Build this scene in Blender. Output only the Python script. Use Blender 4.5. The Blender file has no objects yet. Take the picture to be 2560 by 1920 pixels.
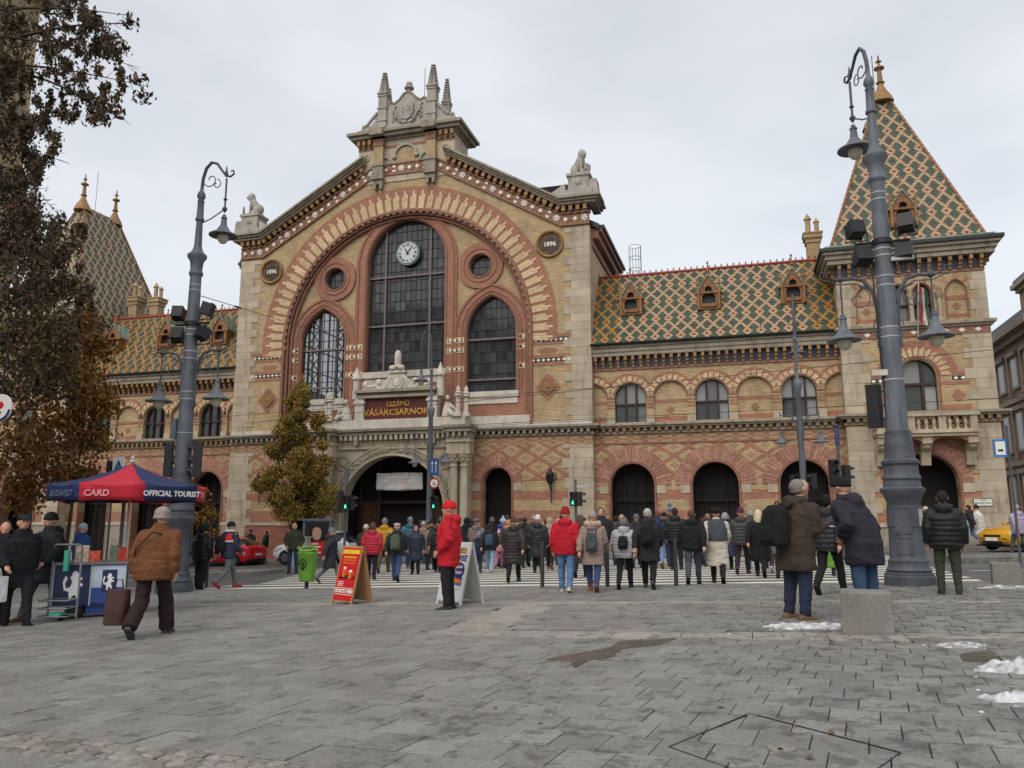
import bpy, math, random, bmesh
import numpy as np
from mathutils import Vector, Matrix, Euler
from mathutils.geometry import tessellate_polygon

random.seed(7)
SC = bpy.context.scene
COL = SC.collection
PI = math.pi
R_ = math.radians

# ---------------------------------------------------------------- camera
CAM_H = 1.5
HEAD = R_(16.4)
PITCH = math.atan(337 / 1971.0)
cam_d = bpy.data.cameras.new('camera')
cam_d.sensor_width = 36.0
cam_d.lens = 36.0 * 1971.0 / 2560.0
cam_d.clip_start = 0.1
cam_d.clip_end = 3000
cam = bpy.data.objects.new('camera', cam_d)
COL.objects.link(cam)
cam.location = (0, 0, CAM_H)
cam.rotation_euler = (PI / 2 + PITCH, 0, HEAD)
SC.camera = cam

# ---------------------------------------------------------------- sky, sun, exposure
SUN_EL, SUN_AZ = R_(46), R_(196)      # soft overcast sun, behind and left of the photographer
world = bpy.data.worlds.new('World')
SC.world = world
world.use_nodes = True
wt = world.node_tree
wt.nodes.clear()
w_out = wt.nodes.new('ShaderNodeOutputWorld')
w_bg = wt.nodes.new('ShaderNodeBackground')
w_bg2 = wt.nodes.new('ShaderNodeBackground')
w_add = wt.nodes.new('ShaderNodeAddShader')
w_sky = wt.nodes.new('ShaderNodeTexSky')
w_sky.sky_type = 'NISHITA'
w_sky.sun_disc = False
w_sky.sun_elevation = SUN_EL
w_sky.sun_rotation = SUN_AZ
w_sky.air_density = 1.0
w_sky.dust_density = 4.0
wt.links.new(w_sky.outputs[0], w_bg.inputs[0])
w_bg.inputs[1].default_value = 0.05
w_co = wt.nodes.new('ShaderNodeTexCoord')
w_map = wt.nodes.new('ShaderNodeMapping')
w_map.inputs['Scale'].default_value = (1.0, 1.0, 2.2)
w_no = wt.nodes.new('ShaderNodeTexNoise')
w_no.inputs['Scale'].default_value = 1.7
w_no.inputs['Detail'].default_value = 6
w_no.inputs['Roughness'].default_value = 0.5
w_rmp = wt.nodes.new('ShaderNodeValToRGB')
w_rmp.color_ramp.elements[0].position = 0.34
w_rmp.color_ramp.elements[0].color = (0.57, 0.585, 0.61, 1)
w_rmp.color_ramp.elements[1].position = 0.62
w_rmp.color_ramp.elements[1].color = (0.80, 0.805, 0.81, 1)
wt.links.new(w_co.outputs['Generated'], w_map.inputs[0])
wt.links.new(w_map.outputs[0], w_no.inputs[0])
wt.links.new(w_no.outputs['Fac'], w_rmp.inputs[0])
wt.links.new(w_rmp.outputs[0], w_bg2.inputs[0])
w_bg2.inputs[1].default_value = 0.93      # thick cloud deck, the same all round
wt.links.new(w_bg.outputs[0], w_add.inputs[0])
wt.links.new(w_bg2.outputs[0], w_add.inputs[1])
wt.links.new(w_add.outputs[0], w_out.inputs[0])

sun_d = bpy.data.lights.new('sun', 'SUN')
sun_d.energy = 1.25
sun_d.angle = R_(50)
sun_d.color = (1.0, 0.97, 0.93)
sun = bpy.data.objects.new('sun', sun_d)
COL.objects.link(sun)
sun.location = (-20, -40, 60)
sun.rotation_euler = (PI / 2 - SUN_EL, 0, R_(-14))

SC.view_settings.view_transform = 'Standard'
SC.view_settings.look = 'None'
SC.view_settings.exposure = 0.0
SC.view_settings.gamma = 1.0
SC.view_settings.use_curve_mapping = False
SC.render.engine = 'CYCLES'
SC.cycles.use_denoising = True
SC.cycles.max_bounces = 5
SC.cycles.diffuse_bounces = 3
SC.cycles.glossy_bounces = 3
SC.cycles.transparent_max_bounces = 8
SC.cycles.caustics_reflective = False
SC.cycles.caustics_refractive = False

# ---------------------------------------------------------------- placing helpers
FWD = Vector((-math.sin(HEAD) * math.cos(PITCH), math.cos(HEAD) * math.cos(PITCH), math.sin(PITCH)))
RGT = Vector((math.cos(HEAD), math.sin(HEAD), 0))
UPV = RGT.cross(FWD)


def gz(x, y):
    """height of the tilted square (it climbs gently towards the bridge on the right)"""
    return 0.033 * x - 0.0059 * y + 0.195


def ray(px, py):
    return FWD * 1971.0 + RGT * (px - 1280) - UPV * (py - 960)


def ground_at(px, py):
    d = ray(px, py)
    t = (0.195 - CAM_H) / (d.z - 0.033 * d.x + 0.0059 * d.y)
    return Vector((d.x * t, d.y * t, CAM_H + d.z * t))


def at_y(px, py, Y):
    d = ray(px, py)
    t = Y / d.y
    return Vector((d.x * t, Y, CAM_H + d.z * t))


# ---------------------------------------------------------------- colours
def lin(r, g, b, k=1.0):
    def f(c):
        c /= 255.0
        return (c / 12.92 if c <= 0.04045 else ((c + 0.055) / 1.055) ** 2.4) * k
    return (min(1, f(r)), min(1, f(g)), min(1, f(b)), 1)


class NT:
    """small helper to write shader maths"""
    def __init__(self, name):
        self.mat = bpy.data.materials.new(name)
        self.mat.use_nodes = True
        self.t = self.mat.node_tree
        self.b = self.t.nodes['Principled BSDF']

    def node(self, typ, **kw):
        n = self.t.nodes.new(typ)
        for k, v in kw.items():
            setattr(n, k, v)
        return n

    def put(self, v, sock):
        if isinstance(v, bpy.types.NodeSocket):
            self.t.links.new(v, sock)
        else:
            sock.default_value = v

    def math(self, op, a, b=0.0, c=None):
        n = self.node('ShaderNodeMath', operation=op)
        self.put(a, n.inputs[0])
        self.put(b, n.inputs[1])
        if c is not None:
            self.put(c, n.inputs[2])
        return n.outputs[0]

    def mix(self, f, a, b, typ='MIX'):
        n = self.node('ShaderNodeMix', data_type='RGBA', blend_type=typ)
        self.put(f, n.inputs[0])
        self.put(a, n.inputs[6])
        self.put(b, n.inputs[7])
        return n.outputs[2]

    def pos(self):
        if not hasattr(self, '_p'):
            g = self.node('ShaderNodeNewGeometry')
            self._p = g.outputs['Position']
            s = self.node('ShaderNodeSeparateXYZ')
            self.t.links.new(self._p, s.inputs[0])
            self._s = s.outputs
        return self._p

    def xyz(self):
        self.pos()
        return self._s[0], self._s[1], self._s[2]

    def vec(self, x, y, z):
        n = self.node('ShaderNodeCombineXYZ')
        self.put(x, n.inputs[0]); self.put(y, n.inputs[1]); self.put(z, n.inputs[2])
        return n.outputs[0]

    def noise(self, scale, detail=4, vec=None, rough=0.55, stretch=None):
        n = self.node('ShaderNodeTexNoise')
        n.inputs['Scale'].default_value = scale
        n.inputs['Detail'].default_value = detail
        n.inputs['Roughness'].default_value = rough
        v = vec or self.pos()
        if stretch:
            m = self.node('ShaderNodeMapping')
            m.inputs['Scale'].default_value = stretch
            self.t.links.new(v, m.inputs[0])
            v = m.outputs[0]
        self.t.links.new(v, n.inputs['Vector'])
        return n.outputs['Fac']

    def ramp(self, f, stops, const=False):
        n = self.node('ShaderNodeValToRGB')
        cr = n.color_ramp
        cr.interpolation = 'CONSTANT' if const else 'LINEAR'
        while len(cr.elements) < len(stops):
            cr.elements.new(0.5)
        for e, (p, c) in zip(cr.elements, stops):
            e.position = p
            e.color = c if not isinstance(c, (int, float)) else (c, c, c, 1)
        self.put(f, n.inputs[0])
        return n.outputs[0]

    def rng(self, f, a, b, c, d):
        n = self.node('ShaderNodeMapRange')
        self.put(f, n.inputs[0])
        for i, v in enumerate((a, b, c, d)):
            n.inputs[i + 1].default_value = v
        return n.outputs[0]

    def orand(self):
        return self.node('ShaderNodeObjectInfo').outputs['Random']

    def bump(self, h, strength=0.3, dist=0.01):
        n = self.node('ShaderNodeBump')
        n.inputs['Strength'].default_value = strength
        n.inputs['Distance'].default_value = dist
        self.put(h, n.inputs['Height'])
        self.t.links.new(n.outputs[0], self.b.inputs['Normal'])

    def color(self, c):
        self.put(c, self.b.inputs['Base Color'])

    def set(self, rough=None, metal=None, spec=None):
        if rough is not None: self.put(rough, self.b.inputs['Roughness'])
        if metal is not None: self.b.inputs['Metallic'].default_value = metal
        if spec is not None: self.b.inputs['Specular IOR Level'].default_value = spec


MATS = {}


def mat(name, col=None, rough=0.65, vary=0.18, scale=3.0, bump=0.0, bscale=60.0, metal=0.0, spec=0.4, orand=0.0, emit=0.0):
    """plain procedural material: colour broken up by two noises, fine relief"""
    if name in MATS:
        return MATS[name]
    n = NT(name)
    c = col
    f = n.noise(scale, 5)
    dark = tuple(v * (1 - vary) for v in c[:3]) + (1,)
    light = tuple(min(1, v * (1 + vary)) for v in c[:3]) + (1,)
    cc = n.ramp(f, [(0.3, dark), (0.7, light)])
    if orand:
        k = n.rng(n.orand(), 0, 1, 1 - orand, 1 + orand)
        cc = n.mix(1.0, cc, n.vec(k, k, k), 'MULTIPLY')
    n.color(cc)
    n.set(rough, metal, spec)
    if bump:
        n.bump(n.noise(bscale, 3), bump, 0.01)
    if emit:
        n.b.inputs['Emission Color'].default_value = c
        n.b.inputs['Emission Strength'].default_value = emit
    MATS[name] = n.mat
    return n.mat


# ---------------------------------------------------------------- mesh builder
class MB:
    def __init__(self):
        self.v = []
        self.f = []
        self.m = []

    def add(self, vs, fs, mi=0):
        o = len(self.v)
        self.v.extend(tuple(p) for p in vs)
        for f in fs:
            self.f.append(tuple(o + i for i in f))
            self.m.append(mi)
        return self

    def box(self, x0, x1, y0, y1, z0, z1, mi=0):
        vs = [(x, y, z) for x in (x0, x1) for y in (y0, y1) for z in (z0, z1)]
        return self.add(vs, [(0, 1, 3, 2), (4, 6, 7, 5), (0, 4, 5, 1), (2, 3, 7, 6), (0, 2, 6, 4), (1, 5, 7, 3)], mi)

    def cbox(self, c, s, mi=0):
        return self.box(c[0] - s[0] / 2, c[0] + s[0] / 2, c[1] - s[1] / 2, c[1] + s[1] / 2, c[2] - s[2] / 2, c[2] + s[2] / 2, mi)

    def prism(self, poly, y0, y1, mi=0):
        """polygon in x,z drawn out from y0 (front) to y1"""
        n = len(poly)
        vs = [(x, y0, z) for x, z in poly] + [(x, y1, z) for x, z in poly]
        fs = [tuple(range(n)), tuple(range(2 * n - 1, n - 1, -1))]
        fs += [(i, i + n, (i + 1) % n + n, (i + 1) % n) for i in range(n)]
        return self.add(vs, fs, mi)

    def vprism(self, poly, z0, z1, mi=0):
        n = len(poly)
        vs = [(x, y, z0) for x, y in poly] + [(x, y, z1) for x, y in poly]
        fs = [tuple(range(n - 1, -1, -1)), tuple(range(n, 2 * n))]
        fs += [(i, (i + 1) % n, (i + 1) % n + n, i + n) for i in range(n)]
        return self.add(vs, fs, mi)

    def panel(self, outer, holes, y, reveal, mi=0, rmi=None, edge=0.0):
        """wall face in x,z with openings and their reveals"""
        loops = [outer] + holes
        tri = tessellate_polygon([[Vector((x, z, 0)) for x, z in L] for L in loops])
        flat = [(x, y, z) for L in loops for x, z in L]
        self.add(flat, [tuple(t) for t in tri], mi)
        for L in holes:
            n = len(L)
            vs = [(x, y, z) for x, z in L] + [(x, y + reveal, z) for x, z in L]
            self.add(vs, [(i, (i + 1) % n, (i + 1) % n + n, i + n) for i in range(n)], mi if rmi is None else rmi)
        if edge:
            n = len(outer)
            vs = [(x, y, z) for x, z in outer] + [(x, y + edge, z) for x, z in outer]
            self.add(vs, [(i, i + n, (i + 1) % n + n, (i + 1) % n) for i in range(n)], mi)
        return self

    def band(self, a, b, y0, y1, mi=0, closed=False):
        """strip between two polylines in x,z, drawn out from y0 to y1"""
        n = len(a)
        m = n if closed else n - 1
        vs = []
        for y in (y0, y1):
            vs += [(x, y, z) for x, z in a] + [(x, y, z) for x, z in b]
        fs = []
        for i in range(m):
            j = (i + 1) % n
            fs.append((i, j, n + j, n + i))
            fs.append((2 * n + i, 3 * n + i, 3 * n + j, 2 * n + j))
            fs.append((i, 2 * n + i, 2 * n + j, j))
            fs.append((n + i, n + j, 3 * n + j, 3 * n + i))
        if not closed:
            fs.append((0, n, 3 * n, 2 * n))
            fs.append((n - 1, 3 * n - 1, 4 * n - 1, 2 * n - 1))
        return self.add(vs, fs, mi)

    def tube(self, pts, rad, n=8, mi=0, cap=True, flat=1.0):
        pts = [Vector(p) for p in pts]
        if isinstance(rad, (int, float)):
            rad = [rad] * len(pts)
        rings = []
        prev = None
        for i, p in enumerate(pts):
            d = (pts[min(i + 1, len(pts) - 1)] - pts[max(i - 1, 0)])
            if d.length < 1e-9:
                d = Vector((0, 0, 1))
            d.normalize()
            u = prev - d * prev.dot(d) if prev is not None else (Vector((1, 0, 0)) if abs(d.x) < 0.8 else Vector((0, 1, 0)))
            if prev is None:
                u = u - d * u.dot(d)
            if u.length < 1e-6:
                u = d.orthogonal()
            u.normalize()
            w = d.cross(u)
            prev = u
            rings.append([p + (u * math.cos(2 * PI * k / n) + w * math.sin(2 * PI * k / n) * flat) * rad[i] for k in range(n)])
        return self.rings(rings, mi, cap)

    def rings(self, rings, mi=0, cap=True):
        n = len(rings[0])
        vs = [p for r in rings for p in r]
        fs = []
        for i in range(len(rings) - 1):
            for k in range(n):
                l = (k + 1) % n
                fs.append((i * n + k, i * n + l, (i + 1) * n + l, (i + 1) * n + k))
        if cap:
            fs.append(tuple(range(n - 1, -1, -1)))
            o = (len(rings) - 1) * n
            fs.append(tuple(range(o, o + n)))
        return self.add(vs, fs, mi)

    def lathe(self, prof, cx=0, cy=0, n=16, mi=0, sq=None):
        rings = []
        for r, z in prof:
            rings.append([(cx + r * math.cos(2 * PI * (k + .5) / n), cy + r * math.sin(2 * PI * (k + .5) / n), z) for k in range(n)])
        return self.rings(rings, mi, True)

    def ball(self, c, r, nu=12, nv=8, mi=0):
        if isinstance(r, (int, float)):
            r = (r, r, r)
        rings = []
        for j in range(nv + 1):
            t = PI * j / nv
            s, z = max(math.sin(t), 0.02), -math.cos(t)
            rings.append([(c[0] + r[0] * s * math.cos(2 * PI * k / nu), c[1] + r[1] * s * math.sin(2 * PI * k / nu), c[2] + r[2] * z) for k in range(nu)])
        return self.rings(rings, mi, True)

    def xf(self, M, start=0):
        for i in range(start, len(self.v)):
            self.v[i] = tuple(M @ Vector(self.v[i]))
        return self

    def mesh(self, name, mats, smooth=False, angle=40):
        me = bpy.data.meshes.new(name)
        me.from_pydata(self.v, [], self.f)
        if not isinstance(mats, (list, tuple)):
            mats = [mats]
        for m in mats:
            me.materials.append(m)
        if len(mats) > 1:
            me.polygons.foreach_set('material_index', self.m)
        bm = bmesh.new()
        bm.from_mesh(me)
        bmesh.ops.recalc_face_normals(bm, faces=bm.faces)
        bm.to_mesh(me)
        bm.free()
        if smooth:
            me.polygons.foreach_set('use_smooth', [True] * len(me.polygons))
            me.set_sharp_from_angle(angle=R_(angle))
        me.update()
        return me

    def build(self, name, mats, parent=None, smooth=False, angle=40, **props):
        o = bpy.data.objects.new(name, self.mesh(name, mats, smooth, angle))
        return link(o, parent, **props)


def link(o, parent=None, **props):
    COL.objects.link(o)
    if parent is not None:
        adopt(o, parent)
    for k, v in props.items():
        o[k] = v
    return o


def wmat(o):
    """world matrix without a depsgraph update"""
    m = Matrix.LocRotScale(o.location, o.rotation_euler, o.scale)
    if o.parent:
        m = wmat(o.parent) @ o.matrix_parent_inverse @ m
    return m


def adopt(o, parent):
    """child keeps the world placement its own location gives it"""
    o.parent = parent
    o.matrix_parent_inverse = wmat(parent).inverted()


def tag(o, label, cat, group=None):
    o['label'] = label
    o['category'] = cat
    if group:
        o['group'] = group
    return o


def thing(name, label, cat, loc=(0, 0, 0), rz=0.0, group=None):
    o = bpy.data.objects.new(name, None)
    o.empty_display_size = 0.2
    COL.objects.link(o)
    o.location = loc
    o.rotation_euler = (0, 0, rz)
    return tag(o, label, cat, group)


def inst(name, me, parent, loc, rot=(0, 0, 0), sc=(1, 1, 1), local=False, material=None):
    """one more object on shared mesh data; local=True: loc is in the parent's space"""
    o = bpy.data.objects.new(name, me)
    COL.objects.link(o)
    o.location = loc
    o.rotation_euler = rot
    o.scale = sc
    if parent is not None:
        if local:
            o.parent = parent
        else:
            adopt(o, parent)
    if material is not None:
        o.material_slots[0].link = 'OBJECT'
        o.material_slots[0].material = material
    return o


TMP = bpy.data.scenes.new('workshop')


def evaluated(o):
    """mesh of an object with its modifiers, worked out in a side scene so the big one need not update"""
    TMP.collection.objects.link(o)
    vl = TMP.view_layers[0]
    vl.update()
    me = bpy.data.meshes.new_from_object(o.evaluated_get(vl.depsgraph))
    TMP.collection.objects.unlink(o)
    return me


def remeshed(mb, voxel, smooth=2, name='mesh', mats=None):
    """melt the overlapping pieces of a builder into one continuous skin"""
    me = mb.mesh(name + '_src', mats)
    o = bpy.data.objects.new(name + '_src', me)
    r = o.modifiers.new('r', 'REMESH')
    r.mode = 'VOXEL'
    r.voxel_size = voxel
    if smooth:
        s = o.modifiers.new('s', 'SMOOTH')
        s.iterations = smooth
        s.factor = 0.5
    out = evaluated(o)
    out.name = name
    bpy.data.objects.remove(o)
    bpy.data.meshes.remove(me)
    out.materials.clear()
    for m in (mats if isinstance(mats, (list, tuple)) else [mats]):
        out.materials.append(m)
    out.polygons.foreach_set('use_smooth', [True] * len(out.polygons))
    return out


def text_mesh(s, size, mat_, extrude=0.004, align='CENTER', shear=0.0, bold=0.0):
    cu = bpy.data.curves.new('lettering', 'FONT')
    cu.body = s
    cu.size = size
    cu.align_x = align
    cu.align_y = 'CENTER'
    cu.extrude = extrude
    cu.shear = shear
    cu.offset = bold
    cu.resolution_u = 2
    o = bpy.data.objects.new('lettering', cu)
    me = evaluated(o)
    bpy.data.objects.remove(o)
    bpy.data.curves.remove(cu)
    me.materials.clear()
    me.materials.append(mat_)
    return me


# ---------------------------------------------------------------- outlines in x,z
def arch(cx, hw, z0, zs, rise=None, n=20):
    """opening outline: from bottom left over the arch to bottom right"""
    rise = hw if rise is None else rise
    pts = [(cx - hw, z0)]
    pts += arch_curve(cx, hw, zs, rise, n)
    pts.append((cx + hw, z0))
    return pts


def arch_curve(cx, hw, zs, rise=None, n=20):
    rise = hw if rise is None else rise
    if rise <= hw * 1.001:
        return [(cx - hw * math.cos(PI * i / n), zs + rise * math.sin(PI * i / n)) for i in range(n + 1)]
    R = (hw * hw + rise * rise) / (2 * hw)
    a1 = math.atan2(rise, R - hw)
    h = n // 2
    L = [(cx - hw + R - R * math.cos(a1 * i / h), zs + R * math.sin(a1 * i / h)) for i in range(h + 1)]
    return L + [(2 * cx - x, z) for x, z in L[-2::-1]]


def circle(cx, cz, r, n=24):
    return [(cx + r * math.cos(2 * PI * i / n), cz + r * math.sin(2 * PI * i / n)) for i in range(n)]


def clip_cell(poly, x0, x1, z0, z1):
    def cut(ps, inside, cross):
        out = []
        for i in range(len(ps)):
            a, b = ps[i - 1], ps[i]
            ia, ib = inside(a), inside(b)
            if ib:
                if not ia: out.append(cross(a, b))
                out.append(b)
            elif ia:
                out.append(cross(a, b))
        return out

    def cx(X):
        return lambda a, b: (X, a[1] + (b[1] - a[1]) * (X - a[0]) / (b[0] - a[0]))

    def cz(Z):
        return lambda a, b: (a[0] + (b[0] - a[0]) * (Z - a[1]) / (b[1] - a[1]), Z)
    p = poly
    for ins, cr in ((lambda q: q[0] >= x0, cx(x0)), (lambda q: q[0] <= x1, cx(x1)), (lambda q: q[1] >= z0, cz(z0)), (lambda q: q[1] <= z1, cz(z1))):
        p = cut(p, ins, cr)
        if len(p) < 3:
            return []
    return p


def poly_area(p):
    return abs(sum(p[i - 1][0] * p[i][1] - p[i][0] * p[i - 1][1] for i in range(len(p)))) / 2

# ================================================================ materials of the setting
def stone_mat(name, c, dirt=0.55, blocks=None, orand=0.0, streak=True, bump=0.25):
    n = NT(name)
    base = n.ramp(n.noise(1.3, 6), [(0.28, tuple(v * 0.8 for v in c[:3]) + (1,)), (0.72, tuple(min(1, v * 1.12) for v in c[:3]) + (1,))])
    if orand:
        k = n.rng(n.orand(), 0, 1, 1 - orand, 1 + orand)
        base = n.mix(1.0, base, n.vec(k, k, n.math('MULTIPLY', k, 0.985)), 'MULTIPLY')
    if streak:
        st = n.noise(2.2, 5, stretch=(1.6, 1.6, 0.35))
        f = n.ramp(st, [(0.52, 0.0), (0.75, dirt)])
        base = n.mix(f, base, (c[0] * 0.32, c[1] * 0.32, c[2] * 0.34, 1))
    fine = n.ramp(n.noise(45, 3), [(0.35, 0.9), (0.65, 1.05)])
    base = n.mix(1.0, base, fine, 'MULTIPLY')
    n.color(base)
    n.set(0.85, 0, 0.25)
    n.bump(n.noise(25, 5), bump, 0.02)
    return n.mat


def brick_tex(n, c1, c2, mort, w=0.25, h=0.077, shift=0.0):
    x, y, z = n.xyz()
    t = n.node('ShaderNodeTexBrick')
    n.put(n.vec(n.math('ADD', n.math('ADD', x, y), shift), z, 0.0), t.inputs['Vector'])
    t.inputs['Color1'].default_value = c1
    t.inputs['Color2'].default_value = c2
    t.inputs['Mortar'].default_value = mort
    t.inputs['Scale'].default_value = 1.0
    t.inputs['Mortar Size'].default_value = 0.011
    t.inputs['Mortar Smooth'].default_value = 0.2
    t.inputs['Bias'].default_value = 0.0
    t.inputs['Brick Width'].default_value = w
    t.inputs['Row Height'].default_value = h
    return t


CREAM = lin(204, 180, 140)
CREAM2 = lin(184, 158, 118)
RED = lin(176, 124, 102)
RED2 = lin(154, 105, 86)
MORT = lin(140, 122, 96)
RMORT = lin(156, 120, 98)


def age(n, col, amt=0.35):
    """soot and rain marks"""
    f = n.ramp(n.noise(0.8, 7, stretch=(1.3, 1.3, 0.4), rough=.65), [(0.46, 0.0), (0.75, amt)])
    col = n.mix(f, col, (0.05, 0.045, 0.04, 1))
    g = n.ramp(n.noise(1.9, 4), [(0.3, 0.88), (0.7, 1.08)])
    return n.mix(1.0, col, g, 'MULTIPLY')


def brick_mat(name, c1, c2, mort):
    n = NT(name)
    t = brick_tex(n, c1, c2, mort)
    n.color(age(n, t.outputs['Color']))
    n.set(0.82, 0, 0.25)
    n.bump(n.math('MULTIPLY', t.outputs['Fac'], -1.0), 0.5, 0.012)
    return n.mat


def pattern_mat(name, bands, diaper, P=12, band=None):
    """cream and red bricks laid in stripes (bands: list of z where the colour swaps, red first) and, above `diaper`, in a lozenge pattern"""
    n = NT(name)
    x, y, z = n.xyz()
    tc = brick_tex(n, CREAM, CREAM2, MORT)
    tr = brick_tex(n, RED, RED2, RMORT)
    u = n.math('FLOOR', n.math('DIVIDE', n.math('ADD', x, y), 0.125))
    v = n.math('FLOOR', n.math('DIVIDE', z, 0.077))
    a = n.math('ADD', u, v)
    b = n.math('SUBTRACT', u, v)
    h = P / 2.0

    def cell(s):
        return n.math('ABSOLUTE', n.math('SUBTRACT', n.math('FLOORED_MODULO', s, P), h))
    m = n.math('MAXIMUM', cell(a), cell(b))
    net = n.math('GREATER_THAN', m, h - 1.6)
    core = n.math('LESS_THAN', m, 1.6)
    eye = n.math('LESS_THAN', m, 0.6)
    dia = n.math('MINIMUM', n.math('ADD', net, n.math('SUBTRACT', core, eye)), 1.0)
    lo, hi = bands[0], diaper
    stops = [(0.0, 1.0)]
    red = True
    for bz in bands[1:]:
        red = not red
        stops.append(((bz - lo) / (hi - lo), 1.0 if red else 0.0))
    st = n.ramp(n.rng(z, lo, hi, 0, 1), stops, const=True)
    up = n.math('GREATER_THAN', z, diaper)
    msk = n.mix(up, st, dia)
    if band:      # narrow chequer band under the string course
        p2 = n.math('FLOORED_MODULO', n.math('ADD', u, n.math('MULTIPLY', v, 2.0)), 6)
        q2 = n.math('FLOORED_MODULO', n.math('SUBTRACT', u, n.math('MULTIPLY', v, 2.0)), 6)
        bm = n.math('MULTIPLY', n.math('GREATER_THAN', p2, 1.5), n.math('GREATER_THAN', q2, 1.5))
        bm = n.math('SUBTRACT', 1.0, n.math('MULTIPLY', n.math('SUBTRACT', 1.0, bm), 0.8))
        msk = n.mix(n.math('GREATER_THAN', z, band), msk, bm)
    col = n.mix(msk, tc.outputs['Color'], tr.outputs['Color'])
    n.color(age(n, col))
    n.set(0.82, 0, 0.25)
    n.bump(n.math('MULTIPLY', tc.outputs['Fac'], -1.0), 0.5, 0.012)
    return n.mat


M_CREAM = brick_mat('cream_brick', CREAM, CREAM2, MORT)
M_RED = brick_mat('red_brick', RED, RED2, RMORT)
M_GROUNDFLOOR = pattern_mat('patterned_brick', [1.3, 1.95, 2.45, 2.95, 3.45][:5], 3.55, 12, 5.42)
M_CREAM_PLAIN = mat('cream_brick_piece', lin(200, 176, 138), 0.8, 0.2, 6, 0.3, 40, orand=0.12)
M_RED_PLAIN = mat('red_brick_piece', lin(162, 119, 101), 0.8, 0.28, 6, 0.3, 40, orand=0.2)
M_TERRA = mat('terracotta', lin(140, 98, 80), 0.6, 0.25, 5, 0.2, 30)
M_STONE = stone_mat('weathered_stone', lin(184, 171, 150), 0.6, orand=0.1)
M_STONE_D = stone_mat('sooty_stone', lin(158, 148, 132), 0.8, orand=0.08)
M_STONE_W = stone_mat('pale_carved_stone', lin(205, 197, 184), 0.45, orand=0.05)
M_STONE_G = stone_mat('grey_carved_stone', lin(172, 166, 156), 0.6)
M_GOLD = mat('ochre_terracotta', lin(146, 110, 64), 0.5, 0.35, 6, 0.2, 30, orand=0.15)
M_NAVYTILE = mat('dark_blue_tile', lin(48, 46, 62), 0.35, 0.4, 5)
M_WHITETILE = mat('white_glazed_tile', lin(226, 220, 208), 0.3, 0.1, 5)
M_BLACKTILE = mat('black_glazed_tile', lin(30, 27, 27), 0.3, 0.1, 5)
M_GUTTER = mat('black_gutter_metal', lin(42, 45, 47), 0.45, 0.2, 3, metal=0.0)
M_COPPER = mat('green_copper', lin(120, 142, 126), 0.6, 0.25, 2)
M_DARKWOOD = mat('dark_brown_wood', lin(52, 34, 28), 0.55, 0.25, 4)
M_INT = mat('dark_interior', lin(34, 30, 30), 0.9, 0.3, 1)  # near-black tone stands in for the shade of deep interiors
M_IRON = mat('black_iron', lin(38, 39, 41), 0.5, 0.2, 8)


def glass_mat(name, tint, k=0.0):
    n = NT(name)
    r = n.orand()
    f = n.rng(r, 0, 1, 0.55, 1.5)
    n.color(n.mix(1.0, tint, n.vec(f, f, f), 'MULTIPLY'))
    n.set(0.06, 0, 0.5)
    n.bump(n.noise(1.4, 2), 0.04, 0.05)
    if k:
        n.b.inputs['Alpha'].default_value = 1 - k
    return n.mat


M_GLASS = glass_mat('dark_window_glass', (0.044, 0.048, 0.053, 1))
M_GLASS_C = glass_mat('clear_window_glass', (0.03, 0.034, 0.038, 1), 0.6)
M_GLASS_F = glass_mat('pale_frosted_glass', (0.20, 0.21, 0.205, 1))
M_MULLION = mat('mauve_iron_mullion', lin(110, 96, 98), 0.5, 0.15, 5)
M_MULLION_D = mat('dark_iron_bar', lin(50, 46, 48), 0.5, 0.2, 5)

# ================================================================ ground, square, road


def slope_sheet(name, poly, lift, m, thick=0.0, **props):
    """flat polygon laid on the tilted ground, `lift` above it"""
    mb = MB()
    top = [(x, y, gz(x, y) + lift) for x, y in poly]
    n = len(poly)
    if thick:
        bot = [(x, y, z - thick) for x, y, z in top]
        mb.add(top + bot, [tuple(range(n))] + [(i, i + n, (i + 1) % n + n, (i + 1) % n) for i in range(n)])
    else:
        mb.add(top, [tuple(range(n))])
    return mb.build(name, m, None, **props)


def asphalt():
    n = NT('asphalt')
    c = n.ramp(n.noise(0.5, 6), [(0.3, lin(84, 83, 82)), (0.7, lin(106, 104, 102))])
    c = n.mix(1.0, c, n.ramp(n.noise(160, 2), [(0.3, 0.75), (0.7, 1.2)]), 'MULTIPLY')
    c = n.mix(n.ramp(n.noise(1.1, 5, stretch=(0.25, 2, 1)), [(0.55, 0.0), (0.8, 0.35)]), c, lin(70, 69, 68))
    n.color(c)
    n.set(n.rng(n.noise(0.8, 3), 0.3, 0.7, 0.5, 0.85), 0, 0.35)
    n.bump(n.noise(150, 2), 0.25, 0.006)
    return n.mat


M_ASPHALT = asphalt()


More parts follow.
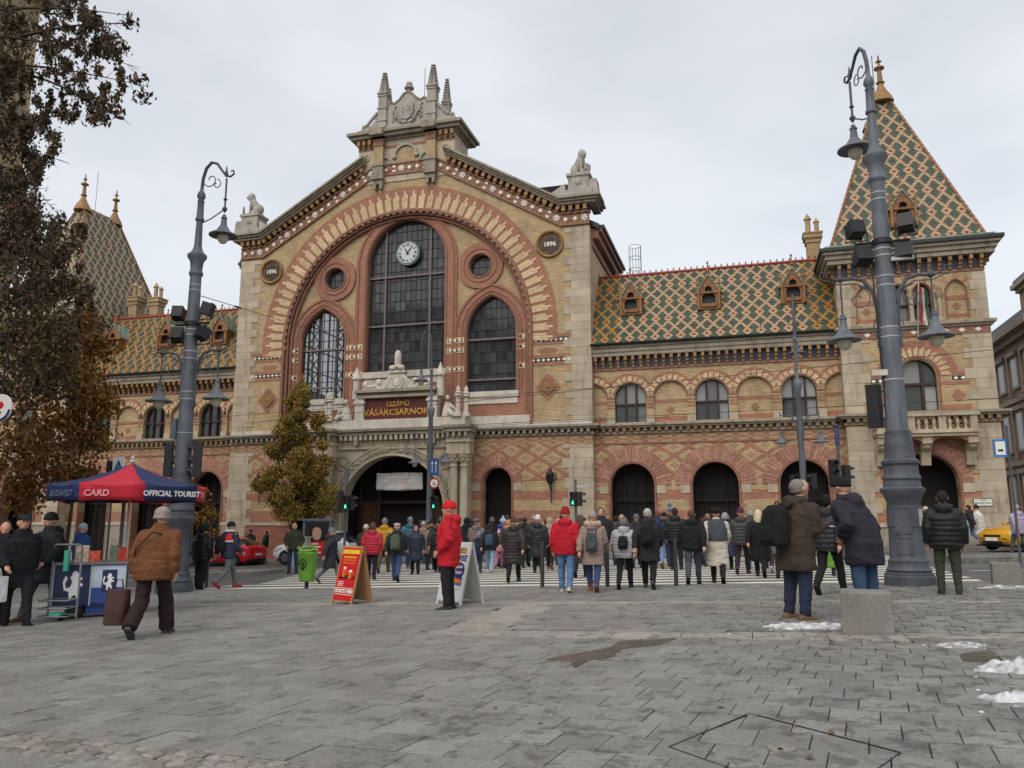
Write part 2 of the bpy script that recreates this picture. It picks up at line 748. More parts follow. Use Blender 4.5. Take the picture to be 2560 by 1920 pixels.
def paver_mat(name, c, orand=0.15):
    n = NT(name)
    col = n.ramp(n.noise(2.5, 7), [(0.25, tuple(v * 0.82 for v in c[:3]) + (1,)), (0.75, tuple(v * 1.13 for v in c[:3]) + (1,))])
    isl_ = n.node('ShaderNodeNewGeometry').outputs['Random Per Island']
    k = n.rng(n.math('FRACT', n.math('ADD', n.orand(), n.math('MULTIPLY', isl_, 7.3))), 0, 1, 1 - orand, 1 + orand)      # every stone its own tone
    col = n.mix(1.0, col, n.vec(k, k, k), 'MULTIPLY')
    speck = n.ramp(n.noise(130, 3), [(0.3, 0.74), (0.55, 1.0), (0.75, 1.15)])
    speck = n.mix(1.0, speck, n.ramp(n.noise(26, 6, rough=.7), [(0.32, 0.76), (0.5, 1.0), (0.68, 1.2)]), 'MULTIPLY')
    col = n.mix(1.0, col, speck, 'MULTIPLY')
    # damp, trodden-in dirt: blotches with their own shapes, heavier to the right where snow is melting
    x, y, z = n.xyz()
    side = n.rng(n.math('ADD', x, n.math('MULTIPLY', y, -0.12)), -5.0, 2.0, 0.0, 1.0)
    blot = n.noise(4.2, 8, rough=0.74)
    thr = n.math('ADD', blot, n.math('MULTIPLY', side, 0.07))
    f = n.ramp(thr, [(0.555, 0.0), (0.6, 0.42), (0.68, 0.7)])
    col = n.mix(f, col, lin(62, 60, 56))
    pale = n.ramp(n.noise(1.7, 6, rough=.7), [(0.56, 0.0), (0.66, 0.35)])
    col = n.mix(pale, col, lin(154, 155, 148))
    big = n.ramp(n.noise(0.35, 4), [(0.4, 0.0), (0.7, 0.22)])
    col = n.mix(big, col, lin(96, 90, 82))
    n.color(col)
    n.set(n.rng(blot, 0.4, 0.7, 0.82, 0.45), 0, 0.35)
    n.bump(n.noise(70, 4), 0.3, 0.006)
    return n.mat


M_PAVER = paver_mat('grey_granite_paver', lin(134, 132, 127))
M_BANDST = paver_mat('pale_granite_band', lin(158, 153, 144), 0.06)
M_KERB = paver_mat('granite_kerb', lin(146, 142, 135), 0.06)
M_JOINT = mat('dark_joint_sand', lin(66, 63, 59), 0.95, 0.2, 6, 0.3, 80)
M_PAINT = mat('worn_road_paint', lin(212, 209, 196), 0.75, 0.14, 5, 0.2, 120)
M_SETT = paver_mat('small_pale_sett', lin(136, 131, 124), 0.22)

slope_sheet('ground', [(-400, -250), (400, -250), (400, 600), (-400, 600)], -0.05, M_ASPHALT, kind='structure')
PLAZA_Y = 18.25
plaza = slope_sheet('plaza', [(-60, -20), (60, -20), (60, PLAZA_Y), (-60, PLAZA_Y)], 0.0, M_JOINT, 0.2, kind='structure')
road = slope_sheet('road', [(-120, PLAZA_Y + 0.001), (120, PLAZA_Y + 0.001), (120, 34.2), (-120, 34.2)], -0.004, M_ASPHALT, kind='structure')
walk = slope_sheet('far_pavement', [(-120, 36.6), (16, 36.6), (16, 44), (-120, 44)], 0.11, M_PAVER, 0.3, kind='structure')
slope_sheet('parking_lane', [(-120, 34.2), (16, 34.2), (16, 36.6), (-120, 36.6)], -0.001, M_ASPHALT, kind='structure')
for kx in np.arange(-60, 16, 1.5):
    mb = MB()
    mb.box(-0.745, 0.745, -0.14, 0.14, -0.2, 0.135)
    o = mb.build('kerb_stone', M_KERB, walk)
    o.parent = walk
    o.matrix_parent_inverse = Matrix()
    o.location = (kx, 36.5, gz(kx, 36.5))
    o.rotation_euler = (0, -math.atan(0.033), 0)

# paving stones: rows turned 7.6 degrees against the building, broken bond
PA = R_(-7.6)
pw, pd, gap = 0.315, 0.375, 0.0065


def stone_top(L, W, Hh=0.03, ch=0.0035):
    mb = MB()
    a, b = L / 2, W / 2
    q = [(-a, -b), (a, -b), (a, b), (-a, b)]
    q2 = [(-a + ch, -b + ch), (a - ch, -b + ch), (a - ch, b - ch), (-a + ch, b - ch)]
    vs = [(x, y, -0.01) for x, y in q] + [(x, y, Hh - ch) for x, y in q] + [(x, y, Hh) for x, y in q2]
    fs = [(8, 9, 10, 11)] + [(i + 4, (i + 1) % 4 + 4, (i + 1) % 4 + 8, i + 8) for i in range(4)] + [(i, (i + 1) % 4, (i + 1) % 4 + 4, i + 4) for i in range(4)]
    mb.add(vs, fs)
    return mb


def bands_clear(x, y):
    """True where ordinary pavers lie: not on the pale bands, the sett strip or the hatch"""
    if y > 13.88 and y < 14.36: return False
    if -3.98 < x < -3.22 and 9.7 < y < 14.3: return False
    if x > -3.98 and 9.6 < y < 10.26: return False
    return True


CS, SN = math.cos(PA), math.sin(PA)


rng = random.Random(3)
cand = []
for j in range(-2, 52):
    v = 1.5 + j * pd
    off = ((j * .62) % 1 + rng.uniform(-.05, .05)) * pw
    for i in range(-78, 58):
        u = i * pw + off
        x, y = u * CS - v * SN, u * SN + v * CS
        if y > PLAZA_Y - 0.35 or y < 2.2: continue
        d = -x * math.sin(HEAD) + y * math.cos(HEAD)
        xc = x * math.cos(HEAD) + y * math.sin(HEAD)
        if d < 2.6 or abs(xc) > d * 0.72 + 1.2: continue
        if not bands_clear(x, y): continue
        if u < -2.3 and j == 6: continue      # sett strip
        cand.append((d if d > 3.55 else 99, x, y))
cand.sort()
me_st = [stone_top(pw - gap, pd - gap).mesh('paving_stone', M_PAVER) for _ in range(3)]
TILT = Matrix(((1, 0, 0), (0, 1, 0), (0.033, -0.0059, 1)))
tilt_e = (math.atan(-0.0059), -math.atan(0.033), 0)
far_mb = MB()
for k, (d, x, y) in enumerate(cand):
    h = rng.uniform(-0.006, 0.003)
    if k < 300:
        o = inst('paving_stone', me_st[k % 3], plaza, (x, y, gz(x, y) + h), (tilt_e[0] + rng.uniform(-.004, .004), tilt_e[1] + rng.uniform(-.004, .004), PA))
    else:
        s = stone_top(pw - gap, pd - gap)
        M = Matrix.Translation((x, y, gz(x, y) + h)) @ Euler((tilt_e[0] + rng.uniform(-.004, .004), tilt_e[1] + rng.uniform(-.004, .004), PA)).to_matrix().to_4x4()
        s.xf(M)
        far_mb.add(s.v, s.f)
far_mb.build('far_paving_stones', M_PAVER, plaza, kind='stuff')


def band_row(x0, y0, x1, y1, wid, step, name='band_stone', m=M_BANDST, lift=0.026):
    L = math.hypot(x1 - x0, y1 - y0)
    n = max(1, round(L / step))
    ang = math.atan2(y1 - y0, x1 - x0)
    me = stone_top(L / n - 0.008, wid, lift, 0.005).mesh(name, m)
    for i in range(n):
        t = (i + .5) / n
        x, y = x0 + (x1 - x0) * t, y0 + (y1 - y0) * t
        inst(name, me, plaza, (x, y, gz(x, y)), (tilt_e[0], tilt_e[1], ang))


band_row(-3.6, 10.25, -3.6, 14.0, 0.8, 0.75)
band_row(-4.1, 9.93, 9.0, 9.93, 0.62, 0.8)
band_row(-16.0, 14.12, 9.5, 14.12, 0.5, 0.85)
# dark drain slot along the band on the right
slope_sheet('drain_slot', [(0.4, 9.62), (9.2, 9.62), (9.2, 9.66), (0.4, 9.66)], 0.012, M_IRON, kind='structure')
# front row of kerb-flush stones beside the road
band_row(-40, PLAZA_Y - 0.14, 30, PLAZA_Y - 0.14, 0.26, 1.0, 'edge_stone', M_KERB, 0.03)
# sett strip bottom left: little worn cubes
sett_me = [stone_top(0.105, 0.088, 0.035 + 0.004 * q, 0.012).mesh('sett', M_SETT) for q in range(3)]
for row in range(4):
    for i in range(30):
        u = -5.85 + i * 0.118 + (row % 2) * 0.055 + rng.uniform(-.01, .01)
        v = 3.59 + row * 0.096 + rng.uniform(-.008, .008)
        x, y = u * CS - v * SN, u * SN + v * CS
        d = -x * math.sin(HEAD) + y * math.cos(HEAD)
        if d < 3.0 or u > -2.12: continue
        inst('sett', sett_me[rng.randrange(3)], plaza, (x, y, gz(x, y) - 0.004), (tilt_e[0] + rng.uniform(-.05, .05), tilt_e[1] + rng.uniform(-.05, .05), PA + rng.uniform(-.08, .08)))
# service hatch: slim iron rim, the paving carried across it, a small cap inside
hL, hT, hR = ground_at(1673, 1881), ground_at(1875, 1795), ground_at(2253, 1896)
hB = hL + hR - hT
hc = (hL + hR) / 2
hatch = thing('service_hatch', 'diamond shaped service hatch rim set in the foreground paving', 'hatch', hc)
for a_, b_ in ((hL, hT), (hT, hR), (hR, hB), (hB, hL)):
    d_ = (b_ - a_).normalized()
    n_ = d_.cross(Vector((0, 0, 1))) * .004
    up_ = Vector((0, 0, .0335))
    MB().add([a_ - n_, b_ - n_, b_ + n_, a_ + n_, a_ - n_ + up_, b_ - n_ + up_, b_ + n_ + up_, a_ + n_ + up_], [(0, 1, 2, 3), (4, 5, 6, 7), (0, 1, 5, 4), (1, 2, 6, 5), (2, 3, 7, 6), (3, 0, 4, 7)]).build('rim', M_IRON, hatch)
gc = ground_at(1955, 1885)
MB().lathe([(0.08, 0.0), (0.08, 0.036), (0.06, 0.036), (0.06, 0.032), (0.0, 0.032)], 0, 0, 16).xf(Matrix.Translation(gc)).build('lifting_cap', M_KERB, hatch)
# puddles left by the thaw
def puddle(pts, label):
    n = NT('wet_brown_puddle') if 'wet' not in MATS else None
    if n:
        n.color(n.ramp(n.noise(6, 5), [(.35, lin(84, 77, 68)), (.65, lin(108, 101, 92))])); n.set(.3, 0, .4); n.bump(n.noise(70, 4), .2, .006)
        wet = n.node('ShaderNodeAttribute', attribute_name='wet').outputs['Fac']
        n.put(n.ramp(n.math('ADD', wet, n.math('MULTIPLY', n.math('SUBTRACT', n.noise(14, 5), .5), .9)), [(.3, 0.0), (.65, .7)]), n.b.inputs['Alpha']); MATS['wet'] = n.mat
    P_ = [ground_at(*p) for p in pts]
    sm = []
    for i in range(len(P_)):      # rounded, wobbling outline
        p0, p1, p2, p3 = P_[i - 1], P_[i], P_[(i + 1) % len(P_)], P_[(i + 2) % len(P_)]
        for t in (0, .25, .5, .75):
            sm.append(.5 * ((2 * p1) + (p2 - p0) * t + (2 * p0 - 5 * p1 + 4 * p2 - p3) * t * t + (3 * p1 - p0 - 3 * p2 + p3) * t ** 3))
    c = sum(sm, Vector()) / len(sm)
    rr = random.Random(len(pts))
    vs = [(p.x + rr.uniform(-.015, .015), p.y + rr.uniform(-.02, .02), gz(p.x, p.y) + .0345) for p in sm]
    N = len(vs)
    area = sum(vs[i - 1][0] * vs[i][1] - vs[i][0] * vs[i - 1][1] for i in range(N))
    inn = []
    for i in range(N):
        a, b = Vector(vs[i - 1]), Vector(vs[(i + 1) % N])
        t = (b - a).normalized()
        q = Vector((-t.y, t.x, 0)) * (.05 if area > 0 else -.05)
        inn.append(tuple(Vector(vs[i]) + q))
    o = MB().add(vs + inn, [(i, (i + 1) % N, N + (i + 1) % N, N + i) for i in range(N)] + [tuple(range(N, 2 * N))]).build('puddle', MATS['wet'], None)
    at = o.data.attributes.new('wet', 'FLOAT', 'POINT')
    at.data.foreach_set('value', [0.0] * N + [1.0] * N)
    tag(o, label, 'puddle', 'thaw puddles')
puddle([(1360, 1655), (1440, 1640), (1520, 1625), (1545, 1610), (1620, 1605), (1700, 1602), (1640, 1622), (1560, 1632), (1540, 1650), (1480, 1660), (1440, 1678), (1420, 1664)], 'long brown puddle in the middle of the paving')
puddle([(2395, 1645), (2440, 1636), (2500, 1640), (2488, 1660), (2420, 1664)], 'small brown puddle below the right snow heap')
# zebra crossing
stripe = MB()
yy = 18.75
k = 0
while yy < 33.4:
    xl = -13.2 - (yy - 18.7) * 0.35
    xr = 4.6 + (yy - 18.7) * 0.02
    if k < 2: xl = -14.5
    s = slope_sheet('crossing_stripe', [(xl, yy), (xr, yy), (xr, yy + 0.5), (xl, yy + 0.5)], 0.002, M_PAINT)
    adopt(s, road)
    yy += 1.0
    k += 1
# other markings left and right
for a in ([(-34, 19.4), (-16, 19.4), (-16, 19.55), (-34, 19.55)], [(-36, 23.5), (-18.5, 23.5), (-18.5, 23.75), (-36, 23.75)], [(-36, 27.0), (-20.5, 27.0), (-20.5, 27.25), (-36, 27.25)],
          [(5.2, 22.2), (30, 22.2), (30, 22.36), (5.2, 22.36)], [(-40, 30.5), (-22.5, 30.5), (-22.5, 30.75), (-40, 30.75)]):
    s = slope_sheet('lane_line', a, 0.002, M_PAINT)
    adopt(s, road)
# tram-stop island on the right
isl = slope_sheet('tram_island', [(5.8, 25.6), (40, 25.6), (40, 28.4), (5.8, 28.4)], 0.17, M_PAVER, 0.3, kind='structure')
isl2 = slope_sheet('traffic_island', [(-19.4, 25.2), (-17.2, 25.2), (-17.2, 27.4), (-19.4, 27.4)], 0.14, M_KERB, 0.3, kind='structure')


# snow remnants: lumpy heaps
def snow_mat():
    n = NT('dirty_snow')
    f = n.ramp(n.noise(9, 6), [(0.34, lin(112, 108, 102)), (0.46, lin(176, 176, 176)), (0.62, lin(216, 218, 221))])
    n.color(f)
    n.set(0.6, 0, 0.3)
    n.b.inputs['Subsurface Weight'].default_value = 0.15
    n.b.inputs['Subsurface Radius'].default_value = (0.03, 0.03, 0.04)
    n.bump(n.noise(35, 4), 0.6, 0.02)
    return n.mat


M_SNOW = snow_mat()


def snow(px, py, rx, ry, h, label, seed):
    r = random.Random(seed)
    c = ground_at(px, py)
    N = 34
    mb = MB()
    vs, idx = [], {}
    ph = [r.uniform(0, 6.28) for _ in range(8)]
    for i in range(N + 1):
        for j in range(N + 1):
            u, v = i / N * 2 - 1, j / N * 2 - 1
            a = math.atan2(v, u)
            rad = math.hypot(u, v)
            lim = 0.72 + 0.13 * math.sin(2 * a + ph[0]) + 0.1 * math.sin(5 * a + ph[1]) + 0.06 * math.sin(11 * a + ph[2])
            e = max(0.0, 1 - rad / lim)
            z = h * (e ** 0.5) * (0.5 + 0.42 * math.sin(6 * u + ph[3]) * math.sin(7 * v + ph[4]) + 0.25 * math.sin(15 * u + ph[5]) * math.sin(14 * v + ph[6])) + r.uniform(0, 0.012) * (e > 0)
            idx[i, j] = (len(vs), e)
            x, y = c.x + u * rx, c.y + v * ry
            vs.append((x, y, gz(x, y) + 0.03 + max(z, -0.02) - (0.03 if e <= 0 else 0)))
    fs = []
    for i in range(N):
        for j in range(N):
            q = [idx[i, j], idx[i + 1, j], idx[i + 1, j + 1], idx[i, j + 1]]
            if sum(e > 0 for _, e in q) >= 1:
                fs.append(tuple(k for k, _ in q))
    mb.add(vs, fs)
    o = mb.build('snow_patch', M_SNOW, None, smooth=True, angle=60)
    tag(o, label, 'snow', 'patches of melting snow')


snow(2020, 1574, 0.6, 0.34, 0.07, 'long patch of melting snow beside the near granite block', 1)
snow(2405, 1622, 0.30, 0.16, 0.04, 'small heap of snow right of the near granite block', 2)
snow(2545, 1683, 0.36, 0.32, 0.1, 'snow heap at the right edge of the photo, farther one', 3)
snow(2548, 1762, 0.28, 0.15, 0.08, 'snow heap at the right edge of the photo, nearest one', 4)
snow(2530, 1474, 0.75, 0.2, 0.06, 'snow strip in front of the far granite block', 5)
# crumbs of slush round the heaps
sl = MB()
rr = random.Random(8)
for px, py, sx, sy, n_ in ((1985, 1576, 120, 12, 20), (2405, 1622, 60, 10, 8), (2530, 1690, 60, 22, 10), (2535, 1765, 50, 16, 6), (2500, 1476, 90, 4, 8)):
    for k in range(n_):
        g_ = ground_at(rr.gauss(px, sx), rr.gauss(py, sy))
        r_ = rr.uniform(.006, .02)
        sl.ball((g_.x, g_.y, gz(g_.x, g_.y) + .032), (r_ * rr.uniform(.8, 1.6), r_, r_ * .55), 6, 4)
sl.build('slush_crumbs', M_SNOW, None, smooth=True, angle=80, kind='stuff')

# ================================================================ the market hall
XC, YM, YW, YT = -18.5, 40.5, 41.0, 40.2
HB = -1.6                                  # walls start below the sloping pavement
hall = thing('market_hall', 'large brick market hall with arched gable, patterned tile roofs and corner towers', 'building', (XC, YM, gz(XC, YM)))


def P(mb, name, m, parent=None, **kw):
    return mb.build(name, m, parent or hall, **kw)


def zs_of(poly, x):
    """z-range of a convex outline on the vertical line x"""
    z = []
    for i in range(len(poly)):
        a, b = poly[i - 1], poly[i]
        if (a[0] - x) * (b[0] - x) <= 0 and abs(a[0] - b[0]) > 1e-9:
            z.append(a[1] + (b[1] - a[1]) * (x - a[0]) / (b[0] - a[0]))
    return (min(z), max(z)) if len(z) > 1 else None


def xs_of(poly, z):
    r = zs_of([(b, a) for a, b in poly], z)
    return r


def glazing(parent_name, poly, y, vx, hz, thick_v=(), thick_h=(), glass=None, bar=None, heavy=None, bw=0.035, hw=0.11, label=None):
    """window: glazing bars (thin and heavy) over an outline, every pane an object"""
    glass, bar, heavy = glass or M_GLASS, bar or M_MULLION_D, heavy or M_MULLION
    fr = MB()
    n = len(poly)
    cxm = sum(p[0] for p in poly) / n
    czm = sum(p[1] for p in poly) / n
    inner = [(x + (cxm - x) * 0.05, z + (czm - z) * 0.03) for x, z in poly]
    fr.band(poly, inner, y - 0.06, y + 0.04, closed=True)
    for x in vx:
        r = zs_of(poly, x)
        if r: fr.box(x - bw / 2, x + bw / 2, y - 0.035, y + 0.02, r[0], r[1])
    for z in hz:
        r = xs_of(poly, z)
        if r: fr.box(r[0], r[1], y - 0.045, y + 0.015, z - bw / 2, z + bw / 2)
    w = P(fr, parent_name, bar)
    if thick_v or thick_h:
        hb = MB()
        for x in thick_v:
            r = zs_of(poly, x)
            hb.box(x - hw / 2, x + hw / 2, y - 0.13, y + 0.025, r[0], r[1])
        for z in thick_h:
            r = xs_of(poly, z)
            hb.box(r[0], r[1], y - 0.15, y + 0.022, z - hw / 2, z + hw / 2)
        P(hb, 'transom', heavy, w)
    xs = sorted([min(p[0] for p in poly)] + list(vx) + [max(p[0] for p in poly)])
    zz = sorted([min(p[1] for p in poly)] + list(hz) + [max(p[1] for p in poly)])
    cache = {}
    for i in range(len(xs) - 1):
        for j in range(len(zz) - 1):
            c = clip_cell(poly, xs[i], xs[i + 1], zz[j], zz[j + 1])
            if not c or poly_area(c) < 0.004: continue
            full = abs(poly_area(c) - (xs[i + 1] - xs[i]) * (zz[j + 1] - zz[j])) < 1e-5
            ox, oz = (xs[i] + xs[i + 1]) / 2, (zz[j] + zz[j + 1]) / 2
            key = (round(xs[i + 1] - xs[i], 3), round(zz[j + 1] - zz[j], 3)) if full else None
            g = glass(i, j) if callable(glass) else glass
            if key is None or (key, g.name) not in cache:
                me = MB().prism([(x - ox, z - oz) for x, z in c], 0.0, 0.01).mesh('pane', g)
                if key: cache[key, g.name] = me
            else:
                me = cache[key, g.name]
            inst('pane', me, w, (ox, y, oz), (random.uniform(-.006, .006), 0, random.uniform(-.006, .006)))
    return w


def steps(a, b, n):
    return [a + (b - a) * i / n for i in range(1, n)]


def moulding(name, pts, y, r, m, n=6):
    mb = MB()
    mb.tube([(x, y, z) for x, z in pts], r, n)
    return P(mb, name, m, smooth=True)


def run(name, x0, x1, yf, layers, m, ret=None, back=None):
    """horizontal mouldings: layers of (z0, z1, projection, extra at the ends)"""
    mb = MB()
    for k, (z0, z1, pr) in enumerate(layers):
        e0, e1 = (pr if ret in ('L', 'LR') else 0), (pr if ret in ('R', 'LR') else 0)
        mb.box(x0 - e0, x1 + e1, yf - pr, (back or yf + 0.05) + 0.001 * k, z0, z1)
    return P(mb, name, m)


# ---------------------------------------------------------------- main gable front
HW = 10.95
frieze = [(-HW - .05, 17.4), (-9.4, 17.4), (-2.0, 21.72), (2.0, 21.72), (9.4, 17.4), (HW + .05, 17.4)]
BIG_ZS, BIG_IN, BIG_OUT = 11.7, 7.65, 9.15
up = [(XC - HW, 5.9)] + [(XC + HW, 5.9), (XC + HW, 17.6)] + [(XC + u, z + 0.3) for u, z in frieze[::-1][1:-1]] + [(XC - HW, 17.6)]
mb = MB().panel(up, [arch(XC, BIG_IN, 6.45, BIG_ZS, n=48)], YM, 0.42)
mb.box(XC + HW, XC + HW + 0.0001, YM, YM + 0.01, 6, 6.1)
P(mb, 'gable_wall', M_CREAM)
# flank walls of the hall above the wing roofs, nave wall with open clerestory on the left
for s in (-1, 1):
    xs_ = sorted((XC + s * HW, XC + s * (HW - 0.6)))
    mb = MB()
    if s > 0:
        mb.box(xs_[0], xs_[1], YM + .002, 49.0, HB, 17.4)
    else:
        mb.box(xs_[0], xs_[1], YM + .002, 45.5, HB, 17.4)
        mb.box(xs_[0], xs_[1], 45.5, 62, HB, 10.3)
        mb.box(xs_[0], xs_[1], 45.5, 62, 16.6, 17.4)
        for yy in np.arange(46.6, 62, 1.1):
            mb.box(xs_[0] + .2, xs_[0] + .32, yy, yy + 0.09, 10.3, 16.6)
        for zz in (11.8, 13.4, 15.0):
            mb.box(xs_[0] + .2, xs_[0] + .3, 45.5, 62, zz, zz + .08)
    P(mb, 'flank_wall', M_CREAM_PLAIN)
mb = MB().box(XC - HW + .6, XC + HW - .6, 61.5, 62, HB, 15)
P(mb, 'rear_wall', M_INT)
# iron trusses inside, seen through the left window
mb = MB()
for yy in (47.5, 51.5, 55.5):
    for a, b in (((XC - 10.2, 6), (XC - 10.2, 16.5)), ((XC - 9.4, 6), (XC - 9.4, 16.5)), ((XC - 10.2, 16.5), (XC, 21)), ((XC - 10.2, 15.3), (XC, 19.6))):
        mb.tube([(a[0], yy, a[1]), (b[0], yy, b[1])], 0.09, 5)
    for q in np.arange(6.5, 16, 1.0):
        mb.tube([(XC - 10.2, yy, q), (XC - 9.4, yy, q + 1.0)], 0.05, 4)
        mb.tube([(XC - 9.4, yy, q), (XC - 10.2, yy, q + 1.0)], 0.05, 4)
P(mb, 'roof_truss', M_IRON)
# main roof
mb = MB()
mb.band([(XC - HW - .5, 17.5), (XC - 2.2, 22.6), (XC + 2.2, 22.6), (XC + HW + .5, 17.5)], [(XC - HW - .5, 17.2), (XC - 2.2, 22.3), (XC + 2.2, 22.3), (XC + HW + .5, 17.2)], YM + 0.4, 49.3)
P(mb, 'main_roof', M_GUTTER)
for s in (-1, 1):
    mb = MB()
    xa = XC + s * HW
    for z0, z1, pr in ((16.3, 16.7, .12), (16.75, 17.1, .42), (17.1, 17.32, .62)):
        mb.box(min(xa, xa + s * pr), max(xa, xa + s * pr), YM + .6, 49, z0, z1)
    P(mb, 'flank_cornice', M_TERRA)
    mb = MB().box(min(xa, xa + s * .75), max(xa, xa + s * .75), YM + .6, 49.2, 17.33, 17.5)
    P(mb, 'flank_gutter', M_GUTTER)
# ladder cage on the wing roof behind the flank
mb = MB()
for k in range(7):
    a = PI * k / 6
    mb.tube([(-5.6 + .35 * math.cos(a), 44.6 + .35 * math.sin(a), 15.0), (-5.6 + .35 * math.cos(a), 44.6 + .35 * math.sin(a), 17.3)], 0.012, 4)
for z in (15.9, 16.6, 17.3):
    mb.tube([(-5.6 + .35 * math.cos(2 * PI * k / 12), 44.6 + .35 * math.sin(2 * PI * k / 12), z) for k in range(13)], 0.014, 4)
P(mb, 'ladder_cage', M_IRON)

# recess back wall with its five openings
CW = arch(XC, 2.47, 9.86, 16.4, 2.6, 32)
SWo = [arch(XC + s * 5.28, 1.47, 8.4, 11.85, 2.05, 24) for s in (-1, 1)]
OCo = [circle(XC + s * 4.6, 15.72, 0.66, 28) for s in (-1, 1)]
mb = MB().panel(arch(XC, 7.75, 6.4, BIG_ZS, n=48), [CW] + SWo + OCo, YM + 0.42, 0.4, 0, 1)
P(mb, 'recess_wall', [M_CREAM, M_RED])
y1 = YM + 0.42
mb = MB()
mb.band(arch(XC, 2.47, 6.45, 16.4, 2.6, 32), arch(XC, 3.2, 6.45, 16.3, 3.45, 32), y1 - 0.11, y1 - .002)
P(mb, 'centre_surround', M_RED)
for s in (-1, 1):
    cx = XC + s * 5.28
    mb = MB().band(arch(cx, 1.47, 6.45, 11.85, 2.05, 24), arch(cx, 2.2, 6.45, 11.9, 2.75, 24), y1 - 0.085, y1 - .001)
    P(mb, 'side_surround', M_RED)
    mb = MB().box(min(XC + s * 6.7, XC + s * 7.64), max(XC + s * 6.7, XC + s * 7.64), y1 - 0.06, y1 - .0015, 6.46, 12.4)
    P(mb, 'outer_pier', M_RED)
    cz = 15.72
    mb = MB().band(circle(XC + s * 4.6, cz, .66, 28), circle(XC + s * 4.6, cz, 1.36, 28), y1 - 0.13, y1 - .003, closed=True)
    P(mb, 'roundel_surround', M_RED)
    for r_, q in ((0.72, .14), (0.98, .135)):
        moulding('roundel_moulding', circle(XC + s * 4.6, cz, r_, 28) + [circle(XC + s * 4.6, cz, r_, 28)[0]], y1 - q, .045, M_TERRA)
    mb = MB().box(cx - 1.47, cx + 1.47, y1 - .05, y1 - .0012, 6.46, 7.75)
    P(mb, 'apron_wall', M_RED)
    mb = MB().box(cx - 1.6, cx + 1.6, y1 - .2, y1 + .3, 8.1, 8.42).box(cx - 1.52, cx + 1.52, y1 - .12, y1 + .28, 7.74, 8.1)
    P(mb, 'window_sill', M_STONE_W)
    for o_, r_ in ((0.1, .05), (0.28, .04), (0.62, .05)):
        moulding('arch_moulding', arch(cx, 1.47 + o_, 8.45, 11.85, 2.05 + o_ * .95, 24), y1 - .1, r_, M_TERRA)
    moulding('arch_moulding', arch(XC, 2.47 + (.1 if s > 0 else .55), 9.9 if s > 0 else 6.5, 16.4, 2.6 + (.1 if s > 0 else .55), 32), y1 - .12, .055, M_TERRA)
    vx = steps(cx - 1.47, cx + 1.47, 9)
    hz = [8.95, 9.5] + steps(9.5, 13.9, 7)
    gl = (lambda i, j: M_GLASS_C) if s < 0 else (lambda i, j: M_GLASS)
    glazing('side_window', SWo[(s + 1) // 2], y1 + .32, vx, hz, (), (9.15, 11.45), gl)
    glazing('round_window', OCo[(s + 1) // 2], y1 + .3, [XC + s * 4.6 - .22, XC + s * 4.6 + .22], [15.3, 15.72, 16.14])
mb = MB().box(XC - 2.6, XC + 2.6, y1 - .2, y1 + .3, 9.5, 9.86).box(XC - 2.47, XC + 2.47, y1 - .1, y1 + .25, 9.1, 9.5)
P(mb, 'window_sill', M_STONE_W)
mb = MB().box(XC - 2.47, XC + 2.47, y1 - .05, y1 - .001, 6.46, 9.1)
P(mb, 'apron_wall', M_RED)
glazing('centre_window', CW, y1 + .34, steps(XC - 2.47, XC + 2.47, 15), steps(9.86, 19.0, 15), (XC - 1.42, XC + 1.42), (12.65, 15.6))
# added dark backing behind right and centre windows, the hall's shade in its colour
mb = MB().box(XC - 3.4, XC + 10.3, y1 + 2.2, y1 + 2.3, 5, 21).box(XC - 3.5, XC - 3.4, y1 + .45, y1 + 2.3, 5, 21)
P(mb, 'dark_backing', M_INT)

# clock
ck = MB().lathe([(0.0, .14), (.74, .14), (.74, -.02), (.0, -.02)], 0, 0, 32)
ck.xf(Matrix.Translation((XC + .06, y1 + .14, 16.93)) @ Matrix.Rotation(PI / 2, 4, 'X'))
clock = P(ck, 'clock', mat('clock_case', lin(120, 122, 118), .5))
fc = MB().lathe([(0, 0.0), (.63, 0.0), (.63, .02), (0, .02)], 0, 0, 32)
fc.xf(Matrix.Translation((XC + .06, y1 - .02, 16.93)) @ Matrix.Rotation(PI / 2, 4, 'X'))
P(fc, 'clock_face', mat('clock_face_white', lin(192, 199, 196), .5, .08), clock)
M_BLACK = mat('black_enamel', lin(26, 27, 28), .4, .1)
num = ['XII', 'I', 'II', 'III', 'IIII', 'V', 'VI', 'VII', 'VIII', 'IX', 'X', 'XI']
for k in range(12):
    a = k * PI / 6
    me = text_mesh(num[k], .19, M_BLACK, .004, bold=.006)
    o = inst('numeral', me, clock, (XC + .06 + .49 * math.sin(a), y1 - .046, 16.93 + .49 * math.cos(a)), (PI / 2, a, 0))
for ang, L, wd in ((R_(-32), .30, .05), (R_(37), .46, .035)):
    mb = MB().prism([(-wd, -.12), (wd, -.12), (wd * .5, L), (0, L + .05), (-wd * .5, L)], 0, .012)
    me = mb.mesh('hand', M_BLACK)
    inst('hand', me, clock, (XC + .06, y1 - .07, 16.93), (0, ang, 0))

# big arch: red ring, cream stepped voussoirs, banded roll
mb = MB().band(arch(XC, BIG_IN, 11.05, BIG_ZS, n=48), arch(XC, BIG_OUT, 11.05, BIG_ZS, n=48), YM - .035, YM - .001)
P(mb, 'great_arch', M_RED)


def wedge(t0, t1, r0, r1):
    return [(r0 * math.sin(t0), r0 * math.cos(t0)), (r1 * math.sin(t0), r1 * math.cos(t0)), (r1 * math.sin(t1), r1 * math.cos(t1)), (r0 * math.sin(t1), r0 * math.cos(t1))]


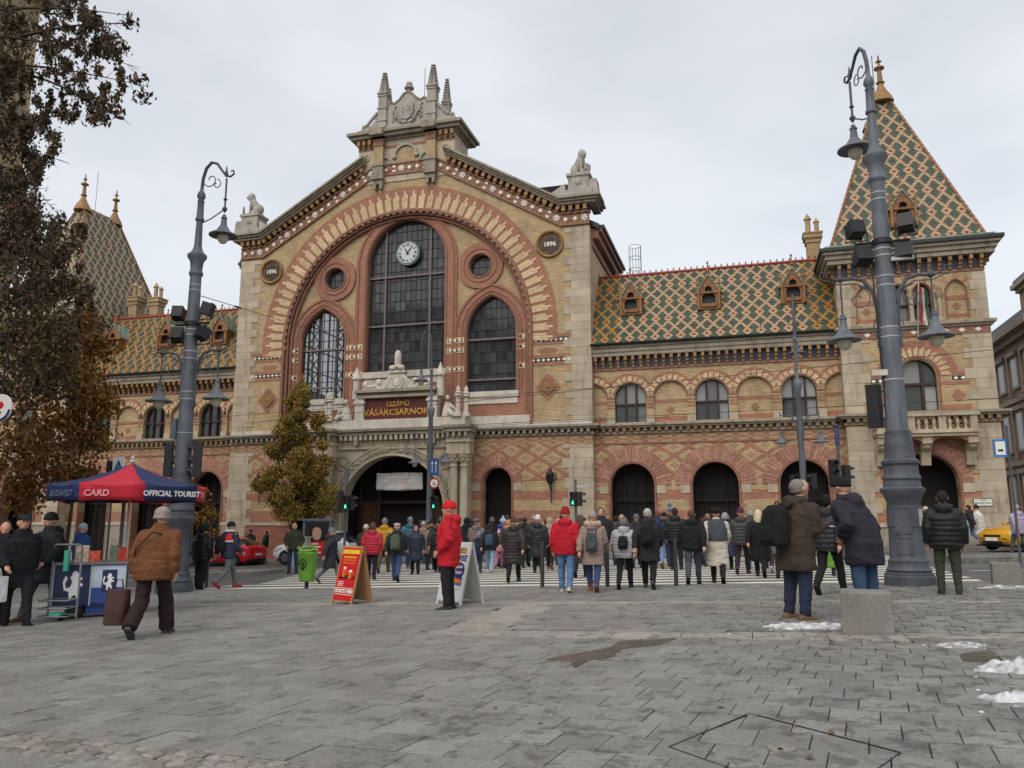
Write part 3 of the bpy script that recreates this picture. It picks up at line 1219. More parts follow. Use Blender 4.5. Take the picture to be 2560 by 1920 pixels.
def vouss_mesh(r0, outs, wid, dep, m):
    mb = MB()
    n = len(outs)
    t = wid / r0
    for k, ro in enumerate(outs):
        mb.prism(wedge(-n * t / 2 + k * t + t * .04, -n * t / 2 + (k + 1) * t - t * .04, r0, ro), -dep, 0.0)
    return mb.mesh('voussoir', m)


vm = vouss_mesh(7.8, [8.55, 8.9, 8.68], .118, .02, M_CREAM_PLAIN)
NV = 51
for k in range(NV):
    a = R_(-93.2) + R_(186.4) * k / (NV - 1)
    inst('voussoir', vm, hall, (XC, YM - .036, BIG_ZS), (0, a, 0))
for r_, yo, rad, m in ((BIG_IN + .02, -.05, .1, M_TERRA), (BIG_IN - .14, .1, .09, M_TERRA), (BIG_IN - .3, .26, .09, M_TERRA)):
    moulding('arch_roll', arch(XC, r_, 6.5, BIG_ZS, n=48), YM + yo, rad, m, 8)
bm_ = MB()
bm_.box(-.1, .1, -.115, .1, -.11, .11)
bme = bm_.mesh('roll_band', mat('brown_stone_band', lin(150, 126, 104), .8, .25, 4))
for k in range(58):
    a = R_(-91) + R_(182) * k / 57
    inst('roll_band', bme, hall, (XC + (BIG_IN - .02) * math.sin(a), YM - .0, BIG_ZS + (BIG_IN - .02) * math.cos(a)), (0, a, 0))


# rows of white lozenges on black
loz = MB().prism([(-.11, 0), (0, -.08), (.11, 0), (0, .08)], -.012, .006).mesh('lozenge', M_WHITETILE)


def lozenge_row(x0, x1, z, y, h=.2, step=.27, parent=None):
    P(MB().box(x0, x1, y - .012, y + .01, z - h / 2, z + h / 2), 'tile_row', M_BLACKTILE)
    n = max(1, int((x1 - x0) / step))
    for i in range(n):
        inst('lozenge', loz, hall, (x0 + (x1 - x0) * (i + .5) / n, y - .018, z))


def red_strip(x0, x1, z0, z1, y, m=None):
    P(MB().box(x0, x1, y - .02, y + .01, z0, z1), 'red_course', m or M_RED)


for s in (-1, 1):
    a, b = sorted((XC + s * 7.7, XC + s * 9.85))
    red_strip(a, b, 11.18, 11.36, YM); red_strip(a, b, 10.78, 10.92, YM)
    lozenge_row(a + .1, b - .1, 11.05, YM)
    red_strip(a, b, 10.05, 10.25, YM); red_strip(a, b, 9.62, 9.82, YM)
    lozenge_row(a - .05, b + .05, 9.94, YM)
    cx = XC + s * 8.6
    red_strip(cx - .55, cx + .55, 10.4, 10.5, YM); red_strip(cx - .4, cx + .4, 10.31, 10.395, YM); red_strip(cx - .4, cx + .4, 10.505, 10.58, YM)
    # stepped terracotta lozenge
    for q in range(-5, 6):
        w = .72 * (1 - abs(q) / 6.0)
        red_strip(cx - w, cx + w, 8.45 + q * .13 - .06, 8.45 + q * .13 + .06, YM + .004)
    mb = MB().prism([(cx - .42, 8.45), (cx, 8.03), (cx + .42, 8.45), (cx, 8.87)], YM - .07, YM)
    mb.prism([(cx - .3, 8.45), (cx, 8.15), (cx + .3, 8.45), (cx, 8.75)], YM - .045, YM - .071)
    mb.ball((cx, YM - .06, 8.45), (.1, .06, .1), 8, 6)
    P(mb, 'terracotta_boss', M_GOLD)
    for px0, px1 in ((2.52, 3.75), (6.82, 7.5)):
        a, b = sorted((XC + s * px0, XC + s * px1))
        for z in (11.42, 10.85, 9.78):
            P(MB().box(a, b, y1 - .122, y1 - .05, z - .16, z + .16), 'cream_course', M_CREAM_PLAIN)
            c = (a + b) / 2
            lozenge_row(c - min(.42, (b - a) * .36), c + min(.42, (b - a) * .36), z, y1 - .124, .14)
    # medallions
    cx = XC + s * 8.77
    g = MB()
    g.lathe([(.78, -.02), (.8, .06), (.74, .13), (.66, .1), (.62, .02), (.62, -.02)], 0, 0, 32)
    g.xf(Matrix.Translation((cx, YM - .02, 16.44)) @ Matrix.Rotation(PI / 2, 4, 'X'))
    md = P(g, 'date_medallion', M_GOLD, smooth=True)
    g = MB().lathe([(0, 0), (.64, 0), (.64, .03), (0, .03)], 0, 0, 28)
    g.xf(Matrix.Translation((cx, YM - .0, 16.44)) @ Matrix.Rotation(PI / 2, 4, 'X'))
    P(g, 'medallion_ground', mat('dark_olive_terracotta', lin(92, 72, 38), .6), md)
    for k in range(6):
        a = k * PI / 3 + PI / 6
        g = MB().lathe([(0, 0), (.17, 0), (.17, .02), (0, .02)], 0, 0, 14)
        g.xf(Matrix.Translation((cx + .36 * math.cos(a), YM - .032, 16.44 + .36 * math.sin(a))) @ Matrix.Rotation(PI / 2, 4, 'X'))
        P(g, 'dark_foil', mat('dark_plum_tile', lin(50, 28, 26), .4), md)
    inst('numerals', text_mesh('1896', .36, M_WHITETILE, .012, bold=.008), md, (cx, YM - .07, 16.42), (PI / 2, 0, 0))


# quoins
def quoins(u_edge, s, z0, z1, yf, step=.46, w=(1.02, 1.42), side_y=None):
    z = z0
    k = 0
    while z < z1 - .1:
        h = min(step, z1 - z)
        wd = w[k % 2] + random.uniform(-.06, .06)
        xa, xb = sorted((XC + s * u_edge, XC + s * (u_edge - wd)))
        if s > 0: xb += .03
        else: xa -= .03
        mb = MB().box(xa, xb, yf - .03, yf + (1.0 if k % 2 else .7), z + .006, z + h - .006)
        P(mb, 'quoin', M_STONE)
        z += h
        k += 1


for s in (-1, 1):
    quoins(HW, s, 6.42, 17.3, YM)
    quoins(HW, s, HB, 5.35, YM, .52, (1.25, 1.6))

# gable frieze, corbels and raking cornice


def along(poly, d0, d1):
    return [(XC + u, z + d0) for u, z in poly], [(XC + u, z + d1) for u, z in poly]


def ext(poly, e):
    p = list(poly)
    p[0] = (p[0][0] - e, p[0][1]); p[-1] = (p[-1][0] + e, p[-1][1])
    return p


rake = {s: ([(s * (HW + .05), 17.4), (s * 9.4, 17.4), (s * 2.55, 21.4)] if s > 0 else [(-(HW + .05), 17.4), (-9.4, 17.4), (-2.55, 21.4)]) for s in (-1, 1)}
a, b = along(frieze, 0, .64)
P(MB().band(a, b, YM - .06, YM + .01), 'frieze', M_TERRA)
for d in (-.02, .64):
    a, b = along(frieze, d, d + .09)
    P(MB().band(a, b, YM - .13, YM - .02), 'frieze_moulding', M_TERRA)
# frieze ornaments: lozenges in ochre lattice and rosettes, every one an object
big_loz = MB().prism([(-.14, 0), (0, -.13), (.14, 0), (0, .13)], -.03, .0).mesh('frieze_lozenge', M_WHITETILE)
ros = MB()
for k in range(8):
    a = k * PI / 4
    ros.prism([(.03 * math.cos(a), .03 * math.sin(a)), (.14 * math.cos(a - .3), .14 * math.sin(a - .3)), (.24 * math.cos(a), .24 * math.sin(a)), (.14 * math.cos(a + .3), .14 * math.sin(a + .3))], -.04, .0)
ros.ball((0, -.04, 0), (.06, .03, .06), 8, 5)
ros_me = ros.mesh('rosette', M_WHITETILE)
lat = MB()
for sx in (-1, 1):
    lat.prism([(sx * .3, 0), (sx * .23, 0), (0, .23), (0, .3)], -.035, 0).prism([(sx * .3, 0), (sx * .23, 0), (0, -.23), (0, -.3)], -.035, 0)
lat_me = lat.mesh('lattice', M_GOLD)
leaf = MB()
for q in (-1, 1):
    leaf.prism([(-.1, q * .1), (.08, q * .06), (.12, q * .19), (-.05, q * .22)], -.03, 0)
leaf_me = leaf.mesh('leaf_tile', M_WHITETILE)
cnt = 0
for i in range(len(frieze) - 1):
    (ua, za), (ub, zb) = frieze[i], frieze[i + 1]
    L = math.hypot(ub - ua, zb - za)
    ang = math.atan2(zb - za, ub - ua)
    n = max(1, round(L / .52))
    for k in range(n):
        t = (k + .5) / n
        x, z = XC + ua + (ub - ua) * t, za + (zb - za) * t + .365
        if k % 4 == 3 and n > 3 or (n <= 3 and k == n - 1):
            inst('rosette', ros_me, hall, (x, YM - .062, z), (0, -ang, 0))
        elif k % 4 == 2 and n > 4:
            inst('leaf_tile', leaf_me, hall, (x, YM - .062, z), (0, -ang, 0))
        else:
            inst('frieze_lozenge', big_loz, hall, (x, YM - .062, z), (0, -ang, 0))
            inst('lattice', lat_me, hall, (x, YM - .061, z), (0, -ang, 0))
mod = MB().prism([(-.1, .0), (.1, 0), (.1, .34), (-.1, .34)], -.3, 0.02)
mod.prism([(-.085, -.12), (.085, -.12), (.085, -.001), (-.085, -.001)], -.17, 0.02)
mod_me = mod.mesh('modillion', M_GOLD)
for s in (-1, 1):
    rk = rake[s]
    rk_e = ([(rk[0][0] + s * .6, rk[0][1])] + rk[1:])
    A = [(XC + u, z + .73) for u, z in rk]; B = [(XC + u, z + 1.1) for u, z in rk]
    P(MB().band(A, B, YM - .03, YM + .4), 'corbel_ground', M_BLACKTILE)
    for d0, d1, pr in ((1.1, 1.24, .42), (1.24, 1.37, .55), (1.37, 1.5, .7)):
        rr = [(rk[0][0] + s * pr, rk[0][1])] + rk[1:]
        A = [(XC + u, z + d0) for u, z in rr]; B = [(XC + u, z + d1) for u, z in rr]
        P(MB().band(A, B, YM - pr, YM + .8), 'raking_cornice', M_STONE_D)
        mb = MB()
        xa, xb = sorted((XC + s * HW, XC + s * (HW + pr)))
        mb.box(xa, xb, YM + .8, YM + 1.6, 17.4 + d0, 17.4 + d1)
        P(mb, 'cornice_return', M_STONE_D)
    for i in range(2):
        (ua, za), (ub, zb) = rk[i], rk[i + 1]
        L = math.hypot(ub - ua, zb - za)
        ang = math.atan2(zb - za, ub - ua) if s > 0 else math.atan2(zb - za, ub - ua)
        n = round(L / .42)
        for k in range(n):
            t = (k + .5) / n
            sl = math.atan2((zb - za), (ub - ua))
            if abs(sl) > PI / 2: sl = sl - math.copysign(PI, sl)
            inst('modillion', mod_me, hall, (XC + ua + (ub - ua) * t, YM - .03, za + (zb - za) * t + .78), (0, -sl, 0))

# attic above the gable
P(MB().box(XC - 3.1, XC + 3.1, YM - .05, YM + 2.2, 21.3, 24.0), 'attic_wall', M_STONE)
cor = MB()
for z0, z1, pr in ((23.95, 24.1, .12), (24.1, 24.3, .4), (24.3, 24.48, .58)):
    cor.box(XC - 3.1 - pr, XC + 3.1 + pr, YM - .05 - pr, YM + 2.2 + pr, z0, z1)
P(cor, 'attic_cornice', M_STONE_D)
for k in range(18):
    u = -3.0 + 6.0 * k / 17
    if abs(abs(u) - 1.7) < .5 or abs(u) < 1.4: continue
    inst('modillion', mod_me, hall, (XC + u, YM - .08, 23.72), (0, 0, 0), (.9, .9, .9))
red_strip(XC - 3.12, XC + 3.12, 23.45, 23.62, YM - .05, M_TERRA)
for s in (-1, 1):
    cx = XC + s * 1.68
    mb = MB().box(cx - .3, cx + .3, YM - .32, YM, 22.3, 24.02)
    P(mb, 'attic_pier', M_CREAM)
    mb = MB().box(cx - .34, cx + .34, YM - .4, YM, 21.5, 22.3).box(cx - .4, cx + .4, YM - .46, YM, 22.24, 22.4).box(cx - .38, cx + .38, YM - .44, YM, 21.42, 21.56)
    mb.prism([(cx - .3, 21.42), (cx + .3, 21.42), (cx + .26, 20.85), (cx + .12, 20.85), (cx + .1, 21.15), (cx - .1, 21.15), (cx - .12, 20.85), (cx - .26, 20.85)], YM - .3, YM)
    P(mb, 'corbel_pier', M_STONE_D)
    mb = MB().box(cx - .42, cx + .42, YM - .8, YM + .3, 24.1, 24.52)
    P(mb, 'cornice_break', M_STONE_D)
    P(MB().box(cx - .33, cx + .33, YM - .37, YM, 23.55, 23.95), 'pier_cap', M_TERRA)
    g = MB().band(circle(XC + s * 2.55, 23.0, .16, 16), circle(XC + s * 2.55, 23.0, .22, 16), YM - .11, YM - .04, closed=True)
    g.ball((XC + s * 2.55, YM - .06, 23.0), (.06, .05, .06), 8, 5)
    P(g, 'roundel', M_STONE)
P(MB().band(arch_curve(XC, .62, 22.85, n=14), arch_curve(XC, .78, 22.85, n=14), YM - .2, YM - .04), 'niche_arch', M_STONE_G)
P(MB().prism(arch(XC, .6, 22.35, 22.85, n=12), YM - .09, YM - .04), 'niche_panel', M_CREAM)
for s in (-1, 1):
    g = MB()
    g.tube([(XC + s * (1.3 - .34 * math.cos(q)), YM - .12, 22.4 + .45 * math.sin(q)) for q in np.linspace(0, PI * .75, 9)], .07, 6)
    g.ball((XC + s * .72, YM - .14, 22.8), (.17, .1, .14), 8, 6)
    P(g, 'scroll', M_STONE_G, smooth=True)

# crowning stone screen with coat of arms and pinnacles
mb = MB().box(XC - 3.15, XC + 3.15, YM - .15, YM + .55, 24.48, 24.82)
P(mb, 'screen_base', M_STONE_G)
outl = [(-1.32, 24.82), (1.32, 24.82), (1.32, 26.2), (1.1, 26.45), (.85, 26.3), (.55, 26.5), (.25, 26.85), (0, 26.98), (-.25, 26.85), (-.55, 26.5), (-.85, 26.3), (-1.1, 26.45), (-1.32, 26.2)]
P(MB().prism([(XC + u, z) for u, z in outl], YM - .02, YM + .5), 'arms_panel', M_STONE_G)
top = outl[2:]
moulding('panel_moulding', [(XC + u, z + .03) for u, z in top], YM - .0, .09, M_STONE_D)
sh = [(-.42, 26.2), (.42, 26.2), (.42, 25.6), (.3, 25.3), (0, 25.12), (-.3, 25.3), (-.42, 25.6)]
P(MB().prism([(XC + u, z) for u, z in sh], YM - .16, YM), 'shield', M_STONE_G)
g = MB()
g.box(XC - .36, XC - .02, YM - .19, YM - .15, 25.68, 25.74).box(XC + .02, XC + .36, YM - .19, YM - .15, 25.7, 25.76)
g.box(XC - .04, XC + .04, YM - .2, YM - .15, 25.2, 26.1)
for q in range(4): g.ball((XC - .2, YM - .17, 25.45 + q * .15), (.1, .04, .04), 6, 4)
for q in range(3): g.ball((XC + .2, YM - .17, 25.5 + q * .2), (.09, .04, .06), 6, 4)
P(g, 'shield_relief', M_STONE_G)
rw = random.Random(5)
g = MB()
for k in range(46):
    a = PI * (1.02 + .96 * k / 45)
    rr = .72 + rw.uniform(-.07, .07)
    g.ball((XC + rr * math.cos(a) * .95, YM - .1 + rw.uniform(-.03, .03), 25.72 + rr * 1.05 * math.sin(a)), (rw.uniform(.05, .1), .08, rw.uniform(.05, .1)), 6, 5)
for s in (-1, 1):
    for q in range(10):
        g.ball((XC + s * (.82 + rw.uniform(-.1, .16)), YM - .08, 25.2 + q * .1), (rw.uniform(.04, .09), .06, rw.uniform(.04, .09)), 6, 4)
P(g, 'wreath', M_STONE_G, smooth=True, angle=60)
g = MB().lathe([(.12, 26.9), (.2, 27.0), (.12, 27.12), (.13, 27.2), (.3, 27.3), (.27, 27.42), (.12, 27.46), (.2, 27.56), (.18, 27.68), (.05, 27.74)], XC, YM + .2, 12)
P(g, 'crown_finial', M_STONE_G, smooth=True)


def pinnacle(cx, cy, zb, zt, w, m, spire=.42):
    g = MB()
    zm = zt - (zt - zb) * spire
    g.box(cx - w, cx + w, cy - w, cy + w, zb, zm)
    for f in (0.0, .33, .66):
        zz = zb + (zm - zb) * (.3 + f * .95)
        if zz < zm: g.box(cx - w * 1.18, cx + w * 1.18, cy - w * 1.18, cy + w * 1.18, zz, zz + .08)
    g.box(cx - w * 1.25, cx + w * 1.25, cy - w * 1.25, cy + w * 1.25, zm - .02, zm + .09)
    g.lathe([(w * 1.1, zm + .08), (w * .25, zt - .12), (w * .4, zt - .08), (w * .1, zt)], cx, cy, 4)
    nk = max(3, int((zt - zm) / .17))
    for k in range(nk):
        t = (k + .4) / nk
        r = (w * 1.15) * (1 - t) + w * .3 * t
        for q in range(4):
            a = PI / 4 + q * PI / 2 - PI / 4
            g.ball((cx + r * .95 * math.cos(a), cy + r * .95 * math.sin(a), zm + .1 + (zt - zm) * t), (w * .26, w * .26, .055), 5, 4)
            a += PI / 4
            g.ball((cx + r * 1.05 * math.cos(a), cy + r * 1.05 * math.sin(a), zm + .1 + (zt - zm) * t), (w * .26, w * .26, .05), 5, 4)
    return P(g, 'pinnacle', m)


for s in (-1, 1):
    pinnacle(XC + s * 1.6, YM + .12, 24.48, 28.5, .27, M_STONE_G, .36)
    pinnacle(XC + s * 1.95, YM + 1.5, 24.48, 28.3, .22, M_STONE_G, .42)
    vol = [(1.9, 24.82), (3.05, 24.82), (3.05, 25.0), (2.75, 25.02), (2.4, 25.12), (2.15, 25.4), (1.98, 25.9), (1.9, 26.1)]
    P(MB().prism([(XC + s * u, z) for u, z in vol], YM - .02, YM + .35), 'volute', M_STONE_G)
    g = MB()
    g.ball((XC + s * 2.85, YM + .1, 25.1), (.17, .2, .17), 10, 7)
    for q in range(6): g.ball((XC + s * (2.0 + q * .12), YM - .02, 25.85 - q * .13), (.13, .12, .11), 7, 5)
    P(g, 'volute_leaf', M_STONE_G, smooth=True, angle=60)
P(MB().tube([(XC + .55, YM + 1.3, 24.5), (XC + .55, YM + 1.3, 29.2)], .018, 5), 'lightning_rod', M_IRON)


# lions on pedestals
def lion_mesh():
    g = MB()
    g.ball((0, .28, .42), (.30, .42, .34), 12, 9)          # haunches
    g.tube([(0, .2, .45), (0, -.05, .8), (0, -.16, 1.02)], [.3, .27, .22], 10)
    g.ball((0, -.2, 1.12), (.27, .27, .29), 12, 9)         # mane
    g.ball((0, -.33, 1.16), (.16, .18, .17), 10, 8)        # face
    g.ball((0, -.48, 1.1), (.09, .1, .075), 8, 6)          # muzzle
    for s in (-1, 1):
        g.ball((s * .14, -.22, 1.36), (.05, .05, .06), 6, 5)
        g.tube([(s * .15, -.18, .82), (s * .16, -.26, .4), (s * .16, -.27, .06)], [.12, .09, .08], 8)
        g.ball((s * .16, -.35, .06), (.1, .14, .07), 8, 6)
        g.ball((s * .26, .2, .26), (.14, .27, .26), 9, 7)
        g.ball((s * .28, -.06, .06), (.1, .2, .07), 8, 6)
    g.tube([(0, .65, .1), (.2, .62, .05), (.36, .45, .06)], .05, 6)
    g.box(-.4, .4, -.5, .72, -.06, .04)
    return remeshed(g, .035, 2, 'lion', M_STONE_G)


lion_me = lion_mesh()
for s in (-1, 1):
    cx = XC + s * 10.45
    ped = MB().box(cx - .75, cx + .75, YM - .35, YM + .9, 18.9, 19.35).box(cx - .58, cx + .58, YM - .25, YM + .8, 19.35, 20.2).box(cx - .66, cx + .66, YM - .32, YM + .86, 20.14, 20.3)
    ped.prism([(cx - s * .75, 18.9), (cx - s * 2.1, 18.9), (cx - s * 1.75, 19.15), (cx - s * .75, 19.75)], YM - .3, YM + .7)
    ped.prism([(cx + s * .6, 18.9), (cx + s * 1.1, 18.9), (cx + s * 1.0, 19.9), (cx + s * .6, 19.9)], YM - .2, YM + .6)
    pd_ = P(ped, 'lion_pedestal', M_STONE_G)
    g = MB().ball((cx, YM - .26, 19.8), (.2, .07, .2), 10, 7)
    P(g, 'lion_mask', M_STONE_G, pd_, smooth=True)
    inst('lion', lion_me, hall, (cx, YM + .2, 20.3), (0, 0, s * R_(62)), (.88, .88, 1.08))
    shd = MB().prism([(-.2, .5), (.2, .5), (.2, .2), (0, 0), (-.2, .2)], -.05, .05).mesh('lion_shield', M_STONE_G)
    inst('lion_shield', shd, hall, (cx + s * .52, YM - .12, 20.3), (0, 0, s * R_(62)))

# string cornice along the gable front (left and right of the portal)
STR = ((5.86, 5.98, .1), (6.16, 6.26, .3), (6.26, 6.38, .42))


def dentils(x0, x1, yf, z0, z1, pr, step, wid, m, name='dentils'):
    mb = MB()
    n = int((x1 - x0) / step)
    for i in range(n):
        x = x0 + (x1 - x0) * (i + .5) / n
        mb.box(x - wid / 2, x + wid / 2, yf - pr, yf + .02, z0, z1)
    return P(mb, name, m, kind='stuff')


for s in (-1, 1):
    a, b = sorted((XC + s * 4.4, XC + s * HW))
    run('string_cornice', a, b, YM, STR, M_STONE_D, 'R' if s > 0 else 'L', YM + .6)
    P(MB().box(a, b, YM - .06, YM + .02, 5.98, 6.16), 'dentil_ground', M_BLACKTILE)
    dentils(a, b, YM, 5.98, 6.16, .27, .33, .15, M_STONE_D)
    P(MB().box(a, b, YM - .09, YM - .002, 6.40, 6.62), 'white_plinth_band', M_STONE_W)
    a2, b2 = sorted((XC + s * 4.0, XC + s * 7.7))
    P(MB().box(a2, b2, YM - .11, YM + .45, 6.38, 7.0), 'pale_plinth', M_STONE_W)

# ground floor of the gable front, small doors
gf_holes = [arch(XC + s * 5.75, .8, HB + .2, 3.4, n=16) for s in (-1, 1)]
mb = MB().panel([(XC - HW, HB), (XC + HW, HB), (XC + HW, 5.9), (XC - HW, 5.9)], gf_holes + [arch(XC, 3.3, HB + .1, 2.1, n=24)], YM + .001, .5)
P(mb, 'gable_ground_floor', M_GROUNDFLOOR)


def red_arch(cx, hw, zs, w, yf, n=16, legs=None, name='arch_bricks'):
    """radiating red bricks round a ground floor opening + stone springers"""
    t = R_(180) / (n + 6)
    me = vouss_mesh(hw + .12, [hw + w], (hw + .12) * t * .97, .03, M_RED_PLAIN)
    ring = MB().band(arch_curve(cx, hw + .1, zs, n=20), arch_curve(cx, hw + w - .03, zs, n=20), yf - .018, yf - .001)
    P(ring, name, M_RED_PLAIN)
    for k in range(n + 6):
        inst('voussoir', me, hall, (cx, yf - .02, zs), (0, R_(-90) + t * (k + .5), 0))
    moulding('arch_roll', arch(cx, hw + .05, HB + .6, zs, n=20), yf - .03, .06, M_TERRA)
    for s in (-1, 1):
        xa, xb = sorted((cx + s * (hw + .12), cx + s * (hw + .58)))
        P(MB().prism([(xa, zs - .42), (xb, zs - .42), (xb, zs + .22), (xa, zs + .02)] if s > 0 else [(xa, zs - .42), (xb, zs - .42), (xb, zs + .02), (xa, zs + .22)], yf - .035, yf + .01), 'springer_stone', M_STONE)


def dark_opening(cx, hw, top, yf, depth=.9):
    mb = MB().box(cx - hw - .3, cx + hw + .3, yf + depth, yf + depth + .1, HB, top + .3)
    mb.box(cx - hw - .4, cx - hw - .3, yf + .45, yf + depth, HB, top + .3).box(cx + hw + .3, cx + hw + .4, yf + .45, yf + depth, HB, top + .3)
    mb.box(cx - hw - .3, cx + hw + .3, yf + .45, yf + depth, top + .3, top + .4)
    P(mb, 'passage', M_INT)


for s in (-1, 1):
    cx = XC + s * 5.75
    red_arch(cx, .8, 3.4, .62, YM, 10)
    dark_opening(cx, .8, 4.2, YM, 1.2)
    for z0, z1 in ((2.4, 2.75),):
        pass
    a, b = sorted((XC + s * 4.5, XC + s * (HW - 1.3)))
    for lo, hi in ((-1.6, 1.12),):
        for q in ((a, cx - .9), (cx + .9, b)):
            if q[1] > q[0]: P(MB().box(q[0], q[1], YM - .05, YM + .01, lo, hi), 'plinth', mat('plinth_brown', lin(140, 92, 74), .8, .25, 3, .3, 30))
            if q[1] > q[0]: P(MB().box(q[0], q[1], YM - .1, YM + .01, 1.12, 1.3), 'plinth_moulding', M_STONE)

# wall lantern on the gable front, right and left
for s in (-1, 1):
    g = MB()
    cx = XC + s * 8.75
    g.tube([(cx, YM, 3.0), (cx, YM - .28, 3.0), (cx, YM - .34, 3.25)], .035, 6)
    g.lathe([(.05, 3.25), (.16, 3.35), (.22, 3.75), (.24, 3.78), (.12, 3.95), (.05, 4.1), (.02, 4.2)], cx, YM - .34, 8)
    g.tube([(cx, YM - .12, 2.3), (cx, YM - .12, 3.3)], .03, 5)
    g.tube([(cx - .22, YM - .1, 3.9), (cx - .3, YM - .1, 3.6), (cx - .12, YM - .1, 3.45)], .025, 5)
    g.tube([(cx + .22, YM - .1, 3.9), (cx + .3, YM - .1, 3.6), (cx + .12, YM - .1, 3.45)], .025, 5)
    P(g, 'wall_lantern', M_IRON, smooth=True)

# ---------------------------------------------------------------- portal
YP = 39.75
pg = MB().panel([(XC - 4.3, HB), (XC + 4.3, HB), (XC + 4.3, 5.3), (XC - 4.3, 5.3)], [arch(XC, 3.05, HB + .1, 2.0, 2.95, 28)], YP, .8, 0, 0, .75)
P(pg, 'portal_front', M_STONE)
P(MB().band(arch_curve(XC, 3.05, 2.0, 2.95, 28), arch_curve(XC, 3.62, 2.0, 3.5, 28), YP - .1, YP + .01), 'archivolt', M_STONE_D)
rp = random.Random(11)
g = MB()
for k in range(70):
    a = PI * k / 69
    r1 = 3.33 + rp.uniform(-.08, .08)
    g.ball((XC - r1 * math.cos(a), YP - .12, 2.0 + (r1 - .1) * math.sin(a)), (rp.uniform(.05, .1), .05, rp.uniform(.05, .1)), 5, 4)
P(g, 'archivolt_foliage', M_STONE_D, smooth=True, angle=60)
for q, rr in ((.0, .06), (.56, .05)):
    moulding('arch_roll', arch(XC, 3.06 + q, HB + .3, 2.0, 2.95 + q * .97, 28), YP - .1, rr, M_STONE)
for s in (-1, 1):
    cx = XC + s * 3.05
    P(MB().band(circle(cx, 4.55, .3, 18), circle(cx, 4.55, .42, 18), YP - .07, YP, closed=True).ball((cx, YP, 4.55), (.26, .1, .26), 10, 7), 'spandrel_roundel', M_STONE_D)
    for u in (3.72, 4.28):
        x = XC + s * u
        c = MB().lathe([(.34, HB), (.34, .5), (.3, .6), (.27, .62), (.29, .72), (.235, .8), (.235, 1.2), (.205, 4.2), (.25, 4.22), (.25, 4.3), (.21, 4.34), (.26, 4.55), (.38, 4.78), (.4, 4.86), (.0, 4.86)], x, YP - .38, 14)
        col_ = P(c, 'column', M_STONE, smooth=True)
        lf = MB()
        for k in range(8):
            a = k * PI / 4
            lf.ball((x + .29 * math.cos(a), YP - .38 + .29 * math.sin(a), 4.55), (.08, .08, .1), 5, 4)
            lf.ball((x + .35 * math.cos(a + .4), YP - .38 + .35 * math.sin(a + .4), 4.72), (.07, .07, .06), 5, 4)
        P(lf, 'capital_leaves', M_STONE, col_, smooth=True, angle=60)
    xa, xb = sorted((XC + s * 3.35, XC + s * 4.68))
    mb = MB().box(xa, xb, YP - .74, YP + .1, 4.88, 5.05).box(xa + .04, xb - .04, YP - .7, YP + .1, 5.05, 5.75).box(xa - .03, xb + .03, YP - .78, YP + .1, 5.5, 5.62)
    P(mb, 'pier_entablature', M_STONE)
    mb = MB().box(xa - .1, xb + .1, YP - .95, YP + .1, 6.05, 6.25).box(xa - .18, xb + .18, YP - 1.05, YP + .12, 6.25, 6.42)
    P(mb, 'pier_cornice', M_STONE_D)
    dentils(xa, xb, YP - .7, 5.78, 6.05, .22, .28, .15, M_STONE_D)
    P(MB().box(xa, xb, YP - .7, YP + .1, 5.75, 6.05), 'dentil_ground', M_STONE_D)
ent = MB().box(XC - 4.3, XC + 4.3, YP - .12, YP + .3, 5.3, 5.42).box(XC - 4.3, XC + 4.3, YP - .06, YP + .3, 5.42, 5.75)
P(ent, 'entablature', M_STONE)
mb = MB().box(XC - 4.3, XC + 4.3, YP - .42, YP + .5, 6.05, 6.24).box(XC - 4.3, XC + 4.3, YP - .55, YP + .5, 6.24, 6.4)
P(mb, 'portal_cornice', M_STONE_D)
P(MB().box(XC - 4.3, XC + 4.3, YP - .08, YP + .3, 5.75, 6.05), 'dentil_ground', M_STONE_D)
dentils(XC - 3.2, XC + 3.2, YP - .07, 5.78, 6.05, .32, .3, .16, M_STONE)
for s in (-1, 1):
    P(MB().prism([(XC + s * 2.3, 6.05), (XC + s * 2.3 + .3, 6.05), (XC + s * 2.3 + .26, 5.5), (XC + s * 2.3 + .04, 5.5)], YP - .35, YP), 'console', M_STONE_D)
# parapet blocks
for i in range(9):
    a = XC - 4.25 + i * 8.5 / 9
    P(MB().box(a + .006, a + 8.5 / 9 - .006, YP - .3, YP + .5, 6.405, 6.92), 'parapet_block', M_STONE_W)
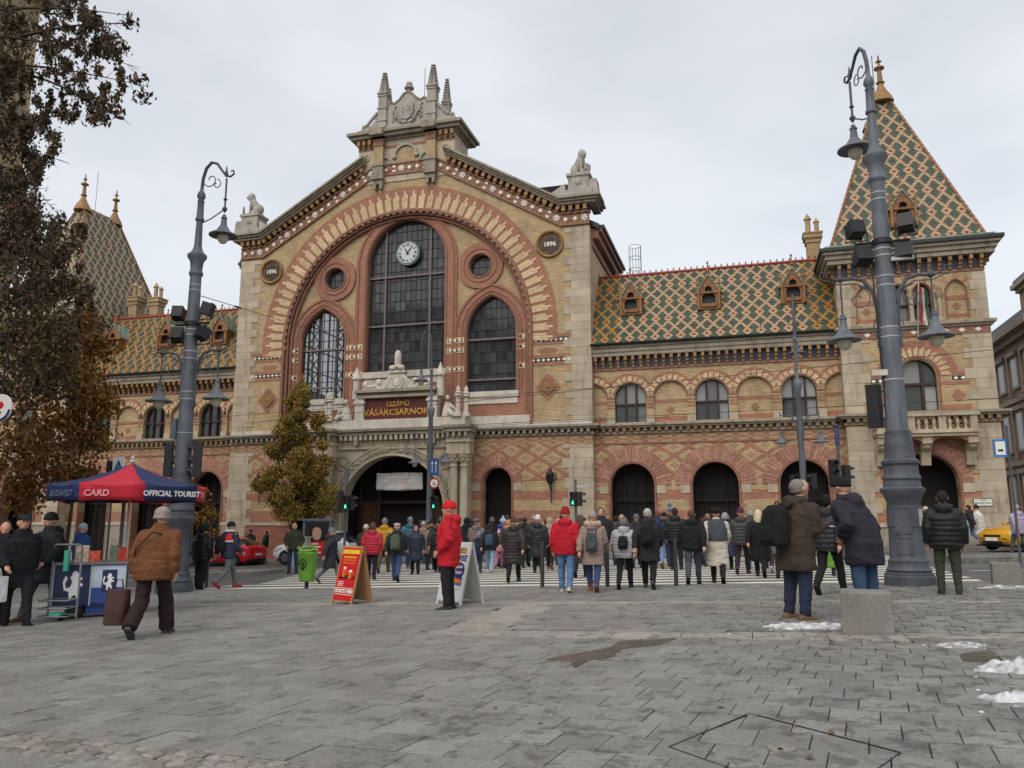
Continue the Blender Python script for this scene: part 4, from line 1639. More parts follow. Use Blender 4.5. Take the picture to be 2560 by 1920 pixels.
# name panel, its frame and the pediment
NX = XC + .1
P(MB().box(NX - 1.9, NX + 1.9, YP + .02, YP + .3, 6.93, 8.12), 'name_panel', mat('maroon_enamel', lin(92, 42, 36), .45, .12, 2))
panel = hall.children[-1]
M_GILT = mat('worn_gilt', lin(196, 150, 70), .45, .35, 5)
for txt, sz, z, dx in (('I.SZÁMÚ', .36, 7.78, .1), ('VÁSÁRCSARNOK', .5, 7.33, 0.0)):
    inst('gilt_letters', text_mesh(txt, sz, M_GILT, .015, bold=.006), panel, (NX + dx, YP + .0, z), (PI / 2, 0, 0), (1.02, 1, 1))
for s in (-1, 1):
    x = NX + s * 2.2
    mb = MB().box(x - .27, x + .27, YP - .15, YP + .4, 6.93, 8.15).box(x - .33, x + .33, YP - .22, YP + .4, 7.85, 8.0)
    P(mb, 'panel_pilaster', M_STONE_W)
    mb = MB().lathe([(.24, 8.15), (.24, 8.62), (.2, 8.66), (.2, 9.25), (.3, 9.29), (.3, 9.38), (.24, 9.42), (.02, 10.05)], NX + s * 2.55, YP + .15, 10)
    P(mb, 'side_spire', M_STONE_W, smooth=True)
    # seated figure
    f = MB()
    fx = NX + s * 3.05
    f.tube([(fx, YP + .05, 6.95), (fx, YP + .05, 7.3), (fx + s * .05, YP, 7.75)], [.36, .3, .2], 10)
    f.ball((fx + s * .02, YP - .05, 8.0), (.13, .14, .16), 9, 7)
    f.tube([(fx + s * .1, YP - .05, 7.65), (fx + s * .4, YP - .15, 7.45), (fx + s * .55, YP - .1, 7.25)], [.09, .08, .07], 7)
    f.tube([(fx, YP - .05, 7.2), (fx + s * .35, YP - .35, 7.15), (fx + s * .45, YP - .4, 6.95)], [.17, .15, .12], 8)
    f.ball((fx + s * .5, YP, 7.05), (.25, .25, .18), 8, 6)
    o = bpy.data.objects.new('seated_figure', remeshed(f, .035, 2, 'seated_figure', M_STONE_W))
    link(o, hall)
    # double small pinnacles at the ends
    for k, u in enumerate((3.85, 4.2)):
        x = XC + s * u
        mb = MB().lathe([(.2, 6.92), (.2, 7.15), (.13, 7.2), (.13, 7.95), (.24, 8.05), (.2, 8.15), (.26, 8.2), (.1, 8.3), (.13, 8.4), (.02, 8.62)], x, YP - .25 + k * .3, 8)
        mb.box(x - .22, x + .22, YP - .47 + k * .3, YP - .03 + k * .3, 6.922, 7.1)
        P(mb, 'small_pinnacle', M_STONE_W, smooth=True)
    g = MB()
    g.tube([(NX + s * (.35 + .28 * t), YP + .1, 9.28 - .52 * t + .2 * math.sin(t * 3)) for t in np.linspace(0, 1.0, 6)] + [(NX + s * (.8 + .35 * t), YP + .1, 8.75 + .25 * math.sin(PI * (1 + t))) for t in np.linspace(.1, 1, 6)] + [(NX + s * (1.3 + .7 * t), YP + .1, 8.9 - .35 * t + .35 * t * t) for t in np.linspace(0, 1, 6)], .13, 8)
    g.ball((NX + s * 1.12, YP + .05, 9.05), (.2, .13, .2), 9, 7)
    g.ball((NX + s * 1.95, YP + .05, 8.95), (.18, .12, .22), 9, 7)
    P(g, 'pediment_scroll', M_STONE_W, smooth=True, angle=60)
mb = MB().box(NX - 2.3, NX + 2.3, YP - .22, YP + .45, 8.15, 8.3).box(NX - 2.3, NX + 2.3, YP - .1, YP + .4, 8.3, 8.45).box(NX - 2.45, NX + 2.45, YP - .34, YP + .5, 8.45, 8.62)
P(mb, 'panel_cornice', M_STONE_D)
ped = [(-2.2, 8.62), (2.2, 8.62), (2.1, 8.78), (1.4, 8.72), (1.05, 8.85), (.8, 9.1), (.5, 9.3), (.4, 9.55), (-.4, 9.55), (-.5, 9.3), (-.8, 9.1), (-1.05, 8.85), (-1.4, 8.72), (-2.1, 8.78)]
P(MB().prism([(NX + u, z) for u, z in ped], YP + .02, YP + .35), 'pediment', M_STONE_W)
g = MB().ball((NX, YP + .0, 9.0), (.27, .08, .3), 12, 8)
g.band(circle(NX, 9.0, .3, 16), circle(NX, 9.0, .4, 16), YP - .04, YP + .03, closed=True)
P(g, 'cartouche', M_STONE_W, smooth=True)
g = MB().box(NX - .5, NX + .5, YP - .08, YP + .4, 9.55, 9.68)
for s in (-1, 1):
    g.ball((NX + s * .26, YP - .02, 9.82), (.22, .2, .17), 10, 7)
g.lathe([(.2, 9.9), (.17, 10.0), (.2, 10.1), (.2, 10.6), (.14, 10.78), (.03, 10.86)], NX, YP + .1, 10)
P(g, 'pediment_finial', M_STONE_W, smooth=True, angle=50)
# inside the porch: doors, glazed screen, banner
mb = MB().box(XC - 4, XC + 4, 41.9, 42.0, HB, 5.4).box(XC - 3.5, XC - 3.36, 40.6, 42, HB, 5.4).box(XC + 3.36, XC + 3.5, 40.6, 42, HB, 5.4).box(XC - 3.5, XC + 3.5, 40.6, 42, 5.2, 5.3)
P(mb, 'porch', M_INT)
mb = MB()
for u in (-2.7, -1.55, 1.75, 2.75):
    mb.box(XC + u - .08, XC + u + .08, 41.35, 41.5, HB, 4.6)
mb.box(XC - 3.2, XC + 3.2, 41.34, 41.5, 2.35, 2.5)
P(mb, 'door_frame', M_DARKWOOD)
for u0, u1 in ((-2.62, -1.63), (1.83, 2.67)):
    P(MB().box(XC + u0, XC + u1, 41.42, 41.46, HB, 2.35), 'door_leaf', mat('brown_door_glass', lin(74, 54, 38), .25, .3, 2))

banner = thing('entrance_banner', 'creased white fabric banner hanging in the main entrance arch', 'banner', (XC, 41.0, 2.6))
B0, B1 = at_y(941, 1183, 40.6), at_y(1056, 1224, 40.6)
g = MB()
NXb, NZb = 26, 8
vs = []
for j in range(NZb + 1):
    for i in range(NXb + 1):
        u, v = i / NXb, j / NZb
        sag = .06 * math.sin(PI * u) * v + .02 * math.sin(9 * u + 3 * v)
        vs.append((B0.x + (B1.x - B0.x) * u, 40.6 + .05 * math.sin(7 * u + 5 * v) * math.sin(4 * v + 2 * u) + .02 * math.sin(23 * u + 11 * v), B0.z + (B1.z - B0.z) * v - sag * .6))
fs = [(j * (NXb + 1) + i, j * (NXb + 1) + i + 1, (j + 1) * (NXb + 1) + i + 1, (j + 1) * (NXb + 1) + i) for j in range(NZb) for i in range(NXb)]
g.add(vs, fs)


def banner_mat():
    n = NT('printed_banner')
    x, y, z = n.xyz()
    u = n.rng(x, B0.x, B1.x, 0, 1)
    v = n.rng(z, B1.z, B0.z, 0, 1)
    base = lin(206, 204, 200)
    wob = n.math('ADD', v, n.math('MULTIPLY', n.noise(1.2, 2), .1))
    lines = n.ramp(wob, [(0.0, 0), (.34, 0), (.36, 1), (.42, 1), (.44, 0), (.47, 0), (.49, 1), (.55, 1), (.57, 0), (.62, 0), (.635, .8), (.665, .8), (.68, 0), (.88, 0), (.9, .7), (.97, .7)])
    ins = n.math('MULTIPLY', n.math('GREATER_THAN', u, .3), n.math('LESS_THAN', u, .74))
    wd = n.math('GREATER_THAN', n.noise(16, 1, stretch=(1, 1, .05)), .5)
    f = n.math('MULTIPLY', n.math('MULTIPLY', lines, ins), wd)
    c = n.mix(n.math('MULTIPLY', f, .75), base, n.mix(n.math('LESS_THAN', v, .58), lin(70, 72, 80), lin(186, 110, 120)))
    n.color(c)
    n.set(.6)
    return n.mat


o = g.build('cloth', banner_mat(), banner, smooth=True, angle=180)
sm = o.modifiers.new('thick', 'SOLIDIFY'); sm.thickness = .004
P(MB().tube([(B0.x - .1, 40.62, B0.z + .02), (XC - 3.1, 40.9, B0.z + .4)], .008, 4), 'banner_cord', M_IRON, banner)
P(MB().tube([(B1.x + .1, 40.62, B0.z + .02), (XC + 3.1, 40.9, B0.z + .4)], .008, 4), 'banner_cord', M_IRON, banner)

# ---------------------------------------------------------------- roof tiles
T_GREEN = mat('green_glazed_tile', lin(76, 86, 70), .4, .35, 9)
T_PEACH = mat('peach_glazed_tile', lin(182, 150, 116), .4, .22, 9)
T_OCHRE = mat('ochre_glazed_tile', lin(168, 124, 66), .4, .25, 9)
T_RED = mat('oxblood_glazed_tile', lin(138, 52, 40), .32, .25, 9)
T_DARK = mat('violet_glazed_tile', lin(78, 62, 78), .32, .3, 9)
TILES = [T_GREEN, T_PEACH, T_OCHRE, T_RED, T_DARK]


def tile_colour(i, j, ochre):
    """rows of red-hearted flowers between chains of green lozenges"""
    dh = abs((2 * i + (j % 2) + 4) % 8 - 4)
    r = j % 12
    warm = 2 if ochre else 1
    if r < 5:
        if dh + abs(r - 2) <= .5: return 3
        return warm if dh + abs(r - 2) <= 2 else 0
    q = abs(r - 8)
    if dh + q == 4: return warm
    return 4 if dh + q <= .5 else 0


def tiled(name, p_bl, p_br, p_tl, p_tr, tw=.165, ex=.112, ochre_w=0.0, phase=0):
    """lay beaver-tail tiles over the quad given by its four corners (bottom left/right, top left/right)"""
    bl, br, tl, tr = (Vector(p) for p in (p_bl, p_br, p_tl, p_tr))
    up = ((tl + tr) - (bl + br)) * .5
    ridge = (br - bl).normalized()
    nrm = ridge.cross(up).normalized()
    up_n = nrm.cross(ridge).normalized()
    Hh = (tl - bl).dot(up_n)
    rows = int(Hh / ex)
    mb = MB()
    W0 = (br - bl).length
    cols = int(W0 / tw)
    o_l = (tl - bl).dot(ridge)
    o_r = W0 + (tr - br).dot(ridge)
    for j in range(rows + 1):
        t = j / max(rows, 1)
        xl, xr = o_l * t, W0 + (o_r - W0) * t
        for i in range(-1, cols + 2):
            x0 = (i + (.5 if j % 2 else 0)) * tw
            x1 = x0 + tw
            if x1 <= xl + .02 or x0 >= xr - .02: continue
            x0, x1 = max(x0, xl), min(x1, xr)
            cx_, c = (x0 + x1) / 2, None
            s0 = j * ex
            s1 = s0 + ex * 1.35
            lift = .026
            w = x1 - x0
            ch = min(.05, w * .3)
            pts = [(x0 + .004, s1, .004), (x1 - .004, s1, .004), (x1 - .004, s0 + .035, lift), (x1 - ch, s0, lift), (x0 + ch, s0, lift), (x0 + .004, s0 + .035, lift)]
            V = [bl + ridge * a + up_n * b + nrm * cc for a, b, cc in pts]
            V += [bl + ridge * a + up_n * b + nrm * .0 for a, b, cc in pts[2:]]
            edge = min(x0 - xl, xr - x1)
            col = tile_colour(i, j + phase, edge < ochre_w)
            mb.add(V, [(0, 1, 2, 3, 4, 5), (2, 6, 7, 3), (3, 7, 8, 4), (4, 8, 9, 5)], col)
    return P(mb, name, TILES, kind='stuff')


def deck(name, corners, m, th=.08):
    a, b, c, d = (Vector(p) for p in corners)
    n = (b - a).cross(d - a).normalized() * th
    vs = [a, b, c, d, a - n, b - n, c - n, d - n]
    return P(MB().add(vs, [(0, 1, 2, 3), (7, 6, 5, 4), (0, 4, 5, 1), (1, 5, 6, 2), (2, 6, 7, 3), (3, 7, 4, 0)]), name, m)


# ---------------------------------------------------------------- wings
W0u, W1u = HW, 23.25
gates = [12.9, 17.05, 21.25]
blinds = [10.85, 14.98, 19.15, 23.3]
EAVE_Y, EAVE_Z, RID_Y, RID_Z = 40.42, 10.62, 43.35, 15.12


def dormer(cx, s):
    """small gothic terracotta dormer sitting on the tiles"""
    sl = (RID_Z - EAVE_Z) / (RID_Y - EAVE_Y)
    zb = 12.35
    yb = EAVE_Y + (zb - EAVE_Z) / sl - .12
    d = MB()
    outer = [(-.48, 0), (.48, 0), (.48, .72), (.36, .95), (0, 1.5), (-.36, .95), (-.48, .72)]
    hole = [(-.27, .22), (.27, .22), (.27, .55), (.16, .72), (.12, .95), (0, 1.02), (-.12, .95), (-.16, .72), (-.27, .55)]
    d.panel([(cx + u, zb + z) for u, z in outer], [[(cx + u, zb + z) for u, z in hole]], yb, .3, edge=1.2)
    d.box(cx - .56, cx + .56, yb - .06, yb + .3, zb + .68, zb + .75)
    d.box(cx - .3, cx + .3, yb - .07, yb + .1, zb + .1, zb + .24)
    o = P(d, 'dormer', mat('brown_terracotta', lin(132, 88, 50), .55, .35, 5, .3, 25))
    g = MB().box(cx - .3, cx + .3, yb + .2, yb + .24, zb, zb + 1.05)
    P(g, 'dormer_glass', M_IRON, o)
    g = MB()
    g.lathe([(.1, zb + 1.42), (.05, zb + 1.6), (.09, zb + 1.66), (.04, zb + 1.72), (.025, zb + 2.0), (.06, zb + 2.04), (.01, zb + 2.12)], cx, yb + .1, 6)
    for q in (-1, 1):
        g.lathe([(.06, zb + .7), (.05, zb + 1.05), (.075, zb + 1.08), (.01, zb + 1.4)], cx + q * .44, yb - .0, 5)
        for k in range(4):
            g.ball((cx + q * (.4 - k * .1), yb - .03, zb + .92 + k * .155), (.05, .05, .05), 5, 4)
        g.tube([(cx + q * .42, yb - .04, zb), (cx + q * .42, yb - .04, zb + .7)], .05, 6)
    P(g, 'dormer_finials', M_GOLD, o)
    g = MB()
    g.add([(cx - .5, yb - .05, zb + .74), (cx, yb - .05, zb + 1.54), (cx + .5, yb - .05, zb + .74), (cx - .5, yb + 1.1, zb + .74), (cx, yb + 1.1, zb + 1.54), (cx + .5, yb + 1.1, zb + .74),
           (cx - .44, yb - .05, zb + .74), (cx, yb - .05, zb + 1.46), (cx + .44, yb - .05, zb + .74)], [(0, 1, 4, 3), (1, 2, 5, 4), (0, 6, 7, 1), (1, 7, 8, 2)])
    P(g, 'dormer_roof', M_COPPER, o)
    K = Matrix.Translation((cx, yb, zb)) @ Matrix.Scale(1.26, 4) @ Matrix.Translation((-cx, -yb, -zb))
    for q in [o] + list(o.children):
        q.data.transform(K)


ev_mod = MB().box(-.075, .075, -.34, .02, .34, .56).box(-.07, .07, -.2, .02, .16, .34).box(-.065, .065, -.1, .02, -.02, .16).mesh('modillion', M_GOLD)
vous_s = vouss_mesh(.92, [1.17, 1.2], .095, .022, M_CREAM_PLAIN)

for s in (-1, 1):
    def X(u): return XC + s * u
    xa, xb = sorted((X(W0u), X(W1u)))
    # ground floor
    holes = [arch(X(u), 1.12, HB + .2, 3.2, n=20) for u in gates]
    P(MB().panel([(xa, HB), (xb, HB), (xb, 5.9), (xa, 5.9)], holes, YW, .5), 'wing_ground_floor', M_GROUNDFLOOR)
    for u in gates:
        red_arch(X(u), 1.12, 3.2, .85, YW, 22)
        dark_opening(X(u), 1.12, 4.4, YW, 1.0)
        gt = MB()
        for q in np.linspace(-1.0, 1.0, 5): gt.box(X(u) + q - .03, X(u) + q + .03, YW + .8, YW + .86, HB, 4.4)
        gt.box(X(u) - 1.1, X(u) + 1.1, YW + .79, YW + .87, 2.4, 2.5)
        P(gt, 'gate', M_INT)
        for q in (-1, 1):      # toothed red jamb blocks beside the stripes
            for k in range(9):
                wq = .3 if k % 2 else .2
                a_, b_ = sorted((X(u) + q * 1.14, X(u) + q * (1.14 + wq)))
                P(MB().box(a_, b_, YW - .012, YW + .004, 1.32 + k * .155, 1.32 + k * .155 + .15), 'jamb_bricks', M_RED_PLAIN)
    edges = [W0u] + sorted(sum(([g - 1.2, g + 1.2] for g in gates), [])) + [W1u]
    for k in range(0, len(edges), 2):
        a_, b_ = sorted((X(edges[k]), X(edges[k + 1])))
        P(MB().box(a_, b_, YW - .05, YW + .01, HB, 1.12), 'plinth', mat('plinth_stone', lin(146, 138, 124), .85, .2, 3, .3, 30))
        P(MB().box(a_, b_, YW - .1, YW + .01, 1.12, 1.3), 'plinth_moulding', M_STONE)
    P(MB().box(xa, xb, YW - .05, YW, 5.33, 5.42), 'string_course', M_TERRA)
    run('string_cornice', xa, xb, YW, STR, M_STONE_D)
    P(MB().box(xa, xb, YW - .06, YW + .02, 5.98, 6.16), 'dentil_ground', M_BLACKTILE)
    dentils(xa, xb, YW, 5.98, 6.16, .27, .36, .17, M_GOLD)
    # upper storey
    wins = [arch(X(u), .82, 6.45, 7.72, n=18) for u in gates]
    bl = []
    for u in blinds:
        p = arch(X(u), .85, 6.45, 7.72, n=18)
        p = clip_cell(p, xa + .02, xb - .02, 0, 20)
        if p: bl.append((u, p))
    mb = MB().panel([(xa, 5.9), (xb, 5.9), (xb, 9.4), (xa, 9.4)], wins + [p for _, p in bl], YW, .32)
    P(mb, 'wing_wall', M_CREAM)
    for u, p in bl:
        P(MB().prism(p, YW + .13, YW + .2), 'blind_panel', M_CREAM)
        x0, x1 = min(q[0] for q in p), max(q[0] for q in p)
        red_strip(x0, x1, 6.45, 6.72, YW + .13); red_strip(x0, x1, 7.45, 7.62, YW + .13)
        if abs(x1 - x0) > 1.2:
            for q in range(-2, 3):
                w = .2 * (1 - abs(q) / 3.2)
                red_strip(X(u) - w, X(u) + w, 7.05 + q * .078 - .037, 7.05 + q * .078 + .037, YW + .128)
    for u in gates:
        def gsel(i, j): return M_GLASS_F if (j > 0 and s > 0) or (i == 2 and s > 0) else M_GLASS
        glazing('wing_window', arch(X(u), .82, 6.45, 7.72, n=18), YW + .3, [X(u) - .26, X(u) + .3], [7.42], (X(u) - .26, X(u) + .3), (7.42,), gsel, M_DARKWOOD, M_DARKWOOD, .05, .1)
        P(MB().box(X(u) - .9, X(u) + .9, YW - .02, YW + .3, 6.385, 6.46), 'window_sill', M_STONE)
    allc = sorted(gates + blinds)
    for c in allc:
        if not (W0u - .2 < c < W1u + .2): continue
        inn = arch_curve(X(c), .86, 7.72, n=20)
        out = arch_curve(X(c), 1.34, 7.72, n=20)
        lim0, lim1 = max(xa, X(c) - 1.035), min(xb, X(c) + 1.035)
        cl = lambda p: (min(max(p[0], lim0), lim1), p[1])
        P(MB().band([cl(p) for p in inn], [cl(p) for p in out], YW - .018, YW - .001), 'arcade_arch', M_RED)
        for k in range(11):
            a = R_(-80) + R_(160) * k / 10
            x = X(c) + 1.05 * math.sin(a)
            if x < xa + .06 or x > xb - .06: continue
            inst('voussoir', vous_s, hall, (X(c), YW - .019, 7.72), (0, a, 0))
        moulding('arch_roll', [p for p in arch_curve(X(c), .87, 7.72, n=20) if xa < p[0] < xb], YW - .01, .035, M_TERRA)
    for k in range(len(allc) - 1):      # striped piers and their stone feet
        mcx = X((allc[k] + allc[k + 1]) / 2)
        for q in range(4):
            red_strip(mcx - .19, mcx + .19, 7.2 + q * .17, 7.2 + q * .17 + .08, YW)
        P(MB().box(mcx - .21, mcx + .21, YW - .06, YW + .02, 6.385, 6.78), 'pier_foot', M_STONE)
    # eaves
    P(MB().box(xa, xb, YW - .07, YW + .02, 9.25, 9.36), 'eaves_moulding', M_TERRA)
    P(MB().box(xa, xb, YW - .03, YW + .02, 9.36, 9.96), 'eaves_tiles', M_NAVYTILE)
    n = 31
    for k in range(n):
        inst('modillion', ev_mod, hall, (xa + (xb - xa) * (k + .5) / n, YW - .03, 9.39))
    run('eaves_cornice', xa, xb, YW, ((9.96, 10.16, .4), (10.17, 10.4, .46), (10.4, 10.5, .56)), M_STONE_D)
    gm = MB().rings([[(x, YW - .62 + .13 * math.sin(q), 10.62 - .13 * math.cos(q)) for q in np.linspace(-PI / 2, PI / 2 + .01, 8)] + [(x, YW - .3, 10.62), (x, YW - .3, 10.5)] for x in (xa, xb)])
    P(gm, 'gutter', M_GUTTER)
    # roof
    deck('wing_roof', ((xa, EAVE_Y, EAVE_Z), (xb, EAVE_Y, EAVE_Z), (xb, RID_Y, RID_Z), (xa, RID_Y, RID_Z)), M_IRON)
    deck('wing_roof_rear', ((xb, 46.4, EAVE_Z), (xa, 46.4, EAVE_Z), (xa, RID_Y, RID_Z), (xb, RID_Y, RID_Z)), M_IRON)
    tiled('wing_roof_tiles', (xa, EAVE_Y, EAVE_Z), (xb, EAVE_Y, EAVE_Z), (xa, RID_Y, RID_Z), (xb, RID_Y, RID_Z), ochre_w=1.3 if s > 0 else 9)
    rt = MB()
    nr = int((xb - xa) / .32)
    cap = MB().tube([(-.17, 0, 0), (.17, 0, 0)], .1, 8).lathe([(.05, .07), (.03, .16), (.05, .19), (.01, .24)], -.13, 0, 5).mesh('ridge_tile', T_RED)
    for k in range(nr):
        inst('ridge_tile', cap, hall, (xa + (xb - xa) * (k + .5) / nr, RID_Y, RID_Z + .02))
    for u in (13.0, 17.1, 21.3):
        dormer(X(u), s)
    mb = MB().box(X(17.35) - .42, X(17.35) + .42, EAVE_Y + .5, EAVE_Y + 1.0, 11.4, 11.45)
    mb.xf(Matrix.Translation((X(17.35), EAVE_Y + .62, 11.45)) @ Matrix.Rotation(R_(50), 4, 'X') @ Matrix.Translation((-X(17.35), -EAVE_Y - .75, -11.42)))
    P(mb, 'roof_hatch', M_COPPER)
    gd = MB()
    for k in range(26):
        x = xa + .5 + (xb - xa - 1) * k / 25
        gd.tube([(x, EAVE_Y + .22, 10.95), (x, EAVE_Y + .18, 11.25)], .012, 4)
    P(gd, 'snow_guards', M_IRON, kind='stuff')

# ---------------------------------------------------------------- corner towers
TC, TH = 26.45, 3.2


def tower(s):
    def X(u): return XC + s * u
    cx = X(TC)
    xa, xb = cx - TH, cx + TH
    yb = 49.0
    # ground floor + upper floors front
    P(MB().panel([(xa, HB), (xb, HB), (xb, 5.9), (xa, 5.9)], [arch(cx, 1.35, HB + .2, 3.1, n=18)], YT, .6), 'tower_ground_floor', M_GROUNDFLOOR)
    dark_opening(cx, 1.35, 4.5, YT, 1.4)
    red_arch(cx, 1.35, 3.1, .6, YT, 18)
    main = arch(cx, .82, 6.45, 8.05, n=18)
    ups = [arch(cx + q * .5, .4, 10.75, 12.0, .55, 12) for q in (-1, 1)]
    bls = [arch(cx + q * 1.95, .42, 10.75, 12.0, .6, 12) for q in (-1, 1)]
    P(MB().panel([(xa, 5.9), (xb, 5.9), (xb, 13.2), (xa, 13.2)], [main] + ups + bls, YT, .34), 'tower_wall', M_CREAM)
    for q, p in zip((-1, 1), bls):
        P(MB().prism(p, YT + .12, YT + .2), 'blind_panel', M_CREAM)
        c = cx + q * 1.95
        red_strip(c - .42, c + .42, 10.75, 10.98, YT + .12); red_strip(c - .42, c + .42, 11.65, 11.88, YT + .12)
        for k in range(-2, 3):
            w = .19 * (1 - abs(k) / 3.2)
            red_strip(c - w, c + w, 11.35 + k * .07 - .034, 11.35 + k * .07 + .034, YT + .118)
    glazing('tower_window', main, YT + .32, [cx + .22], [7.72], (cx + .22,), (7.72,), lambda i, j: M_GLASS if (i + j) % 2 == 0 else M_GLASS_F, M_DARKWOOD, M_DARKWOOD, .06, .13)
    for k, p in enumerate(ups):
        glazing('tower_window', p, YT + .3, [], [11.55], (), (11.55,), M_GLASS_F if k == 0 else M_GLASS, M_DARKWOOD, M_DARKWOOD, .05, .08)
    for u in (-.5, .5):
        moulding('arch_roll', arch(cx + u, .44, 10.75, 12.0, .6, 12), YT - .01, .04, M_TERRA)
    for u in (-1.95, 1.95):
        moulding('arch_roll', arch(cx + u, .46, 10.75, 12.0, .65, 12), YT - .01, .04, M_TERRA)
        for k in range(9):
            a = R_(-78) + R_(156) * k / 8
            if k % 2 == 0:
                inst('voussoir', vouss_t, hall, (cx + u, YT - .002, 12.05), (0, a, 0))
    for k in range(11):
        a = R_(-60) + R_(120) * k / 10
        if k % 2 == 0: inst('voussoir', vouss_t2, hall, (cx, YT - .002, 11.75), (0, a, 0))
    for u in (-1.2, 0, 1.2):
        c = MB().lathe([(.16, 10.62), (.16, 10.75), (.1, 10.8), (.1, 11.75), (.13, 11.78), (.18, 11.98), (.2, 12.05), (0, 12.05)], cx + u, YT - .08, 10)
        P(c, 'colonnette', M_STONE, smooth=True)
    # big window arch
    ring = MB().band(arch_curve(cx, .9, 8.05, n=20), arch_curve(cx, 1.75, 8.05, n=20), YT - .016, YT - .001)
    P(ring, 'window_arch', M_RED)
    for k in range(15):
        a = R_(-84) + R_(168) * k / 14
        inst('voussoir', vouss_w, hall, (cx, YT - .017, 8.05), (0, a, 0))
    moulding('arch_roll', arch(cx, .9, 6.45, 8.05, n=20), YT - .01, .05, M_TERRA)
    for q in (-1, 1):
        a, b = sorted((cx + q * .95, cx + q * 2.15))
        red_strip(a, b, 7.62, 7.78, YT); red_strip(a, b, 8.05, 8.22, YT)
        lozenge_row(cx + q * 1.75 - .3, cx + q * 1.75 + .3, 7.92, YT, .18)
        c = cx + q * 1.65
        for k in range(-3, 4):
            w = .3 * (1 - abs(k) / 4.2)
            red_strip(c - w, c + w, 7.1 + k * .08 - .038, 7.1 + k * .08 + .038, YT)
        red_strip(a, b, 6.45, 6.68, YT)
        quoins_at(cx + q * TH, q, 6.42, 10.0, YT)
        quoins_at(cx + q * TH, q, 10.62, 12.9, YT, (.55, .7))
        quoins_at(cx + q * TH, q, HB, 5.8, YT, (1.05, 1.25))
    # string with lozenges
    P(MB().box(xa - .02, xb + .02, YT - .06, YT, 9.98, 10.34), 'lozenge_frieze', M_TERRA)
    for k in range(9):
        inst('lozenge', big_loz, hall, (xa + .5 + (xb - xa - 1) * k / 8, YT - .061, 10.16), (0, 0, 0), (1.1, 1, .8))
    mb = MB()
    for z0, z1, pr in ((10.34, 10.46, .14), (10.46, 10.6, .26)):
        mb.box(xa - pr, xb + pr, YT - pr, yb, z0, z1)
    P(mb, 'tower_string', M_STONE_D)
    mb = MB()
    for z0, z1, pr in STR:
        mb.box(xa - pr, xb + pr, YT - pr, YT + .9, z0, z1)
    P(mb, 'string_cornice', M_STONE_D)
    dentils(xa - .1, xb + .1, YT, 5.98, 6.16, .27, .34, .17, M_GOLD)
    P(MB().box(xa - .03, xb + .03, YT - .06, YT + .6, 5.98, 6.16), 'dentil_ground', M_BLACKTILE)
    # flanks
    for q in (-1, 1):
        x0, x1 = sorted((cx + q * TH, cx + q * (TH - .3)))
        P(MB().box(x0, x1, YT + .003, yb, HB, 13.2), 'tower_flank', M_CREAM)
    P(MB().box(xa, xb, yb - .3, yb, HB, 13.19), 'tower_rear', M_CREAM)
    P(MB().box(xa + .3, xb - .3, YT + 1.6, YT + 1.7, 5.5, 13.1), 'tower_inner', M_INT)
    # cornice
    mb = MB().box(xa - .03, xb + .03, YT - .05, yb, 12.98, 13.08)
    P(mb, 'cornice_moulding', M_TERRA)
    P(MB().box(xa - .02, xb + .02, YT - .03, yb, 13.08, 13.7), 'eaves_tiles', M_NAVYTILE)
    for k in range(15):
        inst('modillion', ev_mod, hall, (xa + .12 + (xb - xa - .24) * k / 14, YT - .03, 13.12))
    for k in range(18):
        for q in (-1, 1):
            inst('modillion', ev_mod, hall, (cx + q * (TH + .01), YT + .35 + k * .46, 13.12), (0, 0, q * PI / 2))
    mb = MB()
    for z0, z1, pr in ((13.7, 13.92, .42), (13.93, 14.15, .52), (14.15, 14.3, .66)):
        mb.box(xa - pr, xb + pr, YT - pr, yb + pr, z0, z1)
    P(mb, 'tower_cornice', M_STONE_D)
    P(MB().box(xa - .78, xb + .78, YT - .78, yb + .78, 14.3, 14.46), 'gutter', M_GUTTER)
    P(MB().box(xa - .5, xb + .5, YT - .5, yb + .5, 14.46, 14.62), 'roof_skirt', M_COPPER)
    # steep tiled roof with short ridge
    xl, xr, yf, yr = xa - .2, xb + .2, YT - .2, yb + .2
    y1r, y2r, zr, zb = 43.0, 46.0, 24.0, 14.55
    hw = .28
    A, B, C, D = (xl, yf, zb), (xr, yf, zb), (xr, yr, zb), (xl, yr, zb)
    f1, f2 = (cx - hw, y1r - .1, zr - .4), (cx + hw, y1r - .1, zr - .4)
    r1, r2 = (cx - hw, y2r + .1, zr - .4), (cx + hw, y2r + .1, zr - .4)
    deck('tower_roof', (A, B, f2, f1), M_IRON, .05)
    deck('tower_roof_side', (B, C, r2, f2), M_IRON, .05)
    deck('tower_roof_side', (D, A, f1, r1), M_IRON, .05)
    deck('tower_roof_rear', (C, D, r1, r2), M_IRON, .05)
    tiled('tower_roof_tiles', A, B, f1, f2, .165, .115)
    if s > 0:
        tiled('tower_roof_tiles', D, A, r1, f1, .165, .115)
    else:
        tiled('tower_roof_tiles', B, C, f2, r2, .165, .115)
    crest = MB().tube([(0, 0, -.17), (0, 0, .17)], .075, 6).ball((0, 0, .1), (.1, .1, .05), 5, 4).mesh('hip_tile', mat('brown_hip_tile', lin(140, 102, 66), .5))
    for p0, p1 in ((A, f1), (B, f2), (C if s < 0 else D, r2 if s < 0 else r1)):
        a, b = Vector(p0), Vector(p1)
        n = int((b - a).length / .31)
        rot = (b - a).to_track_quat('Z', 'Y').to_euler()
        for k in range(n):
            c = a.lerp(b, (k + .5) / n)
            inst('hip_tile', crest, hall, (c.x, c.y, c.z + .04), rot)
